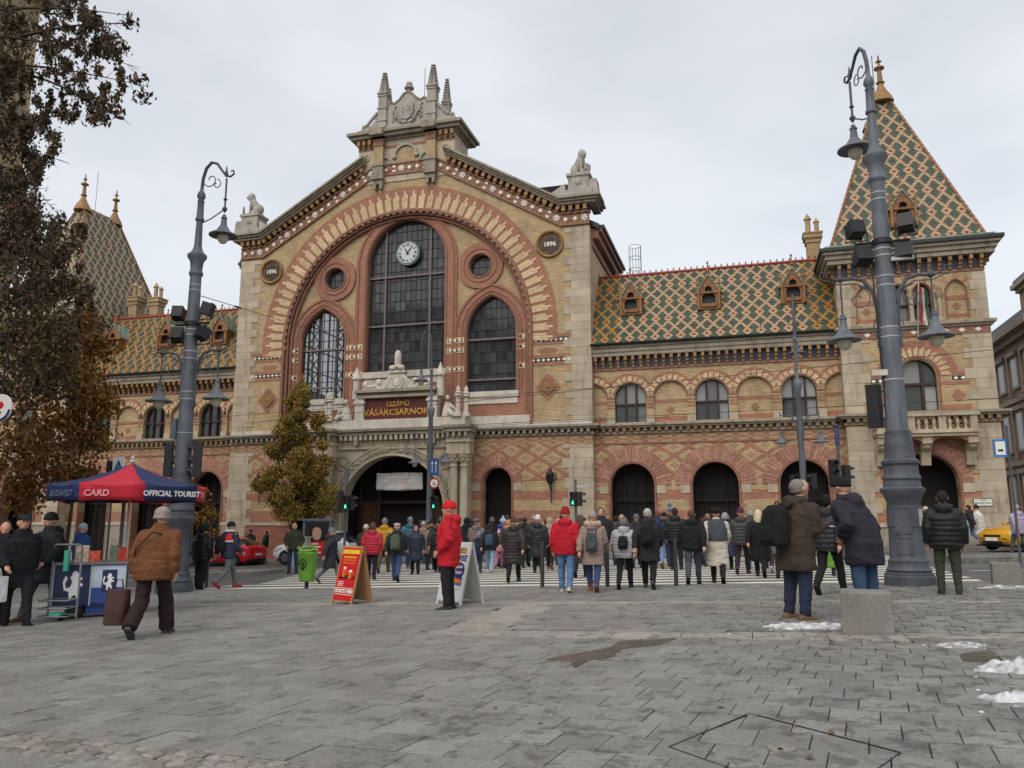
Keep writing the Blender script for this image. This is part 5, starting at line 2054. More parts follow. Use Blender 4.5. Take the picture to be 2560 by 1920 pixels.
    for yy in (y1r, y2r):
        fn = MB().lathe([(.62, zr - .62), (.5, zr - .3), (.3, zr + .05), (.17, zr + .35), (.14, zr + .5), (.24, zr + .56), (.15, zr + .62), (.11, zr + 1.25), (.13, zr + 1.3), (.28, zr + 1.38), (.26, zr + 1.46), (.08, zr + 1.52), (.06, zr + 1.75), (.16, zr + 1.8), (.05, zr + 1.88), (.05, zr + 2.1), (.02, zr + 2.2)], cx, yy, 8)
        P(fn, 'roof_finial', M_GOLD, smooth=True)
    P(MB().tube([(cx - .1, 44.2, zr - .5), (cx - .1, 44.2, zr + 2.9)], .02, 4), 'lightning_rod', M_IRON)
    deck('ridge', ((cx - .3, y1r, zr - .4), (cx + .3, y1r, zr - .4), (cx + .3, y2r, zr - .4), (cx - .3, y2r, zr - .4)), T_RED, .1)
    # dormer on the front slope
    global RID_Z, RID_Y, EAVE_Z, EAVE_Y
    keep = (RID_Z, RID_Y, EAVE_Z, EAVE_Y)
    # balcony
    br = MB().box(cx - 2.1, cx + 2.1, YT - 1.15, YT + .02, 5.3, 5.46).box(cx - 2.05, cx + 2.05, YT - 1.05, YT, 5.16, 5.3)
    bal = P(br, 'balcony', M_STONE)
    bz = MB().lathe([(.09, 0), (.09, .04), (.055, .07), (.05, .14), (.085, .3), (.085, .36), (.05, .5), (.075, .56), (.08, .6)], 0, 0, 8).mesh('baluster', M_STONE)
    for k in range(13):
        u = -1.9 + 3.8 * k / 12
        if k in (0, 4, 8, 12):
            P(MB().box(cx + u - .15, cx + u + .15, YT - 1.12, YT - .86, 5.46, 6.06), 'balcony_post', M_STONE, bal)
        else:
            inst('baluster', bz, bal, (cx + u, YT - .99, 5.46))
    for q in (-1, 1):
        for k in range(3):
            inst('baluster', bz, bal, (cx + q * 1.92, YT - .75 + k * .25, 5.46))
    P(MB().box(cx - 2.15, cx + 2.15, YT - 1.18, YT - .82, 6.06, 6.2).box(cx - 2.15, cx - 1.8, YT - .82, YT, 6.06, 6.2).box(cx + 1.8, cx + 2.15, YT - .82, YT, 6.06, 6.2), 'balcony_rail', M_STONE, bal)
    for u in (-1.85, 0, 1.85):
        b = MB().prism([(0, 0), (0, 1.3), (-.95, 1.3), (-.95, .95), (-.45, .6), (-.3, 0)], cx + u - .2, cx + u + .2)
        b.v = [(y, YT + x, 3.9 + z) for x, y, z in b.v]
        b.ball((cx + u, YT - .7, 4.75), (.22, .14, .14), 8, 6)
        P(b, 'balcony_bracket', M_STONE, bal)
    P(MB().band(arch_curve(cx - .92, .72, 4.85, .28, 8), [(x, 5.16) for x, z in arch_curve(cx - .92, .72, 4.85, .28, 8)], YT - .9, YT).band(arch_curve(cx + .92, .72, 4.85, .28, 8), [(x, 5.16) for x, z in arch_curve(cx + .92, .72, 4.85, .28, 8)], YT - .9, YT), 'balcony_vault', M_RED)
    for a_, b_ in ((xa, cx - 1.45), (cx + 1.45, xb)):
        P(MB().box(a_, b_, YT - .06, YT + .02, HB, 1.12), 'plinth', mat('plinth_stone', lin(146, 138, 124), .85))
        P(MB().box(a_, b_, YT - .11, YT + .02, 1.12, 1.3), 'plinth_moulding', M_STONE)
    # chimneys behind the wing ridge beside the tower
    for k in range(2 if s < 0 else 1):
        x = cx - s * (TH + .55 + k * 1.3)
        yy = 44.8 + k * .6
        c = MB().box(x - .34, x + .34, yy - .34, yy + .34, 12.8, 16.5).box(x - .4, x + .4, yy - .4, yy + .4, 16.5, 16.75).box(x - .48, x + .48, yy - .48, yy + .48, 16.75, 17.0).box(x - .52, x + .52, yy - .52, yy + .52, 17.0, 17.08)
        c.lathe([(.15, 17.1), (.15, 17.9), (.22, 17.95), (.02, 18.3)], x - .2, yy, 8).lathe([(.13, 17.1), (.13, 17.7), (.18, 17.75), (.02, 18.0)], x + .25, yy, 8)
        P(c, 'chimney', M_CREAM)


def quoins_at(xe, q, z0, z1, yf, w=(.85, 1.2), step=.48):
    z, k = z0, 0
    while z < z1 - .12:
        h = min(step, z1 - z)
        wd = w[k % 2] + random.uniform(-.06, .06)
        xa, xb = sorted((xe + q * .03, xe - q * wd))
        P(MB().box(xa, xb, yf - .03, yf + (.9 if k % 2 else .6), z + .006, z + h - .006), 'quoin', M_STONE)
        z += h
        k += 1


vouss_t = vouss_mesh(.6, [.86], .16, .02, M_RED_PLAIN)
vouss_t2 = vouss_mesh(1.0, [1.3], .16, .02, M_RED_PLAIN)
vouss_w = vouss_mesh(1.0, [1.32, 1.42], .075, .022, M_CREAM_PLAIN)
for s in (-1, 1):
    tower(s)

# dormer on the tower front slopes
for s in (-1, 1):
    cx = XC + s * TC
    EAVE_Y_, EAVE_Z_, RID_Y_, RID_Z_ = EAVE_Y, EAVE_Z, RID_Y, RID_Z
    EAVE_Y, EAVE_Z, RID_Y, RID_Z = YT - .2 - (14.55 - 11.1) / 3.03, 11.1, 42.9, 23.6
    d0 = set(bpy.data.objects)
    dormer(cx - .0, s)
    for o in set(bpy.data.objects) - d0:
        if o.name.startswith('dormer') and o.parent == hall:
            o.location = (0, .92, 3.05)
    EAVE_Y, EAVE_Z, RID_Y, RID_Z = EAVE_Y_, EAVE_Z_, RID_Y_, RID_Z_

# street plate on the right tower
pl = MB().box(9.75, 10.55, YT - .05, YT - .03, 2.05, 2.4)
plate = P(pl, 'street_plate', M_BLACK)
P(MB().box(9.78, 10.52, YT - .062, YT - .049, 2.08, 2.37), 'plate_face', mat('white_plate', lin(216, 216, 208), .4, .05), plate)
inst('plate_letters', text_mesh('Vámház körút', .12, M_BLACK, .002), plate, (10.15, YT - .066, 2.2), (PI / 2, 0, 0))
inst('plate_letters', text_mesh('IX. kerület', .06, M_BLACK, .002), plate, (10.15, YT - .066, 2.31), (PI / 2, 0, 0))
for q in range(2):
    sg = MB().lathe([(0, 0), (.1, 0), (.1, .02), (0, .02)], 0, 0, 12)
    sg.xf(Matrix.Translation((XC + 14.75, YW - .02, 2.2 - q * .26)) @ Matrix.Rotation(PI / 2, 4, 'X'))
    P(sg, 'blue_plaque', mat('blue_enamel_plaque', lin(70, 100, 140), .4, .15))
# national flag hanging from a pole over the balcony
fx, fy = XC + TC + .15, YT - .35
P(MB().tube([(fx, fy + .3, 9.7), (fx + .05, fy - .9, 12.9)], .03, 6), 'flag_pole', mat('pale_pole', lin(196, 190, 176), .5))
for k, (c, nm) in enumerate(((lin(170, 50, 52), 'red'), (lin(206, 204, 198), 'white'), (lin(66, 96, 74), 'green'))):
    g = MB()
    vs = []
    for j in range(9):
        for i in range(4):
            t = j / 8
            x = fx + .06 + (k * 3 + i) * .036 + .05 * math.sin(t * 5 + i * .9) * t
            vs.append((x, fy - .55 + .05 * math.sin(i * 2.1 + k * 2 + t * 3) + .2 * t * .5, 12.2 - 1.75 * t - .25 * (k * 3 + i) / 9))
    g.add(vs, [(j * 4 + i, j * 4 + i + 1, j * 4 + 5 + i, j * 4 + 4 + i) for j in range(8) for i in range(3)])
    o = P(g, 'flag_stripe', mat(nm + '_flag_cloth', c, .8))
    q = o.modifiers.new('thick', 'SOLIDIFY'); q.thickness = .006

# ================================================================ street lamps
def iron_paint(name, c):
    n = NT(name)
    col = n.ramp(n.noise(2.5, 6), [(.3, tuple(v * .75 for v in c[:3]) + (1,)), (.7, tuple(v * 1.2 for v in c[:3]) + (1,))])
    col = n.mix(n.ramp(n.noise(7, 6, stretch=(2.5, 2.5, .16)), [(.55, 0), (.72, .55)]), col, lin(52, 52, 52))      # drip marks
    col = n.mix(n.ramp(n.noise(16, 6, rough=.7), [(.64, 0), (.7, .6)]), col, lin(150, 148, 142))                  # scuffs and glue
    n.color(col); n.set(.55, 0, .4); n.bump(n.noise(35, 5), .3, .01)
    MATS[name] = n.mat
    return n.mat


M_LAMP = iron_paint('grey_blue_lamp_paint', lin(100, 106, 113))
M_LAMP_D = iron_paint('dark_grey_lamp_paint', lin(78, 83, 89))
M_SILVER = mat('pale_clamp_band', lin(176, 178, 178), .4, .1)
M_BULB = mat('milky_lamp_glass', lin(196, 190, 170), .15, .05)
M_BLK = mat('black_plastic', lin(34, 35, 37), .5, .15)


def C(mb, name, m, parent, smooth=True, angle=40):
    """child built in its thing's own space"""
    o = mb.build(name, m, None, smooth=smooth, angle=angle)
    o.parent = parent
    return o


def pendant(root, x, y, z, k=1.0, name='pendant_lamp'):
    """bell shade with glass, hung at z (its rim)"""
    b = MB().lathe([(.03, z + .62 * k), (.05, z + .6 * k), (.05, z + .55 * k), (.085 * k, z + .53 * k), (.085 * k, z + .5 * k), (.07 * k, z + .48 * k), (.09 * k, z + .3 * k), (.16 * k, z + .2 * k), (.2 * k, z + .13 * k), (.38 * k, z + .03 * k), (.385 * k, z), (.33 * k, z + .005), (.15 * k, z + .06)], x, y, 20)
    s = C(b, name, M_LAMP, root)
    g = MB().lathe([(.16 * k, z + .05), (.17 * k, z - .03), (.14 * k, z - .13 * k), (.08 * k, z - .2 * k), (.02, z - .225 * k)], x, y, 14)
    o = g.build('glass', M_BULB, None, smooth=True)
    o.parent = s
    return s


def spiral(cx, cz, r0, r1, a0, a1, n=14):
    return [(cx + (r0 + (r1 - r0) * t) * math.cos(a0 + (a1 - a0) * t), 0, cz + (r0 + (r1 - r0) * t) * math.sin(a0 + (a1 - a0) * t)) for t in np.linspace(0, 1, n)]


def floodlight(root, x, y, z, rz, tilt=0.3):
    b = MB().box(-.15, .15, -.11, .13, -.16, .16)
    b.prism([(-.17, -.18), (.17, -.18), (.17, .18), (-.17, .18)], -.16, -.11)
    b.xf(Matrix.Translation((x, y, z)) @ Matrix.Rotation(rz, 4, 'Z') @ Matrix.Rotation(tilt, 4, 'X'))
    o = C(b, 'floodlight', M_BLK, root, False)
    y2 = MB().tube([(x - .2, y, z), (x - .22, y, z - .28), (x + .22, y, z - .28), (x + .2, y, z)], .018, 5)
    C(y2, 'yoke', M_BLK, o)
    return o


def big_lamp(name, label, px, py, hook_az, arms_az=0.0, loc=None, lean=(0, 0)):
    g = loc or ground_at(px, py)
    root = thing(name, label, 'street lamp', g, 0, 'tall ornate street lamps')
    root.scale = (.98, .98, 1.0)
    prof = [(.47, -.3), (.47, .2), (.45, .22), (.45, .26), (.41, .28), (.43, .32), (.39, .36), (.37, .45), (.38, .5), (.35, .52)]
    C(MB().lathe(prof + [(.335, .55), (.31, 1.62), (.33, 1.66), (.36, 1.76), (.425, 1.86), (.425, 1.9), (.36, 1.94), (.35, 2.05)], 0, 0, 28), 'pedestal', M_LAMP_D, root)
    C(MB().lathe([(.34, 2.0), (.35, 2.08), (.37, 2.1), (.355, 2.16), (.33, 2.2), (.33, 2.36), (.365, 2.4), (.365, 2.45), (.3, 2.5), (.27, 2.72), (.28, 2.8), (.265, 2.86), (.245, 3.0), (.25, 3.05), (.21, 3.1)], 0, 0, 28), 'collar', M_LAMP_D, root)
    C(MB().lathe([(.215, 3.0), (.15, 8.45)], 0, 0, 24), 'shaft', M_LAMP, root)
    C(MB().lathe([(.15, 8.4), (.19, 8.46), (.19, 8.52), (.16, 8.56), (.165, 8.7), (.185, 8.84), (.26, 8.95), (.26, 9.02), (.2, 9.06), (.15, 9.14), (.125, 9.2), (.105, 9.28), (.085, 10.0), (.12, 10.02), (.12, 10.08), (.095, 10.12), (.085, 10.55), (.1, 10.58), (.07, 10.62), (.12, 10.72), (.1, 10.82), (.05, 10.9), (.045, 11.0)], 0, 0, 20), 'upper_shaft', M_LAMP, root)
    for z0, h in ((.62, .34), (1.02, .52)):      # panel frames on the side facing the photographer
        for q in range(2):
            a = -PI / 2 + R_(-16) + q * PI
            fr = MB()
            zz = z0
            for (u0, u1, v0, v1) in ((-.15, .15, 0, .025), (-.15, .15, h - .025, h), (-.15, -.125, .025, h - .025), (.125, .15, .025, h - .025)):
                fr.box(u0, u1, -.335, -.30, zz + v0, zz + v1)
            fr.box(-.125, .125, -.322, -.29, zz + .03, zz + h - .03)
            fr.xf(Matrix.Rotation(a + PI / 2, 4, 'Z'))
            C(fr, 'inspection_panel', M_LAMP_D, root, False)
    for z in (4.1, 5.0, 5.2, 6.1, 6.3, 6.75, 6.9, 8.0, 8.15):
        r = .215 - .065 * (z - 3) / 5.45 + .003
        C(MB().lathe([(r, z), (r + .003, z + .012), (r, z + .024)], 0, 0, 20), 'clamp_band', M_SILVER, root)
    # swan neck with scrolls and the hanging lamp
    M = Matrix.Rotation(hook_az, 4, 'Z')
    neck = MB().tube([(0, 0, 10.9), (.02, 0, 11.25), (.1, 0, 11.55), (.26, 0, 11.72), (.44, 0, 11.66), (.6, 0, 11.45), (.74, 0, 11.28), (.88, 0, 11.24), (.98, 0, 11.32), (.96, 0, 11.42), (.88, 0, 11.4)], [.045, .045, .045, .042, .04, .036, .034, .03, .028, .024, .02], 8)
    neck.tube(spiral(.26, 11.2, .25, .05, 2.8, 9.5), .016, 5)
    neck.tube(spiral(.45, 11.05, .16, .03, 1.5, -4.5), .014, 5)
    neck.lathe([(.03, 11.25), (.06, 11.33), (.03, 11.42), (.012, 11.56)], .74, 0, 8)
    neck.tube([(.76, 0, 11.2), (.76, 0, 10.2)], .028, 6)
    neck.lathe([(.03, 10.62), (.06, 10.58), (.03, 10.54)], .76, 0, 8).lathe([(.03, 10.38), (.075, 10.3), (.03, 10.22)], .76, 0, 10)
    neck.tube([(.76, 0, 10.3), (.35, 0, 10.05), (.08, 0, 9.95)], .018, 5)
    neck.xf(M)
    C(neck, 'swan_neck', M_LAMP_D, root)
    p = M @ Vector((.76, 0, 0))
    pendant(root, p.x, p.y, 9.52, 1.0)
    # two lower arms
    for q in (0, PI):
        a = MB().tube([(.19, 0, 4.9), (.2, 0, 5.6), (.26, 0, 6.0), (.42, 0, 6.25), (.65, 0, 6.32), (.95, 0, 6.3), (1.1, 0, 6.36)], [.035, .04, .042, .04, .036, .032, .02], 8)
        a.tube(spiral(.55, 5.86, .28, .04, 1.6, 9.0), .014, 5)
        a.tube(spiral(1.22, 6.42, .13, .03, -2.2, 4.5), .013, 5)
        a.tube([(.3, 0, 6.05), (.6, 0, 6.2), (.95, 0, 6.2), (1.15, 0, 6.3)], .015, 5)
        a.tube([(.24, 0, 5.0), (.3, 0, 5.25), (.26, 0, 5.4)], .014, 5)
        a.ball((.9, 0, 6.32), (.07, .07, .08), 8, 6)
        a.tube([(.9, 0, 6.32), (.9, 0, 6.55)], [.03, .012], 6)
        a.tube([(.9, 0, 6.3), (.9, 0, 5.55)], .02, 6)
        a.box(.14, .24, -.05, .05, 4.8, 4.95)
        a.xf(Matrix.Rotation(arms_az + q, 4, 'Z'))
        C(a, 'lamp_arm', M_LAMP_D, root)
        p = Matrix.Rotation(arms_az + q, 4, 'Z') @ Vector((.9, 0, 0))
        pendant(root, p.x, p.y, 4.98, .92)
    # floodlights on a bracket
    C(MB().lathe([(.175, 7.0), (.21, 7.02), (.21, 7.12), (.175, 7.14)], 0, 0, 20).tube([(-.55, 0, 7.08), (.55, 0, 7.08)], .03, 6), 'floodlight_bracket', M_BLK, root)
    floodlight(root, -.5, 0, 7.42, R_(200)); floodlight(root, .48, -.05, 7.45, R_(165) if px > 1000 else R_(110))
    floodlight(root, -.42, -.05, 6.76, R_(15), -.5); floodlight(root, .42, -.05, 6.76, R_(-20), -.5)
    return root


lampR = big_lamp('street_lamp', 'tall grey cast iron lamp post between the parka woman and puffer jacket man', 2276, 1466, R_(112), R_(4))
lampL = big_lamp('street_lamp', 'tall grey cast iron lamp post behind the red and blue tourist umbrella', 434, 1483, R_(5), R_(2))


# road-side furniture carried by the two posts
def signal_head(root, x, y, z, rz, lit=None, n=2, name='signal_head', s=1.0):
    h = .3 * n * s
    b = MB().box(-.13 * s, .13 * s, -.1 * s, .1 * s, 0, h)
    for k in range(n):
        zc = h - .15 * s - k * .3 * s
        for a in np.linspace(0, PI, 7)[:-1]:
            a2 = a + PI / 6
            p = [(.11 * s * math.cos(a), zc + .11 * s * math.sin(a)), (.11 * s * math.cos(a2), zc + .11 * s * math.sin(a2)), (.1 * s * math.cos(a2), zc + .1 * s * math.sin(a2)), (.1 * s * math.cos(a), zc + .1 * s * math.sin(a))]
            b.prism(p, -.26 * s, -.1 * s)
    M = Matrix.Translation((x, y, z)) @ Matrix.Rotation(rz, 4, 'Z')
    b.xf(M)
    o = C(b, name, M_BLK, root, False)
    for k in range(n):
        zc = h - .15 * s - k * .3 * s
        l = MB().lathe([(0, 0), (.095 * s, 0), (.095 * s, .01), (0, .02)], 0, 0, 14)
        l.xf(M @ Matrix.Translation((0, -.1 * s, zc)) @ Matrix.Rotation(PI / 2, 4, 'X'))
        lens = C(l, 'lens', mat('dark_signal_lens', lin(40, 30, 30), .3), o)
        if lit == k:
            f = MB()
            f.ball((0, 0, .06 * s), (.018 * s, .008, .018 * s), 6, 4)
            f.prism([(-.03 * s, .04 * s), (.03 * s, .04 * s), (.035 * s, -.0), (.018 * s, -.0), (.045 * s, -.07 * s), (.02 * s, -.07 * s), (0, -.02 * s), (-.02 * s, -.07 * s), (-.045 * s, -.07 * s), (-.018 * s, 0), (-.035 * s, 0)], -.006, .006)
            f.xf(M @ Matrix.Translation((0, -.125 * s, zc)))
            C(f, 'green_walking_man', mat('signal_green', lin(60, 255, 190), .4, emit=3.0), o)
    return o


signal_head(lampL, -.42, -.05, 2.95, R_(120), None, 3); signal_head(lampL, .42, .05, 2.95, R_(-60), None, 3)
C(MB().box(-.36, .36, -.03, .03, 3.3, 3.36), 'signal_bracket', M_BLK, lampL, False)
C(MB().box(-.32, -.2, -.12, .12, 3.95, 4.5), 'control_box', mat('steel_blue_box', lin(84, 106, 124), .5), lampL, False)
tb = signal_head(lampR, -.38, .12, 3.15, R_(150), None, 3, s=1.0)
C(MB().box(-.42, .0, -.16, -.08, 4.2, 4.32), 'sensor_box', mat('cream_box', lin(190, 184, 164), .5), lampR, False)
C(MB().tube([(-.2, -.06, 3.3), (-.26, -.1, 7.0)], .018, 5), 'cable', M_BLK, lampR)
C(MB().box(.12, .55, -.2, -.12, 6.6, 6.68), 'camera_arm', M_SILVER, lampR, False)
# torn poster strip on the right post
C(MB().lathe([(.334, 1.15), (.328, 1.58)], 0, 0, 28), 'poster_sheet', M_LAMP_D, lampR)
ps = MB()
for i in range(6):
    a = R_(-50 + i * 5)
    a2 = R_(-45 + i * 5)
    z0, z1 = 1.16 + .05 * math.sin(i * 2.3), 1.5 + .04 * math.sin(i * 3.1)
    ps.add([(.339 * math.cos(a), .339 * math.sin(a), z0), (.339 * math.cos(a2), .339 * math.sin(a2), z0), (.331 * math.cos(a2), .331 * math.sin(a2), z1), (.331 * math.cos(a), .331 * math.sin(a), z1)], [(0, 1, 2, 3)])
C(ps, 'torn_poster', mat('torn_paper', lin(178, 178, 172), .8, .3, 9), lampR)


def mid_lamp(label, X, Y, hook_az, k=1.0):
    root = thing('street_lamp', label, 'street lamp', (X, Y, gz(X, Y)), 0, 'slimmer street lamps across the road')
    C(MB().lathe([(.3, -.2), (.3, .3), (.24, .36), (.22, 1.3), (.27, 1.4), (.2, 1.5), (.2, 1.75), (.24, 1.8), (.15, 1.9)], 0, 0, 18), 'pedestal', M_LAMP_D, root)
    C(MB().lathe([(.135, 1.85), (.105, 6.5), (.14, 6.55), (.15, 6.65), (.19, 6.8), (.17, 6.88), (.1, 6.95), (.07, 7.0), (.06, 8.6), (.09, 8.65), (.05, 8.75)], 0, 0, 16), 'shaft', M_LAMP, root)
    M = Matrix.Rotation(hook_az, 4, 'Z')
    nk = MB().tube([(0, 0, 8.7), (.02, 0, 9.5), (.05, 0, 10.2), (.15, 0, 10.55), (.3, 0, 10.55), (.42, 0, 10.25), (.5, 0, 9.9), (.48, 0, 9.6)], [.05, .045, .04, .04, .04, .035, .03, .03], 7)
    nk.tube(spiral(.28, 10.1, .2, .03, 2.5, 8.5), .014, 5)
    nk.tube([(.48, 0, 9.7), (.48, 0, 8.8)], .025, 6)
    nk.ball((.48, 0, 9.35), .06, 8, 6)
    nk.xf(M)
    C(nk, 'swan_neck', M_LAMP_D, root)
    p = M @ Vector((.48, 0, 0))
    pendant(root, p.x, p.y, 8.15, .9)
    for q in (0, PI):
        a = MB().tube([(.11, 0, 4.6), (.14, 0, 5.2), (.3, 0, 5.5), (.75, 0, 5.55)], [.028, .03, .03, .025], 6)
        a.tube(spiral(.42, 5.28, .18, .03, 1.6, 8.5), .012, 4)
        a.tube([(.74, 0, 5.55), (.74, 0, 4.9)], .016, 5)
        a.tube([(.74, 0, 5.55), (.74, 0, 5.75)], [.03, .01], 5)
        a.xf(Matrix.Rotation(q, 4, 'Z'))
        C(a, 'lamp_arm', M_LAMP_D, root)
        pendant(root, .74 * math.cos(q), 0, 4.42, .78)
    return root


midL = mid_lamp('slim grey street lamp standing in front of the stone entrance portal', -13.55, 33.0, R_(190))
midR = mid_lamp('slim grey street lamp in front of the right wing arches', 2.2, 33.4, R_(80))
signal_head(midL, .34, -.2, 2.35, R_(-6), 1, 2)
signal_head(midR, -.36, -.12, 2.55, R_(10), 1, 2)
signal_head(midR, .36, -.05, 2.6, R_(-75), None, 2)
sg = MB().box(.08, .5, -.2, -.18, 3.85, 4.6)
lb = C(sg, 'lane_sign', mat('blue_sign', lin(44, 78, 138), .4, .06), midL, False)
ar = MB()
for q in (-.1, .08):
    ar.prism([(.29 + q - .012, 3.98), (.29 + q + .012, 3.98), (.29 + q + .012, 4.38), (.29 + q - .012, 4.38)], -.205, -.2)
    ar.prism([(.29 + q - .05, 4.36), (.29 + q + .05, 4.36), (.29 + q, 4.5)], -.206, -.2)
C(ar, 'lane_arrows', M_WHITETILE, lb, False)
rd = MB().lathe([(0, 0), (.24, 0), (.24, .02), (0, .02)], 0, 0, 24)
rd.xf(Matrix.Translation((.3, -.19, 3.5)) @ Matrix.Rotation(PI / 2, 4, 'X'))
rs = C(rd, 'round_sign', mat('red_sign', lin(170, 44, 44), .4, .06), midL)
rd = MB().lathe([(0, 0), (.175, 0), (.175, .004), (0, .004)], 0, 0, 24)
rd.xf(Matrix.Translation((.3, -.211, 3.5)) @ Matrix.Rotation(PI / 2, 4, 'X'))
C(rd, 'sign_face', M_WHITETILE, rs)
ar = MB().tube([(.25, -.216, 3.4), (.25, -.216, 3.52), (.29, -.216, 3.57), (.34, -.216, 3.53), (.34, -.216, 3.42)], .014, 5).prism([(.3, 3.46), (.38, 3.46), (.34, 3.38)], -.222, -.212)
C(ar, 'turn_arrow', M_BLACK, rs)


def signal_post(label, X, Y, h, rz, heads):
    root = thing('traffic_light', label, 'traffic light', (X, Y, gz(X, Y)), 0, 'pedestrian lights along the crossing')
    C(MB().lathe([(.09, -.1), (.09, .6), (.055, .7), (.05, h), (.07, h + .02), (.02, h + .08)], 0, 0, 12), 'pole', M_LAMP_D, root)
    for dx, dy, z, a, lit, n in heads:
        signal_head(root, dx, dy, z, a, lit, n)
    return root


sp = ground_at(859, 1422)
sp1 = signal_post('traffic light pole with several heads beside the small autumn tree', sp.x, sp.y, 3.35, 0, [(.06, -.1, 2.35, R_(15), 1, 2), (-.24, 0, 2.25, R_(-70), None, 3), (.2, .12, 2.35, R_(100), None, 2)])
C(MB().box(-.1, .06, -.05, .05, 3.35, 4.1), 'signal_canister', M_LAMP, sp1, False)
sp2 = signal_post('pedestrian light showing green right of the red coat crowd walker', at_y(1440, 1297, 33.0).x, 33.0, 3.3, 0, [(-.1, -.12, 2.25, R_(8), 1, 2), (.16, 0, 2.25, R_(90), None, 2)])
C(MB().box(.02, .55, -.03, .03, 3.02, 3.12), 'push_sign', M_SILVER, sp2, False)
b = at_y(2107, 1297, 29.5)
sp3 = signal_post('far traffic light behind the black beanie of the parka woman', b.x, b.y, 3.9, 0, [(-.2, -.05, 2.5, R_(20), None, 3), (.22, .1, 2.6, R_(110), None, 2)])
C(MB().lathe([(.08, 3.9), (.08, 4.45), (.05, 4.5), (.09, 4.58), (.0, 4.66)], 0, 0, 10), 'top_canister', mat('navy_canister', lin(52, 56, 92), .5), sp3)

# bollards by the crossing
for (px, py), lb in zip(((1356, 1472), (1519, 1470), (1691, 1468), (515, 1470)),
                        ('slim dark bollard left of the red jacket walker', 'slim dark bollard between the fur hood coat and grey puffer walkers', 'slim dark bollard left of the grey trousers walker', 'slim dark bollard beside the walkers near the red car')):
    g_ = ground_at(px, py)
    o = MB().lathe([(.045, -.05), (.045, 1.0), (.04, 1.03), (.0, 1.04)], 0, 0, 12).build('bollard', mat('dark_brown_steel', lin(58, 54, 54), .5), None, smooth=True)
    o.location = g_
    tag(o, lb, 'bollard', 'slim bollards along the crossing')

# granite blocks
def granite():
    n = NT('speckled_granite')
    c = n.ramp(n.noise(2.2, 5), [(.3, lin(112, 110, 106)), (.7, lin(140, 137, 131))])
    c = n.mix(1.0, c, n.ramp(n.noise(90, 3, rough=.75), [(.32, .55), (.5, 1.0), (.68, 1.35)]), 'MULTIPLY')
    n.color(c); n.set(.85, 0, .2); n.bump(n.noise(60, 5), .35, .01)
    return n.mat


M_GRAN = granite()


def block(px, py, w, h, d, rz, label):
    g_ = ground_at(px, py)
    me = MB().box(-w / 2, w / 2, -d / 2, d / 2, 0.0, h)
    M = Matrix.Identity(4)
    me.v = [(x * (1 if z < .1 else .97), y * (1 if z < .1 else .97), z) for x, y, z in me.v]
    o = me.build('granite_block', M_GRAN, None)
    bv = o.modifiers.new('bevel', 'BEVEL'); bv.width = .018; bv.segments = 3
    o.location = g_ + Vector((0, d / 2, -.01))
    o.rotation_euler = (0, 0, rz)
    tag(o, label, 'stone block', 'granite seat blocks')


block(2178, 1594, .56, .5, .56, R_(-6), 'pale grey granite block beside the man with backpack')
block(2528, 1464, .5, .42, .5, R_(-10), 'dark grey granite block near the right edge by the road')

# litter bins
M_GREEN = mat('lime_green_plastic', lin(104, 152, 54), .45, .14, 3)


def bin_(px, py, label, rz=0, sc=1.0):
    g_ = ground_at(px, py)
    root = thing('litter_bin', label, 'bin', g_, rz, 'green litter bins')
    C(MB().lathe([(.05, -.05), (.05, .3), (0, .3)], 0, 0, 10), 'post', M_BLK, root)
    b = MB()
    prof = [(.14, .2), (.19, .22), (.21, .3), (.245, .85), (.265, .87), (.265, .93), (.25, .94)]
    rings = []
    for r, z in prof:
        rings.append([(r * math.copysign(abs(math.cos(a)) ** .7, math.cos(a)), r * .72 * math.copysign(abs(math.sin(a)) ** .7, math.sin(a)), z) for a in np.linspace(0, 2 * PI, 25)[:-1]])
    b.rings(rings, 0, True)
    C(b, 'body', M_GREEN, root)
    h = MB().tube([(.235 * math.cos(a), .15 * math.sin(a) - .01, .96 + .1 * (.5 + .5 * math.sin(a))) for a in np.linspace(0, 2 * PI, 21)], .035, 7, cap=False)
    C(h, 'hood_rim', M_GREEN, root)
    C(MB().lathe([(0, .945), (.2, .945), (.2, .95), (0, .952)], 0, 0, 16), 'opening', M_BLK, root)
    e = MB().band([(x, z) for x, z in circle(0, .66, .1, 20)], [(x, z) for x, z in circle(0, .66, .115, 20)], -.19, -.165, closed=True)
    e.prism([(-.04, .6), (.04, .6), (.03, .68), (-.03, .68)], -.19, -.165).ball((0, -.178, .72), (.022, .01, .022), 6, 4).box(-.05, .05, -.187, -.16, .5, .54)
    C(e, 'emblem', mat('dark_green_print', lin(36, 60, 34), .5), root, False)
    return root


bin_(766, 1474, 'lime green litter bin on a black post near the zebra crossing', R_(-12))
bin_(2085, 1440, 'lime green litter bin behind the legs of the black jacket man')

# ================================================================ advertising boards
M_BOARDW = mat('white_board_frame', lin(206, 206, 202), .5, .06)


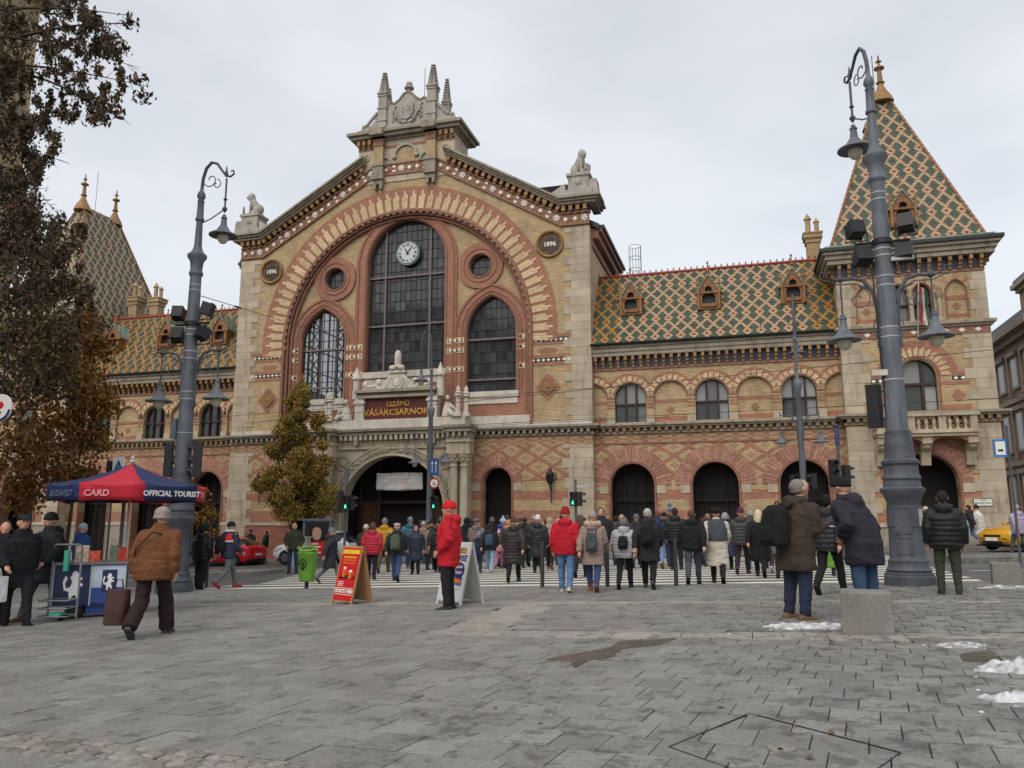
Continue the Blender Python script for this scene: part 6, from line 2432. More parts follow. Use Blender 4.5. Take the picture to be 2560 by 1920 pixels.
def a_board(name, label, px, py, w, h, spread, rz, m_face, m_frame, deco):
    g_ = ground_at(px, py)
    root = thing(name, label, 'sandwich board', g_, rz, 'sandwich boards on the square')
    tilt = math.atan2(spread / 2, h)
    for k, q in enumerate((-1, 1)):
        p = MB().box(-w / 2, w / 2, -.012, .012, .08, h)
        p.box(-w / 2, -w / 2 + .04, -.018, .018, 0, h + .01).box(w / 2 - .04, w / 2, -.018, .018, 0, h + .01).box(-w / 2 + .04, w / 2 - .04, -.018, .018, h - .02, h + .01)
        M = Matrix.Translation((0, q * spread / 2, 0)) @ Matrix.Rotation(q * tilt, 4, 'X')
        p.xf(M)
        o = C(p, 'leaf', m_frame, root, False)
        f = MB().box(-w / 2 + .03, w / 2 - .03, -.0205, -.0125, .1, h - .03)
        if q > 0: f = MB().box(-w / 2 + .03, w / 2 - .03, .0125, .0205, .1, h - .03)
        f.xf(M)
        fo = C(f, 'poster', m_face, o, False)
        if q < 0:
            deco(fo, M, root)
    return root


def flat(parent, M, mb, m, name):
    mb.xf(M)
    return C(mb, name, m, parent, False)


def txt(parent, M, s, size, m, x, z, y=-.026, bold=.0, name='lettering', sh=0):
    me = text_mesh(s, size, m, .0015, bold=bold, shear=sh)
    o = bpy.data.objects.new(name, me)
    COL.objects.link(o)
    o.parent = parent
    o.matrix_parent_inverse = Matrix()
    L = M @ Matrix.Translation((x, y, z)) @ Matrix.Rotation(PI / 2, 4, 'X')
    o.location, o.rotation_euler = L.translation, L.to_euler()
    return o


M_POSTR = mat('red_poster', lin(196, 34, 38), .5, .08, 3)
M_WHT = mat('white_print', lin(232, 230, 226), .5, .04)
M_YEL = mat('yellow_print', lin(232, 190, 48), .5, .15, 9)
M_ORG = mat('orange_print', lin(216, 106, 40), .5, .25, 12)
M_NAVY = mat('navy_print', lin(34, 46, 98), .5, .1)


def deco_red(f, M, root):
    flat(f, M, MB().box(-.27, .27, -.024, -.0206, .98, 1.06), M_YEL, 'yellow_strip')
    txt(f, M, 'TICKETS HERE', .092, M_WHT, 0, .27, bold=.004)
    flat(f, M, MB().box(-.27, .27, -.023, -.0206, .325, .335), M_WHT, 'rule').name = 'rule'
    flat(f, M, MB().box(-.27, .27, -.023, -.0206, .205, .215), M_WHT, 'rule')
    r = random.Random(4)
    for k in range(3):
        g = MB()
        for q in range(6): g.box(-.2 + q * .068, -.2 + q * .068 + .052, -.024, -.0206, .9 - k * .055, .93 - k * .055)
        flat(f, M, g, M_ORG if k else M_YEL, 'headline_bars')
    for x, z, w, h in ((-.1, .62, .09, .17), (.1, .58, .11, .14)):
        g = MB().box(x - w / 2, x + w / 2, -.026, -.0206, z - h / 2, z + h / 2)
        mug = flat(f, M, g, M_ORG, 'printed_mug')
        flat(f, M, MB().ball((x, -.025, z + h / 2), (w * .55, .006, .025), 10, 6), M_WHT, 'printed_foam')
        flat(f, M, MB().band(circle(x + w * .62, z, .035, 12), circle(x + w * .62, z, .05, 12), -.026, -.0206, closed=True), M_ORG, 'mug_handle')
    flat(f, M, MB().prism([(-.24, .5), (.25, .5), (.25, .58), (.15, .56), (.1, .66), (.0, .57), (-.12, .6), (-.2, .55)], -.0235, -.0206), mat('dark_photo_print', lin(70, 26, 30), .5, .5, 14), 'photo_strip')
    for k in range(3):
        flat(f, M, MB().box(-.23 + k * .0, -.05, -.024, -.0206, .44 - k * .035, .452 - k * .035), M_WHT, 'small_print')


def deco_white(f, M, root):
    txt(f, M, 'CRUISE', .15, M_NAVY, .06, .86, bold=.003, name='headline', sh=.15)
    flat(f, M, MB().box(-.24, .26, -.024, -.0206, .95, 1.06), mat('night_photo_print', lin(150, 120, 70), .5, .6, 8), 'photo_print')
    flat(f, M, MB().lathe([(0, 0), (.15, 0), (.15, .003), (0, .003)], 0, 0, 24).xf(Matrix.Translation((.14, -.0215, .64)) @ Matrix.Rotation(PI / 2, 4, 'X')), M_NAVY, 'price_disc')
    txt(f, M, 'NOW', .07, M_WHT, .14, .70, -.028, .001)
    txt(f, M, 'ONLY', .07, M_WHT, .15, .6, -.028, .001)
    txt(f, M, '20', .09, M_ORG, .02, .66, -.028, .003)
    flat(f, M, MB().prism([(-.25, .42), (.26, .36), (.26, .52), (.1, .55), (-.1, .5), (-.25, .52)], -.0235, -.0206), mat('river_photo_print', lin(70, 96, 128), .5, .5, 6), 'river_print')
    flat(f, M, MB().prism([(0, .42), (.26, .42), (.22, .48), (.06, .5)], -.025, -.0206), M_ORG, 'boat_print')
    for k in range(3):
        flat(f, M, MB().box(-.2, .22 - k * .08, -.024, -.0206, .3 - k * .04, .312 - k * .04), mat('grey_print', lin(120, 124, 130), .5), 'small_print')


a_board('sandwich_board', 'red sandwich board reading TICKETS HERE on the paving', 880, 1512, .64, 1.12, .5, R_(-26), M_POSTR, mat('orange_board_edge', lin(186, 140, 96), .5), deco_red)
a_board('sandwich_board', 'white cruise sandwich board behind the man in red', 1150, 1512, .7, 1.15, .55, R_(-30), mat('pale_blue_poster', lin(196, 202, 210), .5, .05), M_BOARDW, deco_white)

# advertising column with portrait poster, grey cabinet
ap = at_y(797, 1297, 33.4)
ad = thing('advertising_panel', 'grey advertising case with a portrait poster beside the white car', 'advertising case', (ap.x, ap.y, gz(ap.x, ap.y)), R_(10))
M_CASE = mat('grey_blue_case', lin(104, 114, 122), .45, .1)
C(MB().box(-.68, .68, -.18, .18, .3, 2.05).box(-.74, .74, -.26, .26, 2.05, 2.15).box(-.6, .6, -.14, .14, -.1, .3), 'case', M_CASE, ad, False)
C(MB().box(-.58, .58, -.19, -.181, .45, 1.98), 'poster', mat('dark_portrait_ground', lin(48, 40, 44), .35, .3, 3), ad, False)
ps = ad.children[-1]
for mb_, m_, nm in ((MB().ball((.0, -.19, 1.5), (.25, .012, .34), 16, 10), mat('skin_print', lin(188, 150, 132), .4, .15, 6), 'printed_face'),
                    (MB().ball((.02, -.188, 1.72), (.36, .01, .2), 16, 10).ball((-.28, -.188, 1.5), (.14, .01, .38), 10, 8).ball((.3, -.188, 1.5), (.14, .01, .38), 10, 8), mat('dark_hair_print', lin(30, 24, 24), .5), 'printed_hair'),
                    (MB().box(-.58, .58, -.196, -.19, .45, 1.1), M_POSTR, 'printed_panel')):
    C(mb_, nm, m_, ps)
for k in range(4):
    C(MB().box(-.5, .1 + .12 * (k % 2), -.2, -.196, .96 - k * .13, 1.02 - k * .13), 'printed_line', M_WHT, ps, False)
cb = at_y(752, 1297, 32.6)
cab = MB().box(-.42, .42, -.25, .25, -.2, 1.28).box(-.46, .46, -.29, .29, 1.28, 1.34)
for q in np.linspace(-.34, .34, 8): cab.box(q - .02, q + .02, -.262, -.25, .1, 1.2)
o = cab.build('utility_cabinet', mat('pale_grey_cabinet', lin(168, 166, 158), .6, .1), None)
o.location = (cb.x, cb.y, gz(cb.x, cb.y)); o.rotation_euler = (0, 0, R_(10))
tag(o, 'pale grey ribbed cabinet left of the portrait advertising case', 'cabinet')

# blue stop sign right edge, round shop sign left edge, blue A sign
bs = at_y(2540, 1297, 24.0)
st = thing('stop_sign', 'blue tram stop sign on a pole at the right edge', 'sign', (bs.x, bs.y, gz(bs.x, bs.y)))
C(MB().tube([(0, 0, -.1), (0, 0, 3.7)], .035, 8), 'pole', M_LAMP_D, st)
C(MB().box(-.36, -.04, -.03, .03, 2.85, 3.33), 'plate', mat('sky_blue_sign', lin(58, 120, 176), .4, .05), st, False)
C(MB().box(-.315, -.085, -.036, -.03, 2.91, 3.27), 'plate_face', M_WHT, st, False)
C(MB().box(-.26, -.14, -.04, -.036, 3.0, 3.06), 'tram_symbol', M_BLACK, st, False)
ls = at_y(2, 1020, 13.0)
rs_ = thing('hanging_sign', 'round white and blue sign hanging at the left edge', 'sign', ls)
C(MB().lathe([(0, -.02), (.3, -.02), (.3, .02), (0, .02)], 0, 0, 24).xf(Matrix.Rotation(PI / 2, 4, 'X')), 'disc', M_WHT, rs_)
C(MB().band([(.24 * math.cos(a), .24 * math.sin(a)) for a in np.linspace(PI * 1.05, PI * 1.95, 14)], [(.295 * math.cos(a), .295 * math.sin(a)) for a in np.linspace(PI * 1.05, PI * 1.95, 14)], -.03, -.021), 'blue_rim', M_NAVY, rs_, False)
C(MB().ball((.0, -.025, .06), (.1, .012, .08), 10, 6), 'red_patch', M_POSTR, rs_)
C(MB().ball((-.04, -.025, -.1), (.1, .012, .05), 10, 6), 'orange_patch', M_ORG, rs_)
C(MB().tube([(0, 0, .3), (0, 0, 1.6), (-1.6, 0, 1.6)], .02, 6), 'bracket', M_IRON, rs_)
C(MB().tube([(-1.6, 0, 1.6), (-1.6, 0, -ls.z - .6)], .05, 8), 'sign_post', M_IRON, rs_)
asn = at_y(283, 1297, 24)
az_ = thing('route_sign', 'white sign with a blue letter A above the umbrella', 'sign', (asn.x, asn.y, gz(asn.x, asn.y)))
C(MB().tube([(-.16, 0, -.1), (-.16, 0, 4.4)], .04, 8), 'pole', M_LAMP_D, az_)
C(MB().box(-.2, .3, -.04, -.0, 3.75, 4.45), 'plate', M_WHT, az_, False)
txt(az_, Matrix(), 'A', .62, mat('blue_letter', lin(40, 96, 150), .4), .08, 4.05, -.05, .02)
C(MB().box(-.42, -.24, -.1, .1, 3.6, 4.3), 'side_box', M_BLK, az_, False)


# overhead tram wires (each one a span across the whole view)
def wire(label, a, b, Y, r=.009, Y2=None):
    A, B = at_y(*a, Y), at_y(*b, Y2 or Y)
    d = B - A
    A2, B2 = A - d * 1.5, B + d * .6
    mb = MB()
    mb.tube([A2.lerp(B2, t) - Vector((0, 0, .25 * math.sin(PI * t))) * 0 for t in np.linspace(0, 1, 12)], r, 5)
    o = mb.build('overhead_wire', M_IRON, None, smooth=True)
    tag(o, label, 'wire', 'overhead tram wires')


wire('upper tram wire crossing the right wing arcade', (1440, 977), (2120, 910), 23.0)
wire('lower tram wire crossing the right wing windows', (1440, 1049), (2120, 1015), 22.0)
wire('tram wire passing in front of the maroon name panel', (760, 1026), (1300, 984), 26.0)
wire('tram wire passing just below the maroon name panel', (760, 1086), (1300, 1060), 25.0)
gw = lampL.location + Vector((.2, 0, 7.85))
ge = at_y(700, 800, 30)
o = MB().tube([gw, ge, ge + (ge - gw) * 1.8], .012, 5).build('guy_wire', M_IRON, None)
tag(o, 'stay wire running from the left lamp post down across the gable', 'wire')
mbk = MB().tube([gw + (ge - gw) * .32, gw + (ge - gw) * .38], .035, 6)
ins_ = mbk.build('insulator', M_IRON, o)


# ================================================================ cars
M_TYRE = mat('tyre_rubber', lin(30, 30, 31), .85, .2)
M_RIM = mat('dark_alloy', lin(96, 98, 100), .35, .15, metal=.4)
M_CARGLASS = mat('car_glass', lin(30, 36, 40), .08, .1)


def paint(name, c):
    if name in MATS: return MATS[name]
    n = NT(name)
    n.color(n.mix(n.ramp(n.noise(3, 4), [(.4, 0), (.8, .15)]), c, tuple(v * .6 for v in c[:3]) + (1,)))
    n.set(.28, 0, .5)
    n.b.inputs['Coat Weight'].default_value = .5
    n.b.inputs['Coat Roughness'].default_value = .08
    MATS[name] = n.mat
    return n.mat


HATCH = [  # x, half width, sill z, shoulder z, top z, top half width
    (-2.08, .55, .32, .52, .56, .5), (-2.0, .74, .24, .62, .68, .66), (-1.75, .84, .2, .74, .8, .74), (-1.2, .87, .2, .84, .9, .76), (-.85, .88, .2, .88, .97, .74),
    (-.45, .88, .2, .9, 1.2, .66), (-.1, .88, .2, .91, 1.39, .6), (.3, .88, .2, .92, 1.45, .59), (.8, .88, .2, .94, 1.44, .59), (1.2, .87, .2, .97, 1.36, .57),
    (1.6, .86, .22, 1.0, 1.2, .58), (1.85, .84, .26, 1.0, 1.05, .66), (2.02, .78, .32, .9, .93, .66), (2.08, .68, .38, .7, .72, .6)]
SUV = [(x * 1.04, hw * 1.02, z0 + .05, zs * 1.08 + .02, zt * 1.1 + .03, tw * 1.04) for x, hw, z0, zs, zt, tw in HATCH]


def car(name, label, cx, cy, rz, m, prof=HATCH, plate=True, lit_tail=False):
    root = thing(name, label, 'car', (cx, cy, gz(cx, cy)), rz, 'cars along the far kerb')
    mb = MB()
    n = len(prof)
    rings = []
    for x, hw, z0, zs, zt, tw in prof:
        half = [(hw * .55, z0), (hw * .9, z0 + .01), (hw, z0 + .14), (hw * 1.0, (z0 + zs) / 2), (hw * .985, zs - .03), (hw * .95, zs + .01), (tw, zt - .05), (tw * .86, zt - .005), (0, zt)]
        ring = [(x, y, z) for y, z in half] + [(x, -y, z) for y, z in half[-2::-1]]
        rings.append(ring)
    k = len(rings[0])
    vs = [p for r in rings for p in r]
    for i in range(n - 1):
        for j in range(k - 1):
            a, b = i * k + j, i * k + j + 1
            mi = 0
            x0, x1 = prof[i][0], prof[i + 1][0]
            side = j in (5, k - 7)
            cap = j in (6, 7, k - 8, k - 9)
            tall = prof[i][4] - prof[i][3] > .15 or prof[i + 1][4] - prof[i + 1][3] > .25
            if side and tall and i not in (7, ) and prof[i + 1][4] - prof[i + 1][3] > .1: mi = 1
            if side and i in (4,): mi = 0
            slope = abs(prof[i + 1][4] - prof[i][4]) / (x1 - x0)
            if cap and slope > .24 and prof[i + 1][4] > 1.0 and prof[i][4] > .93 * .98 and max(prof[i][4], prof[i + 1][4]) > 1.1: mi = 1
            mb.add([vs[a], vs[b], vs[b + k], vs[a + k]], [(0, 1, 2, 3)], mi)
    mb.add(rings[0], [tuple(range(k))], 0)
    mb.add(rings[-1], [tuple(range(k))], 0)
    me = mb.mesh('body', [m, M_CARGLASS])
    bm = bmesh.new(); bm.from_mesh(me)
    bmesh.ops.remove_doubles(bm, verts=bm.verts, dist=.0005)
    bmesh.ops.recalc_face_normals(bm, faces=bm.faces)
    bm.to_mesh(me); bm.free()
    me.polygons.foreach_set('use_smooth', [True] * len(me.polygons))
    me.set_sharp_from_angle(angle=R_(38))
    bo = bpy.data.objects.new('body', me); COL.objects.link(bo); bo.parent = root
    for wx in (-1.32, 1.27):
        for s in (-1, 1):
            hub = MB().lathe([(.0, -.01), (.355, -.01), (.36, .01), (.0, .012)], 0, 0, 22)
            hub.xf(Matrix.Translation((wx, s * .872, .33)) @ Matrix.Rotation(s * -PI / 2, 4, 'X'))
            C(hub, 'wheel_arch', M_BLK, root)
            w = MB().lathe([(.2, -.1), (.3, -.1), (.325, -.06), (.325, .06), (.3, .1), (.2, .1)], 0, 0, 22)
            w.xf(Matrix.Translation((wx, s * .82, .325)) @ Matrix.Rotation(PI / 2, 4, 'X'))
            wo = C(w, 'wheel', M_TYRE, root)
            r = MB()
            r.lathe([(.0, .075), (.05, .08), (.05, .07), (.2, .06), (.2, -.06), (0, -.06)], 0, 0, 20)
            for q in range(5):
                a = q * 2 * PI / 5
                r.box(.04, .2, -.025, .025, .06, .085)
                st = len(r.v) - 8
                r.xf(Matrix.Rotation(a, 4, 'Z'), st)
            r.xf(Matrix.Translation((wx, s * .865, .325)) @ Matrix.Rotation(s * PI / 2, 4, 'X'))
            C(r, 'rim', M_RIM, wo)
    for s in (-1, 1):
        C(MB().box(1.9, 2.0, s * .5, s * .8, .76, .9) if s > 0 else MB().box(1.9, 2.0, -.8, -.5, .76, .9), 'tail_light', mat('lit_red_lens', lin(230, 40, 36), .2, emit=1.2) if lit_tail else mat('red_lens', lin(150, 30, 30), .2), root, False)
        hl = MB().prism([(-1.98, .6), (-1.55, .72), (-1.5, .82), (-1.72, .8), (-1.95, .68)], s * .66, s * .875)
        C(hl, 'headlight', mat('clear_lens', lin(190, 194, 196), .1), root, False)
        mr = MB().ball((-.55, s * .98, .98), (.09, .1, .07), 8, 6)
        C(mr, 'mirror', m, root)
        for hx in (.15, .95):
            C(MB().box(hx - .09, hx + .09, min(s * .878, s * .9), max(s * .878, s * .9), .8, .83), 'door_handle', m, root, False)
    C(MB().box(2.04, 2.1, -.26, .26, .55, .66), 'number_plate', M_WHT, root, False)
    C(MB().box(-2.14, -2.05, -.26, .26, .36, .47), 'number_plate', M_WHT, root, False)
    C(MB().box(-2.1, -1.98, -.45, .45, .26, .36).box(-2.09, -1.99, -.4, .4, .5, .58), 'grille', M_BLK, root, False)
    C(MB().box(1.95, 2.09, -.62, .62, .26, .4), 'rear_bumper', M_BLK, root, False)
    C(MB().box(-1.9, 1.9, -.7, .7, .14, .26), 'underbody', M_BLK, root, False)
    return root


M_CRED = paint('red_car_paint', lin(204, 28, 40))
car('parked_car', 'red hatchback with its rear to the right near the left archway', at_y(566, 1297, 35.6).x, 35.6, R_(-2), M_CRED)
car('parked_car', 'white car behind the portrait advertising case', at_y(800, 1297, 35.4).x, 35.4, R_(-2), paint('white_car_paint', lin(214, 216, 218)), SUV)
cg = ground_at(290, 1402)
car('parked_car', 'dark grey car with lit tail light behind the tourist cart', cg.x + .4, cg.y, R_(2), paint('grey_car_paint', lin(92, 88, 88)), SUV, lit_tail=True)
yc = at_y(2480, 1388, 33.2)
car('parked_car', 'yellow car seen from its front at the right edge', yc.x + 2.0, 34.6, R_(28), paint('yellow_car_paint', lin(206, 150, 22)), HATCH)

# ================================================================ tourist cart with umbrella
M_UMR = mat('red_canvas', lin(186, 34, 54), .75, .1, 4, .2, 200)
M_UMN = mat('navy_canvas', lin(30, 44, 86), .75, .12, 4, .2, 200)
uc = at_y(332, 1150, 12.35)
ucx, ucy = uc.x, uc.y
um = thing('tourist_umbrella', 'red and navy tourist umbrella over the blue ticket cart', 'umbrella', (ucx, ucy, gz(ucx, ucy)))
zap, zrim, zval, RU = 2.78, 2.36, 2.05, 1.38
a_face = math.atan2(-ucy, -ucx)       # towards the photographer
for k in range(8):
    a0 = a_face + R_(9.7) + k * PI / 4
    a1 = a0 + PI / 4
    g = MB()
    vs = []
    nr = 6
    for r in range(nr + 1):
        t = r / nr
        for q in range(5):
            s_ = q / 4
            p0, p1 = Vector((math.cos(a0), math.sin(a0), 0)), Vector((math.cos(a1), math.sin(a1), 0))
            d = p0.lerp(p1, s_) * RU * t
            sag = -.05 * math.sin(PI * s_) * t - .06 * math.sin(PI * t)
            vs.append((d.x, d.y, zap + (zrim - zap) * t + sag))
    for j in range(3):
        t = (j + 1) / 3
        for q in range(5):
            s_ = q / 4
            d = Vector((math.cos(a0), math.sin(a0), 0)).lerp(Vector((math.cos(a1), math.sin(a1), 0)), s_) * RU * (1 - .015 * t)
            vs.append((d.x, d.y, zrim + (zval - zrim) * t - .05 * math.sin(PI * s_) * (1 - t) + .02 * math.sin(PI * s_) * t))
    g.add(vs, [(r * 5 + q, r * 5 + q + 1, r * 5 + 6 + q, r * 5 + 5 + q) for r in range(nr + 3) for q in range(4)])
    red = (k % 2 == 1)
    o = C(g, 'canopy_panel', M_UMR if red else M_UMN, um, True, 50)
    so = o.modifiers.new('thick', 'SOLIDIFY'); so.thickness = .004
    am = (a0 + a1) / 2
    mid = Vector((math.cos(am), math.sin(am), 0)) * (RU * math.cos(PI / 8) + .012)
    words_ = {7: ('CARD', M_WHT if False else mat('pink_print', lin(226, 150, 158), .6)), 0: ('OFFICIAL TOURIST', M_WHT), 6: ('BUDAPEST', mat('dim_print', lin(92, 100, 130), .6)), 1: ('CARD', mat('pink_print', lin(226, 150, 158), .6))}
    if k in words_:
        s_, m_ = words_[k]
        me = text_mesh(s_, .135 if len(s_) > 8 else .15, m_, .002, bold=.004, shear=.12)
        t_ = bpy.data.objects.new('canopy_lettering', me); COL.objects.link(t_); t_.parent = um
        t_.location = (mid.x, mid.y, (zrim + zval) / 2 - .02 + (.0))
        t_.rotation_euler = (PI / 2, 0, am + PI / 2)
        if len(s_) < 9 and k in (7,): t_.location += Vector((math.cos(am - PI / 2), math.sin(am - PI / 2), 0)) * .25
    C(MB().tube([(0, 0, zap - .12), (math.cos(a0) * RU * .97, math.sin(a0) * RU * .97, zrim - .05)], .012, 5), 'rib', M_SILVER, um)
C(MB().tube([(0, 0, .3), (0, 0, zap + .05)], .022, 8).lathe([(.03, zap), (.05, zap + .03), (.03, zap + .08), (.045, zap + .1), (0, zap + .16)], 0, 0, 10), 'pole', M_SILVER, um)

cg_ = at_y(208, 1500, 11.9)
cart = thing('ticket_cart', 'navy blue ticket cart with white lion emblem under the umbrella', 'cart', (ucx - .22, ucy - .45, gz(ucx - .22, ucy - .45)), R_(38))
cart.scale = (.84, .84, .95)
M_CNAVY = mat('navy_cart_panel', lin(36, 46, 82), .45, .12)
M_CBLUE = mat('royal_blue_cart_panel', lin(50, 74, 140), .45, .14)
C(MB().box(-.72, .62, -.36, .36, .26, 1.0), 'body', M_CNAVY, cart, False)
C(MB().box(-.78, .68, -.42, .42, 1.0, 1.05), 'counter', mat('grey_counter', lin(112, 114, 118), .4), cart, False)
C(MB().box(-.735, -.73 + .0, -.36, .36, .3, .95), 'end_panel', M_CNAVY, cart, False)
C(MB().box(-.02, .63, -.372, -.361, .58, .98), 'white_panel', mat('pale_panel', lin(186, 196, 212), .5), cart, False)
C(MB().box(-.02, .63, -.373, -.361, .3, .578), 'blue_panel', M_CBLUE, cart, False)
C(MB().box(.18, .46, -.379, -.373, .5, .9), 'navy_square', M_CNAVY, cart, False)
for x in (-.73, -.03, .62):
    C(MB().box(x - .015, x + .015, -.378, -.36, .26, 1.0), 'edge_strip', M_SILVER, cart, False)
LION = [(0, 0), (.06, 0), (.08, .1), (.16, .14), (.2, .06), (.26, .06), (.24, .18), (.2, .26), (.22, .36), (.32, .34), (.34, .4), (.22, .46), (.32, .52), (.3, .58), (.2, .54), (.22, .66), (.14, .74), (.06, .7), (.04, .62), (.0, .58), (.06, .46), (.02, .34), (-.08, .3), (-.12, .42), (-.06, .56), (-.12, .62), (-.18, .46), (-.14, .26), (-.02, .22), (.0, .12)]
for ox, oz, k, y in ((-.42, .36, .72, -.368), (.27, .53, .42, -.386)):
    C(MB().prism([(ox + x * k, oz + z * k) for x, z in LION], y, y + .006), 'lion_emblem', M_WHT, cart, False)
for s in (-1, 1):
    w = MB().lathe([(0, -.03), (.14, -.04), (.17, -.03), (.17, .03), (.14, .04), (0, .03)], 0, 0, 16)
    w.xf(Matrix.Translation((-.3, s * .3, .17)) @ Matrix.Rotation(PI / 2, 4, 'X'))
    C(w, 'wheel', M_TYRE, cart)
w = MB().lathe([(0, -.03), (.1, -.03), (.12, 0), (.1, .03), (0, .03)], 0, 0, 14)
w.xf(Matrix.Translation((.5, 0, .12)) @ Matrix.Rotation(PI / 2, 4, 'X'))
C(w, 'wheel', M_TYRE, cart)
C(MB().box(-.1, .5, -.28, .28, .1, .26), 'underbox', M_CBLUE, cart, False)
for x, y, w_, h_, c, nm in ((-.25, -.25, .26, .3, lin(190, 170, 150), 'brochure_rack'), (.0, -.3, .2, .2, lin(206, 90, 60), 'brochure_rack'), (.35, -.1, .2, .3, lin(120, 130, 110), 'brochure_rack'), (.52, -.25, .16, .26, lin(180, 60, 50), 'brochure_rack')):
    b = MB().box(x - w_ / 2, x + w_ / 2, y - .05, y + .05, 1.05, 1.05 + h_ * .3).prism([(x - w_ / 2, 1.06), (x + w_ / 2, 1.06), (x + w_ / 2, 1.05 + h_), (x - w_ / 2, 1.05 + h_)], y - .02, y + .02)
    C(b, nm, mat('brochure_%d' % int(h_ * 1000 + w_ * 100), c, .5, .5, 14), cart, False)
# loose hand trolley standing beside the cart
tr = at_y(155, 1538, 11.2)
tro = thing('hand_trolley', 'grey tubular hand trolley leaning at the left of the ticket cart', 'trolley', (tr.x - .1, 11.3, gz(tr.x, 11.3)), R_(20))
f = MB()
for x in (-.24, .24):
    f.tube([(x, 0, .05), (x, 0, 1.25)], .018, 7)
f.tube([(-.24, 0, 1.25), (-.2, 0, 1.3), (.2, 0, 1.3), (.24, 0, 1.25)], .018, 7)
for z in (.12, .25, .38):
    f.tube([(-.24, 0, z), (.24, 0, z)], .012, 6)
    f.tube([(-.24, 0, z), (-.24, -.35, z)], .012, 6); f.tube([(.24, 0, z), (.24, -.35, z)], .012, 6); f.tube([(-.24, -.35, z), (.24, -.35, z)], .012, 6)
f.tube([(.24, 0, 1.0), (.32, -.2, .1)], .016, 6)
C(f, 'frame', mat('worn_grey_tube', lin(112, 112, 114), .4, .2), tro)
C(MB().box(-.035, .035, -.05, .03, .85, 1.2).box(-.08, .1, -.3, -.1, .13, .17), 'green_item', mat('mint_plastic', lin(70, 180, 150), .4), tro, False)
mb = MB().lathe([(0, -.02), (.08, -.025), (.1, 0), (.08, .025), (0, .02)], 0, 0, 12)
mb.xf(Matrix.Translation((0, 0, .06)) @ Matrix.Rotation(PI / 2, 4, 'Y'))
C(mb, 'wheel', M_TYRE, tro)
# dark steel post of the cart's second shade
sp_ = ground_at(276, 1490)
o = MB().lathe([(.035, -.1), (.035, 2.35), (.0, 2.35)], 0, 0, 10).build('steel_post', M_LAMP, None, smooth=True)
o.location = (ucx - .35, ucy + .25, gz(ucx, ucy)); tag(o, 'grey steel post standing behind the ticket cart', 'post')

# ================================================================ trees
def leaf_mat(name, stops, rough=.7):
    n = NT(name)
    g = n.node('ShaderNodeNewGeometry')
    c = n.ramp(g.outputs['Random Per Island'], stops)
    n.color(c)
    n.set(rough, 0, .25)
    n.b.inputs['Transmission Weight'].default_value = 0.0
    return n.mat


def leaves(clumps, size, seed, shell=.55, droop=.3, elong=1.7):
    """clumps: (centre, (rx,ry,rz), count) -> verts, faces of many small bent leaves"""
    r = np.random.default_rng(seed)
    V, F = [], []
    off = 0
    for c, rad, n in clumps:
        d = r.normal(size=(n, 3))
        d /= np.linalg.norm(d, axis=1)[:, None]
        rr = r.uniform(0, 1, n) ** shell
        # knobbly outline: radius wobbles with direction
        wob = 1 + .22 * np.sin(d[:, 0] * 7 + seed) * np.sin(d[:, 2] * 6 + seed * 2) + .12 * np.sin(d[:, 1] * 15 + d[:, 2] * 11)
        p = np.array(c) + d * (rr * wob)[:, None] * np.array(rad)
        u = r.normal(size=(n, 3)); u[:, 2] -= droop * 2
        u /= np.linalg.norm(u, axis=1)[:, None]
        w = np.cross(u, r.normal(size=(n, 3)))
        w /= np.linalg.norm(w, axis=1)[:, None]
        nn = np.cross(u, w)
        s = (size * r.uniform(.6, 1.3, n))[:, None]
        a = p - u * s * elong * .5
        b = p + w * s * .5 + nn * s * .12
        e = p + u * s * elong * .5
        f = p - w * s * .5 + nn * s * .12
        vs = np.stack([a, b, e, f], 1).reshape(-1, 3)
        V.append(vs)
        k = np.arange(n) * 4 + off
        F.append(np.stack([k, k + 1, k + 2, k + 3], 1))
        off += 4 * n
    return np.concatenate(V), np.concatenate(F)


def crown(name, clumps, size, seed, m, parent, **kw):
    V, F = leaves(clumps, size, seed, **kw)
    me = bpy.data.meshes.new(name)
    me.vertices.add(len(V)); me.vertices.foreach_set('co', V.ravel())
    me.loops.add(F.size); me.loops.foreach_set('vertex_index', F.ravel().astype(np.int32))
    me.polygons.add(len(F)); me.polygons.foreach_set('loop_start', np.arange(0, F.size, 4, dtype=np.int32))
    me.update(calc_edges=True)
    me.validate()
    me.materials.append(m)
    o = bpy.data.objects.new(name, me)
    return link(o, parent)


M_BARK = mat('grey_brown_bark', lin(74, 62, 52), .9, .3, 6, .6, 30)
L_DARK = leaf_mat('dark_brown_green_leaves', [(0.0, lin(52, 54, 44)), (.35, lin(84, 70, 56)), (.7, lin(112, 86, 62)), (1.0, lin(76, 82, 60))])
L_AUT = leaf_mat('yellow_green_autumn_leaves', [(0.0, lin(92, 84, 46)), (.35, lin(130, 112, 56)), (.7, lin(160, 134, 60)), (.9, lin(182, 148, 62)), (1.0, lin(146, 106, 56))])
L_ORG = leaf_mat('rust_orange_leaves', [(0.0, lin(88, 66, 36)), (.4, lin(136, 94, 44)), (.75, lin(160, 116, 54)), (1.0, lin(108, 96, 50))])


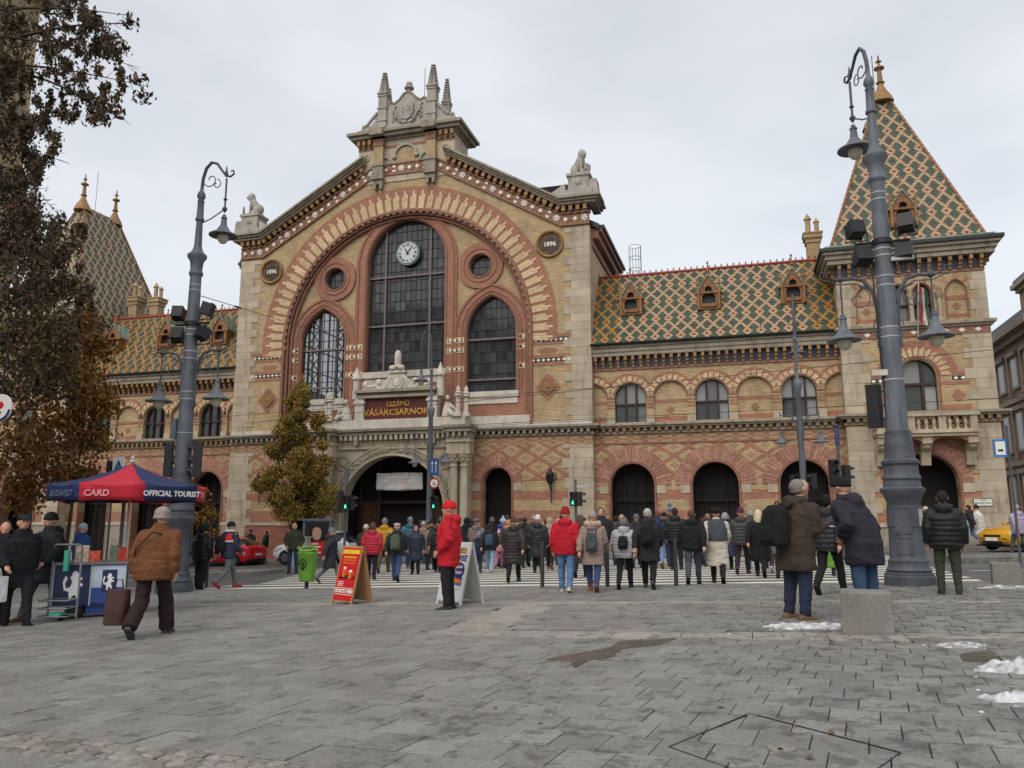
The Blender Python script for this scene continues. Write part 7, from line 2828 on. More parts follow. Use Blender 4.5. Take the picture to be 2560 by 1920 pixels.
def tree(name, label, base, trunk, clumps, size, seed, lm, group=None, limbs=True, cat='tree', **kw):
    root = thing(name, label, cat, base, 0, group)
    tr = MB()
    tr.tube([base - Vector((0, 0, .3))] + trunk[0], trunk[1], 9)
    top = trunk[0][-1]
    if limbs:
        rr = random.Random(seed)
        for c, rad, n in clumps:
            c = Vector(c)
            j = min(range(len(trunk[0])), key=lambda i: abs(trunk[0][i].z - (c.z - rad[2] * .8)))
            s0 = trunk[0][j]
            mid = s0.lerp(c, .5) + Vector((rr.uniform(-.15, .15), rr.uniform(-.15, .15), rr.uniform(-.05, .25)))
            r0 = trunk[1][min(j + 1, len(trunk[1]) - 1)]
            tr.tube([s0, mid, c], [min(r0, .09), .045, .014], 6)
            for k in range(6):
                d = Vector((rr.gauss(0, 1), rr.gauss(0, 1), rr.gauss(0, .8))).normalized()
                tr.tube([c, c + Vector((d.x * rad[0], d.y * rad[1], d.z * rad[2])) * .9], [.013, .004], 4)
    tr.build('trunk', M_BARK, root, smooth=True)
    crown('crown', clumps, size, seed, lm, root, **kw)
    return root


# small columnar autumn tree before the portal
ty = 36.0
tb = at_y(738, 1297, ty)
tb.z = gz(tb.x, ty) + .1
rt = random.Random(21)
cl = []
for k in range(84):
    t = ((k + .5) / 84) ** 1.15
    z = 1.75 + 6.6 * t
    w = 3.0 * (1 - t) ** .72 * (0.55 + .45 * min(1, t * 6)) + .12
    a = rt.uniform(0, 2 * PI)
    q = w * rt.uniform(.15, .95)
    rr = .26 + .36 * (1 - t) + rt.uniform(-.08, .12)
    cl.append(((tb.x + q * math.cos(a), ty + q * math.sin(a) * .85, z), (rr, rr, rr * .85), int(1050 * rr / .6)))
cl.append(((tb.x + .1, ty, 8.5), (.2, .2, .55), 130))
trunk = ([tb + Vector((.02, 0, 1.2)), tb + Vector((.0, 0, 3.0)), tb + Vector((.05, 0, 5.5)), tb + Vector((.08, 0, 7.8))], [.14, .13, .1, .06, .02])
tree('autumn_tree', 'small columnar tree with yellow green autumn leaves before the portal', tb, trunk, cl, .075, 5, L_AUT, shell=.75, elong=1.5)

# big dark tree overhanging from the left
dY = 15.0
dc = [(20, 620, 1.0, 620), (90, 640, .7, 380), (50, 740, 1.0, 620), (150, 720, .6, 300), (30, 850, 1.0, 600), (140, 830, .75, 380), (95, 930, .9, 420), (20, 980, 1.0, 500), (60, 560, .8, 420), (130, 640, .45, 180), (15, 470, .9, 480), (15, 330, .8, 360), (20, 180, .8, 320), (40, 60, .8, 300)]
cl = []
for px, py, rad, n in dc:
    p = at_y(px, py, dY + rt.uniform(-.9, .9))
    cl.append(((p.x, p.y, p.z), (rad, rad, rad * .9), int(n * 1.15)))
# hanging sprays: narrow bunches of leaves drooping from the outer twigs
def spray_at(px, py, s, n):
    p = at_y(px, py, dY + rt.uniform(-1.0, 1.0))
    cl.append(((p.x, p.y, p.z), (s * .5, s * .5, s), n))
for k in range(210):
    px, py = rt.uniform(0, 330), rt.uniform(-20, 320)
    if px > 330 - abs(py - 190) * .55 or (px > 120 and py > 300): continue
    if px > 95 and py < 20 and px > 260: continue
    spray_at(px, py, rt.uniform(.14, .34), rt.randrange(14, 34))
for k in range(110):
    py = rt.uniform(280, 1000)
    lim = 115 + 25 * math.sin(py / 45) if py < 560 else 215 + 20 * math.sin(py / 37) - (40 if py > 880 else 0)
    spray_at(rt.uniform(lim * .35, lim), py, rt.uniform(.16, .36), rt.randrange(20, 46))
base = Vector((-20.6, 15.6, gz(-20.6, 15.6)))
trunk = ([base + Vector((0, 0, 2)), base + Vector((.1, 0, 5)), base + Vector((.3, -.1, 9)), base + Vector((.7, -.2, 13))], [.32, .3, .26, .2, .1])
low = [c for c in cl if c[0][2] < 6.6]
cl = [(c, r_, int(n * 2.3)) for c, r_, n in cl if c[2] >= 6.6]
dt = tree('dark_tree', 'large dark leaved tree reaching in from the left edge', base, trunk, cl, .06, 9, L_DARK, droop=.6, elong=2.3, limbs=False)
crown('lower_crown', [(c, r_, int(n * 2.0)) for c, r_, n in low], .066, 19, leaf_mat('brown_autumn_leaves', [(0.0, lin(58, 54, 42)), (.4, lin(84, 70, 50)), (.75, lin(110, 86, 54)), (1.0, lin(76, 74, 50))]), dt, droop=.5, elong=2.0)
# long bare twig sticking out against the sky
tw = MB()
rr = random.Random(2)
for px0, py0, px1, py1 in ((-120, 155, 365, 215), (-60, 30, 330, 40), (-100, 80, 350, 170), (-40, 155, 300, 290), (20, 100, 340, 60), (-80, 380, 150, 400), (-150, 480, 190, 700), (-150, 640, 200, 860), (-160, 760, 160, 960), (-100, 300, 130, 520), (-140, 560, 215, 760)):
    a, b = at_y(px0, py0, dY), at_y(px1, py1, dY - .2)
    pts = [a.lerp(b, t) + Vector((0, 0, .18 * math.sin(PI * t))) for t in np.linspace(0, 1, 7)]
    tw.tube(pts, [.06, .05, .04, .03, .02, .012, .005], 5)
    for k in range(22):
        t = rr.uniform(.2, 1)
        c = a.lerp(b, t) + Vector((0, 0, .18 * math.sin(PI * t)))
        tw.tube([c, c + Vector((rr.uniform(.05, .45), rr.uniform(-.2, .2), rr.uniform(-.4, .15)))], [.009, .003], 4)
tw.build('twigs', M_BARK, dt, kind='stuff')
V = [((at_y(px, py, dY).x, dY, at_y(px, py, dY).z), (.28, .3, .2), 60) for px, py in ((345, 200), (310, 120), (325, 55), (290, 280), (260, 250), (230, 300), (285, 95), (355, 240), (140, 280), (250, 60))]
crown('spray_leaves', V, .075, 31, L_DARK, dt, droop=.6, elong=2.2, shell=1.0)

# rust coloured trees behind it along the far road edge
oY = 27.0
cl = []
for px, py, rad, n in ((215, 800, .8, 300), (150, 900, 1.3, 500), (240, 870, .9, 420), (200, 960, 1.4, 800), (255, 1010, .9, 420), (150, 1060, 1.7, 900), (230, 1100, 1.0, 450), (60, 1120, 1.8, 800), (140, 1190, 1.5, 650), (210, 1190, .9, 300), (50, 1230, 1.3, 450)):
    p = at_y(px, py, oY + rt.uniform(-.8, .8))
    cl.append(((p.x, p.y, p.z), (rad, rad, rad * .8), int(n * 1.7)))
b = at_y(172, 1297, oY); b.z = gz(b.x, oY)
trunk = ([b + Vector((0, 0, 1.2)), b + Vector((.1, 0, 3)), b + Vector((.3, 0, 5.4))], [.1, .09, .07, .03])
tree('rust_tree', 'rust and ochre leaved tree behind the tourist umbrella', b, trunk, cl, .12, 14, L_ORG, droop=.3)
cl = []
for px, py, rad, n in ((500, 1240, .55, 110), (520, 1290, .6, 120), (480, 1300, .5, 90), (535, 1340, .4, 60)):
    p = at_y(px, py, 33.5)
    cl.append(((p.x, p.y, p.z), (rad, rad, rad), n * 2))
b = at_y(500, 1297, 33.5); b.z = gz(b.x, 33.5)
tree('sapling', 'sparse yellow leaved sapling before the left archway', b, ([b + Vector((0, 0, 1)), b + Vector((.05, 0, 2.6))], [.05, .04, .02]), cl, .11, 17, L_ORG)
# fallen leaves scattered on the paving
fl = MB()
rr = random.Random(77)
for k in range(70):
    px, py = rr.uniform(0, 2560), rr.uniform(1500, 1915)
    if k < 45: px, py = rr.gauss(2090, 130), rr.gauss(1600, 25)
    if py < 1495: continue
    g_ = ground_at(px, py)
    s = rr.uniform(.008, .022)
    a = rr.uniform(0, 6.28)
    u, w = Vector((math.cos(a), math.sin(a), rr.uniform(-.2, .4))) * s * 1.5, Vector((-math.sin(a), math.cos(a), rr.uniform(-.3, .3))) * s
    c = g_ + Vector((0, 0, .04))
    fl.add([c - u, c + w, c + u, c - w], [(0, 1, 2, 3)])
fl.build('fallen_leaves', leaf_mat('dead_leaves', [(0, lin(70, 52, 36)), (.5, lin(110, 82, 48)), (.85, lin(60, 50, 40)), (1, lin(180, 160, 110))]), None, kind='stuff')

# ================================================================ neighbouring buildings
M_BEIGE = mat('beige_render', lin(176, 156, 118), .85, .14, .8, .2, 30)
M_BROWN = mat('brown_render', lin(140, 112, 92), .85, .18, .9, .2, 30)
M_TRIM = stone_mat('grey_brown_trim', lin(150, 136, 122), .5)

bb = thing('beige_building', 'beige rendered corner building behind the dark tree at the left', 'building', (-28, 10, gz(-28, 10)))
bY = at_y(76, 250, 1.0)
bY = -22.5 / bY.x                       # far end of the front that runs along the side of the square
P(MB().box(-35, -22.5, -6, bY, -2.5, 19.0), 'wall', M_BEIGE, bb)
P(MB().box(-35, -22.1, -6, bY + .4, 19.0, 19.5).box(-35, -21.7, -6, bY + .8, 19.5, 20.2), 'cornice', M_TRIM, bb)
P(MB().box(-35, -22.38, -6, bY + .12, 14.6, 14.9).box(-35, -22.38, -6, bY + .12, 9.6, 9.9), 'string_course', M_TRIM, bb)
for i in range(4):
    for z in (3.6, 7.0, 11.0, 15.6):
        y = bY - 2.2 - i * 2.9
        w = P(MB().box(-22.5, -22.36, y - .75, y + .75, z - .2, z + 2.3), 'window', M_TRIM, bb)
        P(MB().box(-22.36, -22.34, y - .55, y + .55, z, z + 2.05), 'pane', M_GLASS, w)


def street_block(label, X0, Ya, Yb, z1, m, floors, depth=12):
    """house front running away along Y, facing the side street"""
    root = thing('side_street_house', label, 'building', (X0 + depth / 2, (Ya + Yb) / 2, gz(X0, Ya)), 0, 'houses in the side street')
    P(MB().box(X0, X0 + depth, Ya, Yb, -2, z1), 'wall', m, root)
    P(MB().box(X0 - .35, X0 + depth, Ya - .35, Yb, z1, z1 + .35).box(X0 - .8, X0 + depth, Ya - .8, Yb, z1 + .35, z1 + .8), 'cornice', M_TRIM, root)
    P(MB().box(X0 - .5, X0 + depth, Ya - .5, Yb, z1 + .8, z1 + 1.3), 'roof_edge', M_GUTTER, root)
    for k, (z, h) in enumerate(floors):
        P(MB().box(X0 - .18, X0 + .02, Ya - .15, Yb, z - .9, z - .6), 'string_course', M_TRIM, root)
        y = Ya + 1.4
        while y < Yb - 1:
            w = P(MB().box(X0 - .14, X0 + .01, y - .7, y + .7, z - .1, z + h + .2).box(X0 - .3, X0 + .01, y - .85, y + .85, z + h + .2, z + h + .45), 'window', M_TRIM, root)
            P(MB().box(X0 - .145, X0 - .139, y - .45, y + .45, z + .05, z + h), 'pane', M_GLASS, w)
            P(MB().box(X0 - .2, X0 + .01, y + 1.0, y + 1.3, z - .5, z + h + .5), 'pilaster', M_TRIM, root)
            y += 2.5
    return root


street_block('brown classical house beyond the right tower in the side street', 16.2, 50.2, 82, 12.1, M_BROWN, [(2.0, 2.0), (5.6, 2.2), (9.4, 1.7)], 11)
street_block('taller house whose cornice corner shows at the right edge', 27.8, 62, 89.5, 24.2, M_BROWN, [(18.0, 2.2)])

# ================================================================ people
def cloth(name, c, rough=.85, fold=.5, fscale=9, sheen=0.0):
    if name in MATS: return MATS[name]
    n = NT(name)
    col = n.ramp(n.noise(5, 4), [(.3, tuple(v * .8 for v in c[:3]) + (1,)), (.7, tuple(min(1, v * 1.12) for v in c[:3]) + (1,))])
    n.color(col)
    n.set(rough, 0, .3)
    h = n.math('ADD', n.noise(fscale, 3, stretch=(1, 1, .55)), n.math('MULTIPLY', n.noise(240, 2), .06))
    n.bump(h, fold, .05)
    MATS[name] = n.mat
    return n.mat


SKIN = mat('skin', lin(196, 148, 124), .55, .08, 8)
M_EYE = mat('dark_eye', lin(36, 28, 26), .3)
M_LIP = mat('lip', lin(150, 88, 80), .5)


def legs_of(kind):
    if kind == 'walkA':
        return {1: ((.095, 0, .93), (.1, -.2, .52), (.1, -.3, .11), 0.15), -1: ((-.095, 0, .93), (-.1, .06, .5), (-.1, .38, .2), -.75)}
    if kind == 'walkB':
        return {-1: ((-.095, 0, .93), (-.1, -.2, .52), (-.1, -.3, .11), 0.15), 1: ((.095, 0, .93), (.1, .06, .5), (.1, .38, .2), -.75)}
    if kind == 'step':
        return {1: ((.095, 0, .93), (.1, -.08, .52), (.1, -.12, .09), 0), -1: ((-.095, 0, .93), (-.1, .03, .5), (-.11, .2, .13), -.35)}
    return {1: ((.1, 0, .93), (.115, -.02, .5), (.125, .02, .09), 0), -1: ((-.1, 0, .93), (-.115, -.02, .5), (-.125, .02, .09), 0)}


ARMS = {
    'down': lambda s: ((s * .19, .0, 1.395), (s * .25, .05, 1.13), (s * .255, -.03, .88)),
    'swingF': lambda s: ((s * .19, .0, 1.395), (s * .245, -.06, 1.13), (s * .225, -.24, .97)),
    'swingB': lambda s: ((s * .19, .0, 1.395), (s * .255, .14, 1.15), (s * .26, .2, .91)),
    'pocket': lambda s: ((s * .19, .0, 1.395), (s * .3, .08, 1.15), (s * .21, -.1, .96)),
    'phone': lambda s: ((s * .19, .0, 1.395), (s * .24, -.05, 1.12), (s * .08, -.3, 1.17)),
    'fold': lambda s: ((s * .19, .0, 1.395), (s * .25, -.06, 1.14), (s * .0 - s * .06, -.2, 1.14)),
}
# pose: legs, right arm (+x), left arm (-x), forward lean
POSES = {'walkA': ('walkA', 'swingB', 'swingF', .05), 'walkB': ('walkB', 'swingF', 'swingB', .05), 'step': ('step', 'down', 'down', .03), 'stand': ('stand', 'down', 'down', 0), 'pockets': ('stand', 'pocket', 'pocket', 0.0),
         'phone': ('stand', 'phone', 'phone', .15), 'fold': ('stand', 'fold', 'fold', .02), 'steppocket': ('walkB', 'pocket', 'pocket', .04), 'leanwalk': ('walkB', 'down', 'down', .2), 'peer': ('stand', 'pocket', 'down', .3)}
MEM = {}


def shear(mb, L):
    if L:
        mb.v = [(x, y - max(0, z - .9) * L, z - max(0, z - .9) * L * L * .35) for x, y, z in mb.v]
    return mb


def oval(z, rx, ry, cy=0.0, n=18, p=.85):
    return [(rx * math.copysign(abs(math.cos(a)) ** p, math.cos(a)), cy + ry * math.copysign(abs(math.sin(a)) ** p, math.sin(a)), z) for a in np.linspace(0, 2 * PI, n + 1)[:-1]]


def hand_on(mb, wrist, elbow, s):
    w, e = Vector(wrist), Vector(elbow)
    d = (w - e).normalized()
    side = Vector((s, 0, 0))
    side = (side - d * side.dot(d))
    side = side.normalized() if side.length > .2 else Vector((0, -1, 0))
    fw = d.cross(side).normalized()                    # across the palm
    if fw.y > 0: fw = -fw
    palm = w + d * .05
    mb.tube([w - d * .02, w + d * .045, w + d * .095], [.029, .043, .038], 8, flat=.6)
    for k in range(4):
        o = fw * (.03 - .02 * k)
        L = (.07, .08, .075, .058)[k]
        a = w + d * .088 + o
        b = a + d * L * .55 - side * .008
        c = b + d * L * .4 - side * .026
        mb.tube([a, b, c], [.0105, .0095, .008], 6)
    a = w + d * .03 + fw * .034
    mb.tube([a, a + d * .035 + fw * .024, a + d * .068 + fw * .022 - side * .012], [.013, .0115, .009], 6)


HEADX = Matrix.Translation((0, 0, 1.56)) @ Matrix.Scale(1.05, 4) @ Matrix.Translation((0, 0, -1.56))


def body_mesh(pose):
    k = ('body', pose)
    if k in MEM: return MEM[k]
    lg, ra, la, L = POSES[pose]
    mb = MB()
    mb.rings([oval(.84, .13, .1), oval(.95, .155, .11), oval(1.1, .135, .1), oval(1.25, .15, .11), oval(1.38, .165, .105), oval(1.45, .12, .085), oval(1.49, .06, .06)])
    for s, (h, kn, an, t) in legs_of(lg).items():
        mb.tube([h, kn, an], [.085, .058, .04], 10)
    for s, a in ((1, ra), (-1, la)):
        sh, el, wr = ARMS[a](s)
        mb.tube([sh, el, wr], [.052, .042, .031], 9)
        hand_on(mb, wr, el, s)
    mb.tube([(0, .01, 1.44), (0, -.0, 1.56)], [.062, .055], 10)
    i0 = len(mb.v)
    mb.ball((0, -.005, 1.655), (.076, .095, .105), 16, 12)
    mb.ball((0, -.035, 1.59), (.056, .065, .05), 12, 8)
    mb.ball((0, -.102, 1.632), (.014, .022, .022), 8, 6)
    for s in (-1, 1): mb.ball((s * .077, .01, 1.64), (.014, .024, .032), 8, 6)
    mb.xf(HEADX, i0)
    shear(mb, L)
    MEM[k] = remeshed(mb, .0125, 1, 'body', SKIN)
    return MEM[k]


def rumple(me, amp, seed=0.0):
    """cloth folds: push the surface in and out along its normals"""
    from mathutils import noise
    n = len(me.vertices)
    co = np.empty(n * 3); me.vertices.foreach_get('co', co); co = co.reshape(-1, 3)
    no = np.array([v.normal[:] for v in me.vertices])
    d = np.array([noise.noise((x * 7 + seed, y * 7, z * 13)) + .55 * noise.noise((x * 17, y * 17 + seed, z * 30)) for x, y, z in co])
    d = np.sign(d) * np.abs(d) ** .8
    co += no * (d * amp)[:, None]
    me.vertices.foreach_set('co', co.ravel())
    me.update()
    return me


def coat_mesh(pose, kind):
    k = ('coat', pose, kind)
    if k in MEM: return MEM[k]
    lg, ra, la, L = POSES[pose]
    hem = {'jacket': .8, 'puffer': .78, 'parka': .62, 'long': .42, 'lpuffer': .5, 'fleece': .78, 'red': .72}[kind]
    puff = kind in ('puffer', 'lpuffer')
    mb = MB()
    zs = np.linspace(hem, 1.34, 34 if puff else 14)
    rings = []
    for z in zs:
        t = (z - .8) / .62
        rx = .228 + .022 * t if t > 0 else .228 + (.8 - z) * .1
        ry = .165 + .016 * math.sin(max(0, t) * PI) if t > 0 else .165 + (.8 - z) * .1
        if puff:
            b = abs(math.sin((z - .02 + .006 * math.sin(z * 31)) / .088 * PI)) ** .6 * .017
            rx += b + .005; ry += b + .01
        if kind == 'fleece': rx += .012 - .05 * max(0, t - .35); ry += .03 - .03 * max(0, t)
        if z < hem + .03: rx -= .012; ry -= .012
        rings.append(oval(z, rx, ry, .0))
    rings += [oval(1.4, .205, .135), oval(1.44, .165, .115), oval(1.475, .12, .098), oval(1.51, .092, .088), oval(1.55, .085, .084), oval(1.555, .06, .06)]
    mb.rings(rings)
    for s, a in ((1, ra), (-1, la)):
        sh, el, wr = (Vector(v) for v in ARMS[a](s))
        pts, rad = [], []
        n = 22 if puff else 8
        for i in range(n + 1):
            t = i / n
            p = sh.lerp(el, t * 2) if t < .5 else el.lerp(wr, (t - .5) * 2)
            r = .092 - .028 * t
            if puff: r += .012 * abs(math.sin(t * 7.5 * PI)) ** .6 + .006
            if kind == 'fleece': r += .004
            pts.append(p); rad.append(r)
        mb.tube(pts, rad, 10)
        mb.ball(sh, (.088, .092, .08), 10, 8)
    if kind in ('jacket', 'puffer', 'parka', 'lpuffer', 'red'):       # hood lying on the back
        mb.ball((0, .115, 1.46), (.125, .075, .11), 12, 8)
        mb.tube([(-.1, -.03, 1.5), (-.11, .07, 1.5), (0, .14, 1.52), (.11, .07, 1.5), (.1, -.03, 1.5)], .038, 8)
    shear(mb, L)
    me = rumple(remeshed(mb, .0135, 1, 'coat', cloth('plain_cloth', (.2, .2, .2, 1))), .005 if puff else .011, len(MEM))
    MEM[k] = me
    return me


def trousers_mesh(pose, wide=0.0):
    k = ('tr', pose, wide)
    if k in MEM: return MEM[k]
    lg, ra, la, L = POSES[pose]
    mb = MB()
    mb.rings([oval(.8, .15, .11), oval(.9, .165, .12), oval(1.0, .16, .115)])
    for s, (h, kn, an, t) in legs_of(lg).items():
        h, kn, an = Vector(h), Vector(kn), Vector(an)
        mb.tube([h + Vector((0, 0, .02)), h.lerp(kn, .5), kn, kn.lerp(an, .5), an + Vector((0, 0, -.015))], [.1, .092, .076 + wide * .5, .066 + wide, .058 + wide], 11)
    MEM[k] = rumple(remeshed(mb, .0135, 1, 'trousers', cloth('plain_cloth', (.2, .2, .2, 1))), .008, len(MEM))
    return MEM[k]


def shoe_mesh(boot):
    k = ('shoe', boot)
    if k in MEM: return MEM[k]
    mb = MB()
    rings = []
    for y, w, h in ((.085, .03, .05), (.07, .04, .085), (.02, .042, .1), (-.05, .046, .085), (-.12, .05, .06), (-.17, .042, .045), (-.195, .02, .03)):
        rings.append([(w * math.cos(a), y, max(-.0, h / 2 + h / 2 * math.sin(a))) for a in np.linspace(0, 2 * PI, 13)[:-1]])
    mb.rings(rings)
    mb.box(-.046, .046, -.17, .085, -.012, .012)
    if boot: mb.tube([(0, .03, .05), (0, .025, .3)], [.052, .06], 10)
    MEM[k] = remeshed(mb, .012, 1, 'shoe', mat('shoe_leather', lin(30, 30, 32), .5))
    return MEM[k]


def head_gear(kind):
    k = ('hat', kind)
    if k in MEM: return MEM[k]
    mb = MB()
    cz = 1.655
    if kind in ('beanie', 'pompom', 'tall'):
        up = .035 if kind == 'tall' else .012
        mb.rings([[(x * 1.0, y - .0, z) for x, y, z in oval(zz, rx, ry, .004, 18, 1)] for zz, rx, ry in ((cz - .005, .09, .108), (cz + .0, .093, .112), (cz + .035, .093, .112), (cz + .04, .088, .106), (cz + .08, .078, .094), (cz + .105 + up, .05, .062), (cz + .122 + up, .015, .02))])
        if kind == 'pompom': mb.ball((0, 0, cz + .165), .042, 10, 8)
    elif kind == 'cap':
        mb.rings([oval(zz, rx, ry, .0, 18, 1) for zz, rx, ry in ((cz + .03, .086, .105), (cz + .07, .1, .12), (cz + .1, .085, .1), (cz + .115, .03, .04))])
        mb.rings([[(x, y - .11, z) for x, y, z in oval(cz + .035 + q, .07, .05, 0, 14, 1)] for q in (0, .012)])
    elif kind == 'cloche':
        mb.rings([oval(zz, rx, ry, .0, 20, 1) for zz, rx, ry in ((cz - .045, .108, .122), (cz - .035, .112, .128), (cz - .01, .1, .118), (cz + .05, .095, .112), (cz + .09, .075, .09), (cz + .118, .02, .03))])
    elif kind == 'wide':
        mb.rings([oval(zz, rx, ry, .03, 18, 1) for zz, rx, ry in ((cz + .0, .09, .11), (cz + .03, .12, .14), (cz + .08, .125, .14), (cz + .12, .08, .09), (cz + .13, .02, .03))])
    elif kind == 'hood':
        mb.ball((0, .025, cz + .005), (.112, .125, .135), 16, 12)
        mb.tube([(0, .06, 1.45), (0, .05, 1.58)], [.12, .1], 12)
    elif kind == 'hair':
        mb.ball((0, .022, cz + .022), (.088, .1, .1), 16, 12)
        mb.ball((0, .05, cz - .03), (.078, .066, .06), 12, 8)
    elif kind == 'thin':
        mb.ball((0, .03, cz + .012), (.083, .09, .1), 16, 12)
        mb.ball((0, .05, cz - .035), (.076, .06, .05), 12, 8)
    elif kind in ('long', 'bob'):
        mb.ball((0, .022, cz + .02), (.094, .106, .106), 16, 12)
        dz = .22 if kind == 'long' else .1
        mb.tube([(0, .06, cz + .02), (0, .085, cz - dz * .6), (0, .1, cz - dz)], [.085, .09, .06], 12)
        for s in (-1, 1): mb.tube([(s * .075, .0, cz + .02), (s * .082, .02, cz - dz * .8)], [.035, .03], 8)
    mb.xf(HEADX)
    MEM[k] = rumple(remeshed(mb, .011, 1, 'headwear', cloth('plain_cloth', (.2, .2, .2, 1))), .004, 3.0)
    return MEM[k]


NP = [0]
SQ = 'people standing and walking on the square'
PEOPLE = []


def cm(tag_, rgb, glossy=False):
    return cloth('%s_%d_%d_%d' % (tag_, *rgb), lin(*rgb), .45 if glossy else .85, .55, 10)


def person(px, pb, pt, head_az, pose, coat, ccol, tcol, scol, hat, hcol, label, face=False, h=None, wide=0.0, boot=False, scarf=None, group='people crossing towards the market hall', base=None, skin=None, fur=None, girth=1.06):
    """px: feet column, pb: feet row, pt: top of head row; head_az: facing, degrees clockwise from straight ahead (0 = towards the hall, 180 = towards us)"""
    g = base if base is not None else ground_at(px, pb)
    g.z = gz(g.x, g.y)
    if base is not None and g.y > 36.6: g.z += .11
    tops = {'beanie': 1.8, 'pompom': 1.86, 'tall': 1.82, 'cap': 1.775, 'cloche': 1.785, 'wide': 1.79, 'hood': 1.8, 'hair': 1.785, 'thin': 1.77, 'long': 1.785, 'bob': 1.785}
    full = tops.get(hat, 1.76)
    lean = POSES[pose][3]
    full -= .9 * lean * lean * .35
    k = (at_y(px, pt, g.y).z - g.z) / full
    if h: k = h / full
    k = max(.55, min(1.1, k))
    root = thing('person', label, 'person', g, PI - R_(head_az) - (1.0 if group == SQ else .75) * math.atan2(g.x, g.y), group)
    root.scale = (k * girth, k * girth, k)
    NP[0] += 1
    b = inst('body', body_mesh(pose), root, (0, 0, 0), local=True, material=skin)
    glossy = coat in ('puffer', 'lpuffer')
    c = inst('coat', coat_mesh(pose, coat), root, (0, 0, 0), local=True, material=cm('quilt' if glossy else 'wool', ccol, glossy))
    if tcol is not None:
        inst('trousers', trousers_mesh(pose, wide), root, (0, 0, 0), local=True, material=cm('denim', tcol))
    for s, (hp, kn, an, t) in legs_of(POSES[pose][0]).items():
        inst('boot' if boot else 'shoe', shoe_mesh(boot), root, (an[0], an[1] - .01 * 0, an[2] - .085 if t >= 0 else an[2] - .085 + .02), (t * -1.0 if t < 0 else 0, 0, s * .08), local=True, material=cm('leather', scol, True))
    hl = lambda z: (0, -(z - .9) * lean, -(z - .9) * lean * lean * .35)
    if hat:
        inst({'hair': 'hair', 'thin': 'hair', 'long': 'hair', 'bob': 'hair', 'hood': 'hood'}.get(hat, 'hat'), head_gear(hat), root, hl(1.655), local=True, material=cm('knit', hcol))
    o = Vector(hl(1.65))
    if face:
        for s in (-1, 1):
            C(MB().ball((s * .031, -.093, 1.665), (.012, .008, .006), 8, 5).xf(HEADX), 'eye', M_EYE, root).location = o
            C(MB().tube([(s * .018, -.1, 1.684), (s * .046, -.09, 1.685)], .004, 5).xf(HEADX), 'eyebrow', M_EYE, root).location = o
        C(MB().ball((0, -.098, 1.588), (.022, .008, .005), 8, 5).xf(HEADX), 'mouth', M_LIP, root).location = o
    if scarf:
        C(MB().tube([(.09 * math.cos(a), .09 * math.sin(a) * .95, 1.5 + .015 * math.sin(3 * a)) for a in np.linspace(0, 2 * PI, 17)], .042, 8, cap=False), 'scarf', cm('knit', scarf), root).location = hl(1.5)
    if fur:
        f = MB()
        r = random.Random(NP[0])
        for a in np.linspace(-.4, PI + .4, 15):
            f.ball((.13 * math.cos(a), .02 + .13 * math.sin(a), 1.52 + r.uniform(-.015, .015)), .062 + r.uniform(-.008, .01), 8, 6)
        C(f, 'fur_trim', cm('fur', fur), root, True, 70).location = hl(1.5)
    PEOPLE.append(root)
    return root


def root_mat(root):
    return Matrix.LocRotScale(root.location, root.rotation_euler, root.scale)


def backpack(root, rgb, label, w=.3, h=.44, d=.17, z=1.2, lean=0.0, y=.0):
    M = root_mat(root)
    bp = thing('backpack', label, 'backpack', M @ Vector((0, .15 + d / 2 + y - (z - h / 2 - .9) * lean, z - h / 2)), root.rotation_euler.z, 'bags carried by people')
    bp.rotation_euler = (lean, 0, root.rotation_euler.z)
    bp.scale = root.scale
    m = cm('nylon', rgb)
    key = ('bp', w, h, d)
    if key not in MEM:
        b = MB()
        b.rings([oval(z_, rx, ry, 0, 16, .6) for z_, rx, ry in ((0, w * .38, d * .36), (.03, w * .48, d * .48), (h * .5, w * .5, d * .5), (h * .85, w * .42, d * .4), (h * .97, w * .25, d * .25), (h, w * .1, d * .1))])
        MEM[key] = remeshed(b, .014, 2, 'bag', m)
        p = MB().rings([oval(z_, rx, ry, d * .42, 12, .6) for z_, rx, ry in ((.05, w * .3, .04), (.08, w * .36, .055), (h * .4, w * .36, .055), (h * .45, w * .28, .04))])
        MEM[key, 'p'] = remeshed(p, .012, 2, 'pocket', m)
    inst('bag', MEM[key], bp, (0, 0, 0), local=True, material=m)
    inst('pocket', MEM[key, 'p'], bp, (0, 0, 0), local=True, material=m)
    for s in (-1, 1):
        zs = h - .02
        C(MB().tube([(s * w * .25, -d * .45, .06), (s * w * .42, -d / 2 - .12, .15), (s * .13, -d / 2 - .37, h * .55), (s * .125, -d / 2 - .3, zs + .1), (s * .1, -d / 2 - .1, zs + .09), (s * .07, -d * .3, zs - .02)], .016, 6), 'strap', m, bp)
    C(MB().tube([(-.03, -.02, h), (-.02, -.02, h + .04), (.02, -.02, h + .04), (.03, -.02, h)], .009, 5), 'grab_loop', m, bp)
    return bp


def hand_bag(root, loc, size, rgb, label, name='shopping_bag', cat='bag', handle=.12, taper=.9):
    M = root_mat(root)
    o = thing(name, label, cat, M @ Vector(loc), root.rotation_euler.z, 'bags carried by people')
    w, d, h = size
    b = MB().rings([oval(0, w / 2 * taper, d / 2, 0, 14, .5), oval(.02, w / 2, d / 2 * 1.05, 0, 14, .5), oval(h, w / 2 * .96, d / 2 * .7, 0, 14, .5), oval(h + .003, w / 2 * .9, d / 2 * .6, 0, 14, .5)])
    C(b, 'bag', cm('bagcloth', rgb), o, True, 50)
    C(MB().tube([(-w * .2, 0, h), (-w * .12, 0, h + handle), (w * .12, 0, h + handle), (w * .2, 0, h)], .01, 5), 'handle', cm('bagcloth', rgb), o)
    return o



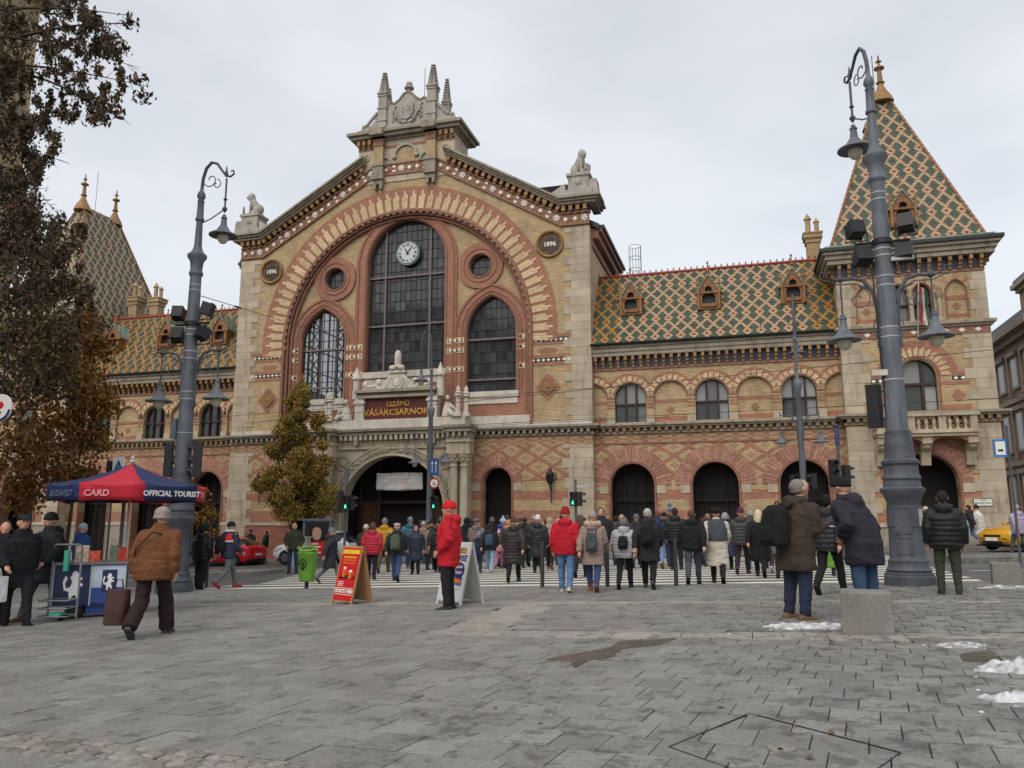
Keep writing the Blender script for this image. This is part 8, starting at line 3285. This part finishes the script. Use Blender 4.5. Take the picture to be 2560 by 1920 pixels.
# ---- nearest people on the square
p = person(372, 1597, 1266, 22, 'leanwalk', 'fleece', (108, 68, 40), (44, 30, 30), (60, 66, 66), 'cloche', (150, 134, 128), 'stooping person in rust brown fleece jacket and mauve hat beside the ticket cart', wide=.035, group=SQ)
hand_bag(p, (.38, .1, .2), (.3, .26, .46), (80, 58, 54), 'brown patterned bag carried by the stooping person in brown', 'tote_bag', handle=.14)
C(MB().tube([(-.2, -.14, 1.35), (0, .13, 1.42), (.2, .12, 1.2), (.27, .02, 1.0)], .012, 5), 'bag_strap', cm('leather', (60, 40, 30)), p)
p = person(31, 1567, 1288, 165, 'walkA', 'parka', (26, 27, 30), (30, 30, 32), (26, 26, 28), 'cap', (40, 42, 46), 'man in black coat and flat cap walking at the left edge', face=True, group=SQ)
hand_bag(p, (-.33, -.2, .42), (.36, .1, .4), (210, 208, 212), 'white paper shopping bag held by the flat cap man', handle=.13)
person(108, 1553, 1279, 235, 'walkB', 'parka', (34, 36, 42), (62, 76, 96), (92, 70, 42), 'beanie', (26, 27, 30), 'man in dark coat and black beanie next to the flat cap man', face=True, group=SQ)
person(-12, 1570, 1300, 180, 'stand', 'parka', (30, 30, 33), (30, 30, 32), (24, 24, 26), 'hair', (40, 32, 28), 'dark clad person cut off by the left edge', group=SQ)
person(194, 1478, 1307, 60, 'stand', 'jacket', (38, 62, 112), (150, 160, 176), (150, 150, 150), 'beanie', (140, 148, 156), 'person in blue coat and grey beanie behind the ticket cart', group=SQ)
person(498, 1475, 1309, 35, 'step', 'puffer', (24, 25, 27), (26, 26, 28), (24, 24, 26), 'bob', (28, 24, 24), 'dark haired person in black puffer and wide black trousers near the red car', wide=.05, scarf=(150, 150, 150), group=SQ)
p = person(566, 1472, 1303, 62, 'walkA', 'jacket', (52, 58, 78), (106, 110, 114), (160, 44, 52), 'beanie', (26, 28, 40), 'walker in red white and navy jacket with grey trousers near the red car', group=SQ)
C(MB().rings([oval(z_, rx, ry, .005, 18, .85) for z_, rx, ry in ((1.28, .25, .175), (1.3, .262, .186), (1.44, .2, .14), (1.5, .11, .1))]), 'red_yoke', cm('wool', (190, 44, 56)), p)
C(MB().rings([oval(z_, rx, ry, .005, 18, .85) for z_, rx, ry in ((1.24, .25, .175), (1.25, .258, .182), (1.28, .258, .182), (1.29, .25, .175))]), 'white_stripe', cm('wool', (214, 210, 206)), p)
C(MB().tube([(.1 * math.cos(a), .1 * math.sin(a), 1.53) for a in np.linspace(0, 2 * PI, 15)], .045, 8, cap=False), 'white_hood_trim', cm('wool', (214, 210, 206)), p)
backpack(p, (28, 29, 31), 'black backpack on the walker in red white and navy jacket')
p = person(1120, 1527, 1250, 285, 'pockets', 'red', (190, 32, 44), (34, 34, 36), (36, 38, 38), 'beanie', (206, 32, 38), 'man in red parka and red beanie standing before the white board', face=True, group=SQ)
p = person(1998, 1552, 1198, 50, 'phone', 'parka', (62, 52, 44), (40, 48, 66), (112, 86, 60), 'thin', (128, 122, 116), 'grey haired man in brown jacket reading beside the granite block', group=SQ, girth=1.16)
backpack(p, (26, 26, 28), 'large black backpack on the man in brown jacket', .34, .52, .22, 1.18, .1, .02)
C(MB().box(-.05, .05, -.52, -.4, 1.16, 1.17), 'paper_leaflet', M_WHT, p, False)
p = person(2172, 1535, 1177, -60, 'peer', 'parka', (44, 42, 50), (58, 78, 108), (110, 76, 54), 'beanie', (22, 22, 24), 'woman in long dark parka and black beanie leaning behind the granite block', boot=True, group=SQ, girth=1.2)
person(2079, 1489, 1236, 20, 'walkB', 'puffer', (42, 43, 46), (28, 28, 30), (24, 24, 26), 'hair', (24, 20, 20), 'man in dark grey jacket striding between the couple by the granite block', group=SQ)
p = person(2377, 1489, 1227, -4, 'stand', 'puffer', (26, 27, 29), (54, 62, 50), (28, 28, 30), 'thin', (40, 36, 34), 'man in black puffer and green trousers right of the tall lamp post', group=SQ)

# ---- people on the crossing, front rows
p = person(1415, 1484, 1265, 8, 'step', 'jacket', (184, 30, 46), (92, 124, 164), (190, 178, 156), 'tall', (150, 28, 38), 'walker in bright red jacket and red hat with blue jeans')
p = person(1484, 1483, 1278, 4, 'walkA', 'parka', (150, 130, 118), (54, 72, 108), (122, 72, 54), 'beanie', (150, 136, 136), 'woman in beige quilted coat with pale fur hood', fur=(190, 164, 142), boot=True)
backpack(p, (74, 78, 82), 'grey drawstring bag on the woman with fur hood', .26, .42, .12, 1.12, y=.05)
p = person(1563, 1475, 1292, 5, 'walkB', 'puffer', (166, 168, 170), (34, 34, 36), (26, 26, 28), 'bob', (110, 106, 104), 'grey haired woman in pale grey puffer jacket')
backpack(p, (30, 30, 33), 'small black backpack on the pale grey puffer jacket', .24, .32, .14, 1.16, y=.02)
p = person(1624, 1475, 1271, 3, 'walkA', 'parka', (44, 42, 45), (28, 28, 30), (60, 60, 62), 'thin', (176, 176, 174), 'tall white haired man in long black coat')
backpack(p, (26, 26, 29), 'black backpack on the tall white haired man', .3, .46, .18, 1.2)
person(1735, 1463, 1274, 2, 'walkB', 'jacket', (30, 31, 34), (76, 80, 88), (30, 30, 32), 'thin', (84, 70, 62), 'balding man in black jacket and grey trousers')
p = person(1797, 1460, 1269, 0, 'walkA', 'long', (196, 188, 174), (26, 26, 28), (26, 26, 28), 'wide', (24, 24, 26), 'woman in cream coat with grey shoulders and black hat', boot=True)
C(MB().rings([oval(z_, rx, ry, .005, 18, .85) for z_, rx, ry in ((1.0, .232, .18), (1.02, .24, .186), (1.25, .245, .18), (1.44, .2, .14), (1.52, .1, .1))]), 'grey_cape', cm('wool', (74, 76, 82)), p)
person(1284, 1456, 1292, 2, 'walkB', 'lpuffer', (48, 42, 42), (28, 27, 28), (24, 24, 26), 'beanie', (92, 56, 62), 'woman in long dark brown coat and maroon hat')
person(989, 1454, 1308, 3, 'walkA', 'jacket', (40, 42, 44), (58, 78, 112), (28, 30, 34), 'cap', (176, 176, 174), 'man in black jacket and pale cap behind the red board')
backpack(PEOPLE[-1], (78, 92, 76), 'green grey backpack on the man with the pale cap', .3, .46, .2, 1.2)
person(928, 1449, 1306, 4, 'step', 'puffer', (178, 40, 58), (34, 32, 36), (28, 28, 30), 'hair', (98, 72, 58), 'brown haired person in raspberry red puffer behind the red board')
person(822, 1460, 1318, 75, 'walkB', 'lpuffer', (38, 42, 50), (104, 104, 106), (70, 60, 52), 'beanie', (108, 112, 118), 'woman in long navy quilted coat and grey beanie passing the advertising case', boot=True)
person(731, 1433, 1308, 190, 'pockets', 'jacket', (56, 64, 50), (46, 62, 94), (30, 32, 40), 'thin', (120, 92, 74), 'man in open olive jacket facing us before the white car', face=True, group=SQ)
person(1858, 1436, 1268, 6, 'walkB', 'puffer', (62, 60, 56), (44, 40, 40), (60, 50, 46), 'beanie', (84, 44, 68), 'walker in dark olive jacket and purple beanie')
p = person(1903, 1443, 1274, 4, 'walkA', 'long', (26, 26, 28), (28, 28, 30), (24, 24, 26), 'long', (206, 190, 158), 'blond woman in black coat and boots', boot=True)
# ---- farther rows
person(1345, 1433, 1286, 0, 'step', 'lpuffer', (36, 38, 42), (30, 30, 32), (34, 34, 36), 'tall', (216, 212, 204), 'walker in black quilted coat and white knit hat')
person(1375, 1424, 1293, 5, 'walkA', 'jacket', (166, 140, 116), (34, 34, 36), (104, 74, 52), 'hood', (176, 150, 122), 'walker in camel coat with the hood up left of the red jacket')
person(1452, 1444, 1287, 4, 'walkB', 'long', (58, 48, 48), (34, 32, 32), (28, 28, 28), 'long', (92, 66, 58), 'brown haired woman in dark brown coat behind the fur hood coat')
person(1505, 1428, 1269, 176, 'stand', 'jacket', (40, 42, 50), (34, 34, 38), (28, 28, 28), 'hair', (40, 32, 28), 'dark haired man facing us above the fur hood coat', face=True)
person(1557, 1424, 1286, 4, 'step', 'parka', (60, 58, 58), (40, 40, 42), (30, 30, 30), 'beanie', (170, 142, 104), 'walker in tan hat behind the pale grey puffer')
person(1594, 1420, 1284, 2, 'walkB', 'parka', (52, 54, 58), (58, 76, 108), (34, 34, 34), 'beanie', (94, 104, 112), 'walker in grey blue beanie left of the tall white haired man')
person(1649, 1421, 1277, 3, 'walkA', 'jacket', (42, 56, 92), (110, 140, 176), (168, 128, 72), 'hair', (120, 74, 70), 'walker in blue jacket and pale jeans right of the tall white haired man')
person(1664, 1416, 1280, 0, 'step', 'jacket', (32, 36, 44), (52, 66, 98), (70, 60, 60), 'beanie', (26, 28, 32), 'walker in black beanie beyond the blue jacket')
person(1692, 1424, 1269, 3, 'stand', 'puffer', (28, 29, 32), (32, 34, 40), (26, 26, 28), 'hair', (58, 44, 38), 'broad man in black puffer left of the balding man')
person(1774, 1416, 1284, 2, 'walkB', 'jacket', (48, 50, 56), (60, 62, 66), (30, 30, 32), 'hair', (140, 110, 92), 'walker in dark jacket between the balding man and cream coat')
person(1818, 1424, 1281, 5, 'walkB', 'long', (50, 58, 88), (30, 30, 34), (28, 28, 30), 'bob', (140, 140, 138), 'grey haired woman in blue coat behind the cream coat')
person(1883, 1423, 1272, 3, 'step', 'jacket', (72, 66, 62), (84, 112, 150), (50, 44, 40), 'bob', (150, 146, 140), 'curly grey haired woman left of the blond woman')
person(1924, 1432, 1280, 6, 'walkA', 'parka', (46, 48, 56), (60, 54, 58), (200, 196, 190), 'beanie', (30, 32, 38), 'walker in dark coat right of the blond woman')
person(1958, 1446, 1272, 2, 'walkB', 'parka', (96, 98, 104), (58, 50, 54), (28, 28, 30), 'hair', (70, 58, 50), 'walker in grey coat beside the big black backpack')
person(911, 1440, 1310, 2, 'walkB', 'parka', (66, 56, 56), (40, 40, 44), (30, 30, 30), 'beanie', (206, 196, 184), 'walker in cream knit hat left of the yellow puffer')
person(958, 1432, 1294, 3, 'walkB', 'puffer', (190, 142, 36), (92, 84, 60), (110, 80, 52), 'beanie', (124, 130, 140), 'walker in yellow puffer jacket and grey beanie')
person(1023, 1422, 1291, 2, 'walkA', 'puffer', (58, 98, 120), (66, 84, 118), (120, 88, 60), 'beanie', (120, 134, 146), 'walker in teal puffer jacket and pale beanie')
person(1038, 1436, 1312, 178, 'step', 'lpuffer', (40, 46, 66), (28, 28, 32), (26, 26, 28), 'long', (54, 48, 60), 'woman in navy quilted coat walking towards us', face=True)
person(1056, 1427, 1302, 6, 'walkB', 'parka', (150, 124, 112), (64, 62, 70), (60, 54, 50), 'beanie', (170, 150, 146), 'walker in dusty pink coat behind the navy quilted woman')
hand_bag(PEOPLE[-1], (.3, .05, .75), (.3, .12, .3), (176, 148, 104), 'tan shoulder bag of the dusty pink coat', 'shoulder_bag', handle=.25)
person(1077, 1424, 1295, 174, 'step', 'lpuffer', (34, 34, 38), (60, 36, 44), (40, 30, 32), 'pompom', (40, 30, 34), 'person in black coat with orange fur trim facing us', face=True, fur=(176, 116, 66))
person(1094, 1431, 1298, 2, 'walkA', 'lpuffer', (34, 36, 40), (28, 28, 30), (24, 24, 26), 'beanie', (32, 34, 38), 'walker in long black puffer left of the man in red')
person(1166, 1420, 1293, 4, 'step', 'jacket', (34, 37, 44), (34, 36, 44), (28, 28, 30), 'hood', (26, 28, 33), 'walker with black hood up right of the man in red')
person(1190, 1424, 1296, 3, 'walkB', 'parka', (120, 108, 104), (48, 48, 52), (34, 32, 32), 'wide', (110, 98, 96), 'walker in grey brown coat right of the black hood')
person(1196, 1432, 1327, 5, 'step', 'jacket', (40, 50, 72), (46, 54, 74), (40, 40, 44), 'pompom', (124, 140, 164), 'child in navy jacket and pale blue bobble hat')
p = person(1224, 1433, 1307, 2, 'walkA', 'jacket', (40, 42, 46), (128, 158, 180), (200, 200, 200), 'hair', (44, 40, 40), 'dark haired woman in black jacket and light blue jeans')
backpack(p, (62, 82, 102), 'steel blue backpack on the woman in light jeans', .28, .4, .16, 1.18)
person(1247, 1422, 1322, 3, 'walkB', 'jacket', (204, 140, 158), (190, 120, 140), (150, 100, 110), 'pompom', (220, 164, 176), 'child in pink coat and pink hat')
person(1256, 1420, 1290, 60, 'step', 'jacket', (44, 62, 142), (60, 72, 120), (40, 40, 50), 'pompom', (168, 184, 214), 'person in royal blue jacket and pale blue hat')
person(1271, 1425, 1299, 4, 'walkA', 'jacket', (64, 62, 50), (44, 40, 38), (34, 32, 30), 'hood', (170, 128, 84), 'walker in khaki coat with tan fur hood left of the maroon hat', fur=(176, 132, 88))
person(1301, 1419, 1294, 2, 'step', 'parka', (40, 42, 40), (36, 36, 38), (30, 30, 30), 'beanie', (56, 66, 60), 'walker in green beanie right of the maroon hat')
person(1334, 1416, 1284, 6, 'walkB', 'parka', (70, 62, 58), (40, 40, 44), (30, 30, 30), 'pompom', (150, 140, 134), 'walker in grey bobble hat behind the white knit hat')
person(1397, 1414, 1296, 3, 'walkA', 'jacket', (150, 120, 128), (44, 44, 48), (34, 34, 34), 'beanie', (206, 176, 184), 'walker in pale pink hat left of the red hat')

# ---- the packed rows behind, mostly hidden by those in front
rq = random.Random(40)
ORD = 'first second third fourth fifth sixth seventh eighth ninth tenth eleventh twelfth thirteenth fourteenth fifteenth sixteenth seventeenth eighteenth nineteenth twentieth'.split()
for k in range(20):
    px = 1050 + k * 45 + rq.uniform(-9, 9)
    c = rq.choice([(34, 36, 42), (44, 44, 48), (58, 52, 50), (40, 46, 60), (30, 30, 33), (66, 62, 58)])
    person(px, rq.uniform(1405, 1415), 1290 + rq.uniform(-6, 8), rq.uniform(-12, 14), rq.choice(['walkA', 'walkB', 'step', 'steppocket']), rq.choice(['jacket', 'parka', 'puffer']), c, rq.choice([(36, 38, 44), (58, 74, 104), (44, 42, 44)]), (30, 30, 32),
           rq.choice(['beanie', 'hair', 'hair', 'thin', 'bob', 'hood']), rq.choice([(40, 34, 32), (70, 56, 48), (92, 92, 94), (50, 54, 66)]), 'dark clad walker, ' + ORD[k] + ' from the left in the rearmost row of the crowd')

# ---- far pavement
FP = 'people on the far pavement'
person(628, 1400, 1308, 185, 'fold', 'jacket', (34, 36, 42), (40, 42, 50), (30, 30, 30), 'beanie', (30, 30, 34), 'dark clad person leaning on the wall behind the red car', base=at_y(628, 1297, 38.2), h=1.72, group=FP)
person(667, 1400, 1320, 260, 'fold', 'jacket', (38, 38, 42), (40, 42, 50), (30, 30, 30), 'hair', (70, 50, 40), 'brown haired person by the wall right of the red car', base=at_y(667, 1297, 38.0), h=1.6, group=FP)
person(2450, 1377, 1286, -60, 'phone', 'long', (206, 202, 192), (40, 38, 40), (60, 48, 44), 'pompom', (28, 28, 30), 'woman in white coat and black bobble hat by the tower', base=at_y(2450, 1297, 38.0), h=1.74, group=FP)
person(2541, 1397, 1260, -40, 'walkA', 'puffer', (166, 152, 172), (92, 88, 88), (60, 58, 58), 'beanie', (150, 152, 156), 'woman in lilac jacket and patterned trousers at the right edge', base=at_y(2545, 1297, 29.5), group=FP)
person(2322, 1378, 1284, -70, 'walkB', 'jacket', (186, 172, 150), (84, 108, 142), (40, 40, 44), 'beanie', (190, 180, 166), 'person in beige jacket right of the tall lamp post', base=at_y(2318, 1297, 37.4), h=1.7, group=FP)
person(2340, 1378, 1282, 100, 'walkA', 'parka', (34, 34, 38), (98, 128, 160), (40, 40, 44), 'hair', (38, 30, 28), 'person in black coat and jeans left of the black puffer man', base=at_y(2338, 1297, 37.2), h=1.72, group=FP)
p = person(2424, 1378, 1290, -80, 'walkA', 'jacket', (46, 44, 52), (90, 116, 150), (90, 40, 50), 'hair', (50, 40, 36), 'person in dark jacket right of the black puffer man', base=at_y(2424, 1297, 37.4), h=1.7, group=FP)
hand_bag(p, (.3, -.05, .55), (.34, .1, .42), (214, 216, 220), 'white plastic bag near the woman in white coat', handle=.1)

# past 300 of one kind of piece on the hall, the farthest ones are joined into one part
from collections import defaultdict
kinds = defaultdict(list)
for o in hall.children:
    if o.type == 'MESH':
        kinds[o.name.split('.')[0]].append(o)
for nm, obs in kinds.items():
    if len(obs) <= 300: continue
    W = {o: wmat(o) for o in obs}
    obs.sort(key=lambda o: (W[o] @ o.data.vertices[0].co).length)
    mb, ms = MB(), []
    for o in obs[298:]:
        m_ = o.data.materials[0]
        if m_ not in ms: ms.append(m_)
        mb.add([W[o] @ v.co for v in o.data.vertices], [tuple(p.vertices) for p in o.data.polygons], ms.index(m_))
    for o in obs[298:]:
        bpy.data.objects.remove(o)
    mb.build('far_' + nm, ms, hall, kind='stuff')

bpy.data.scenes.remove(TMP)
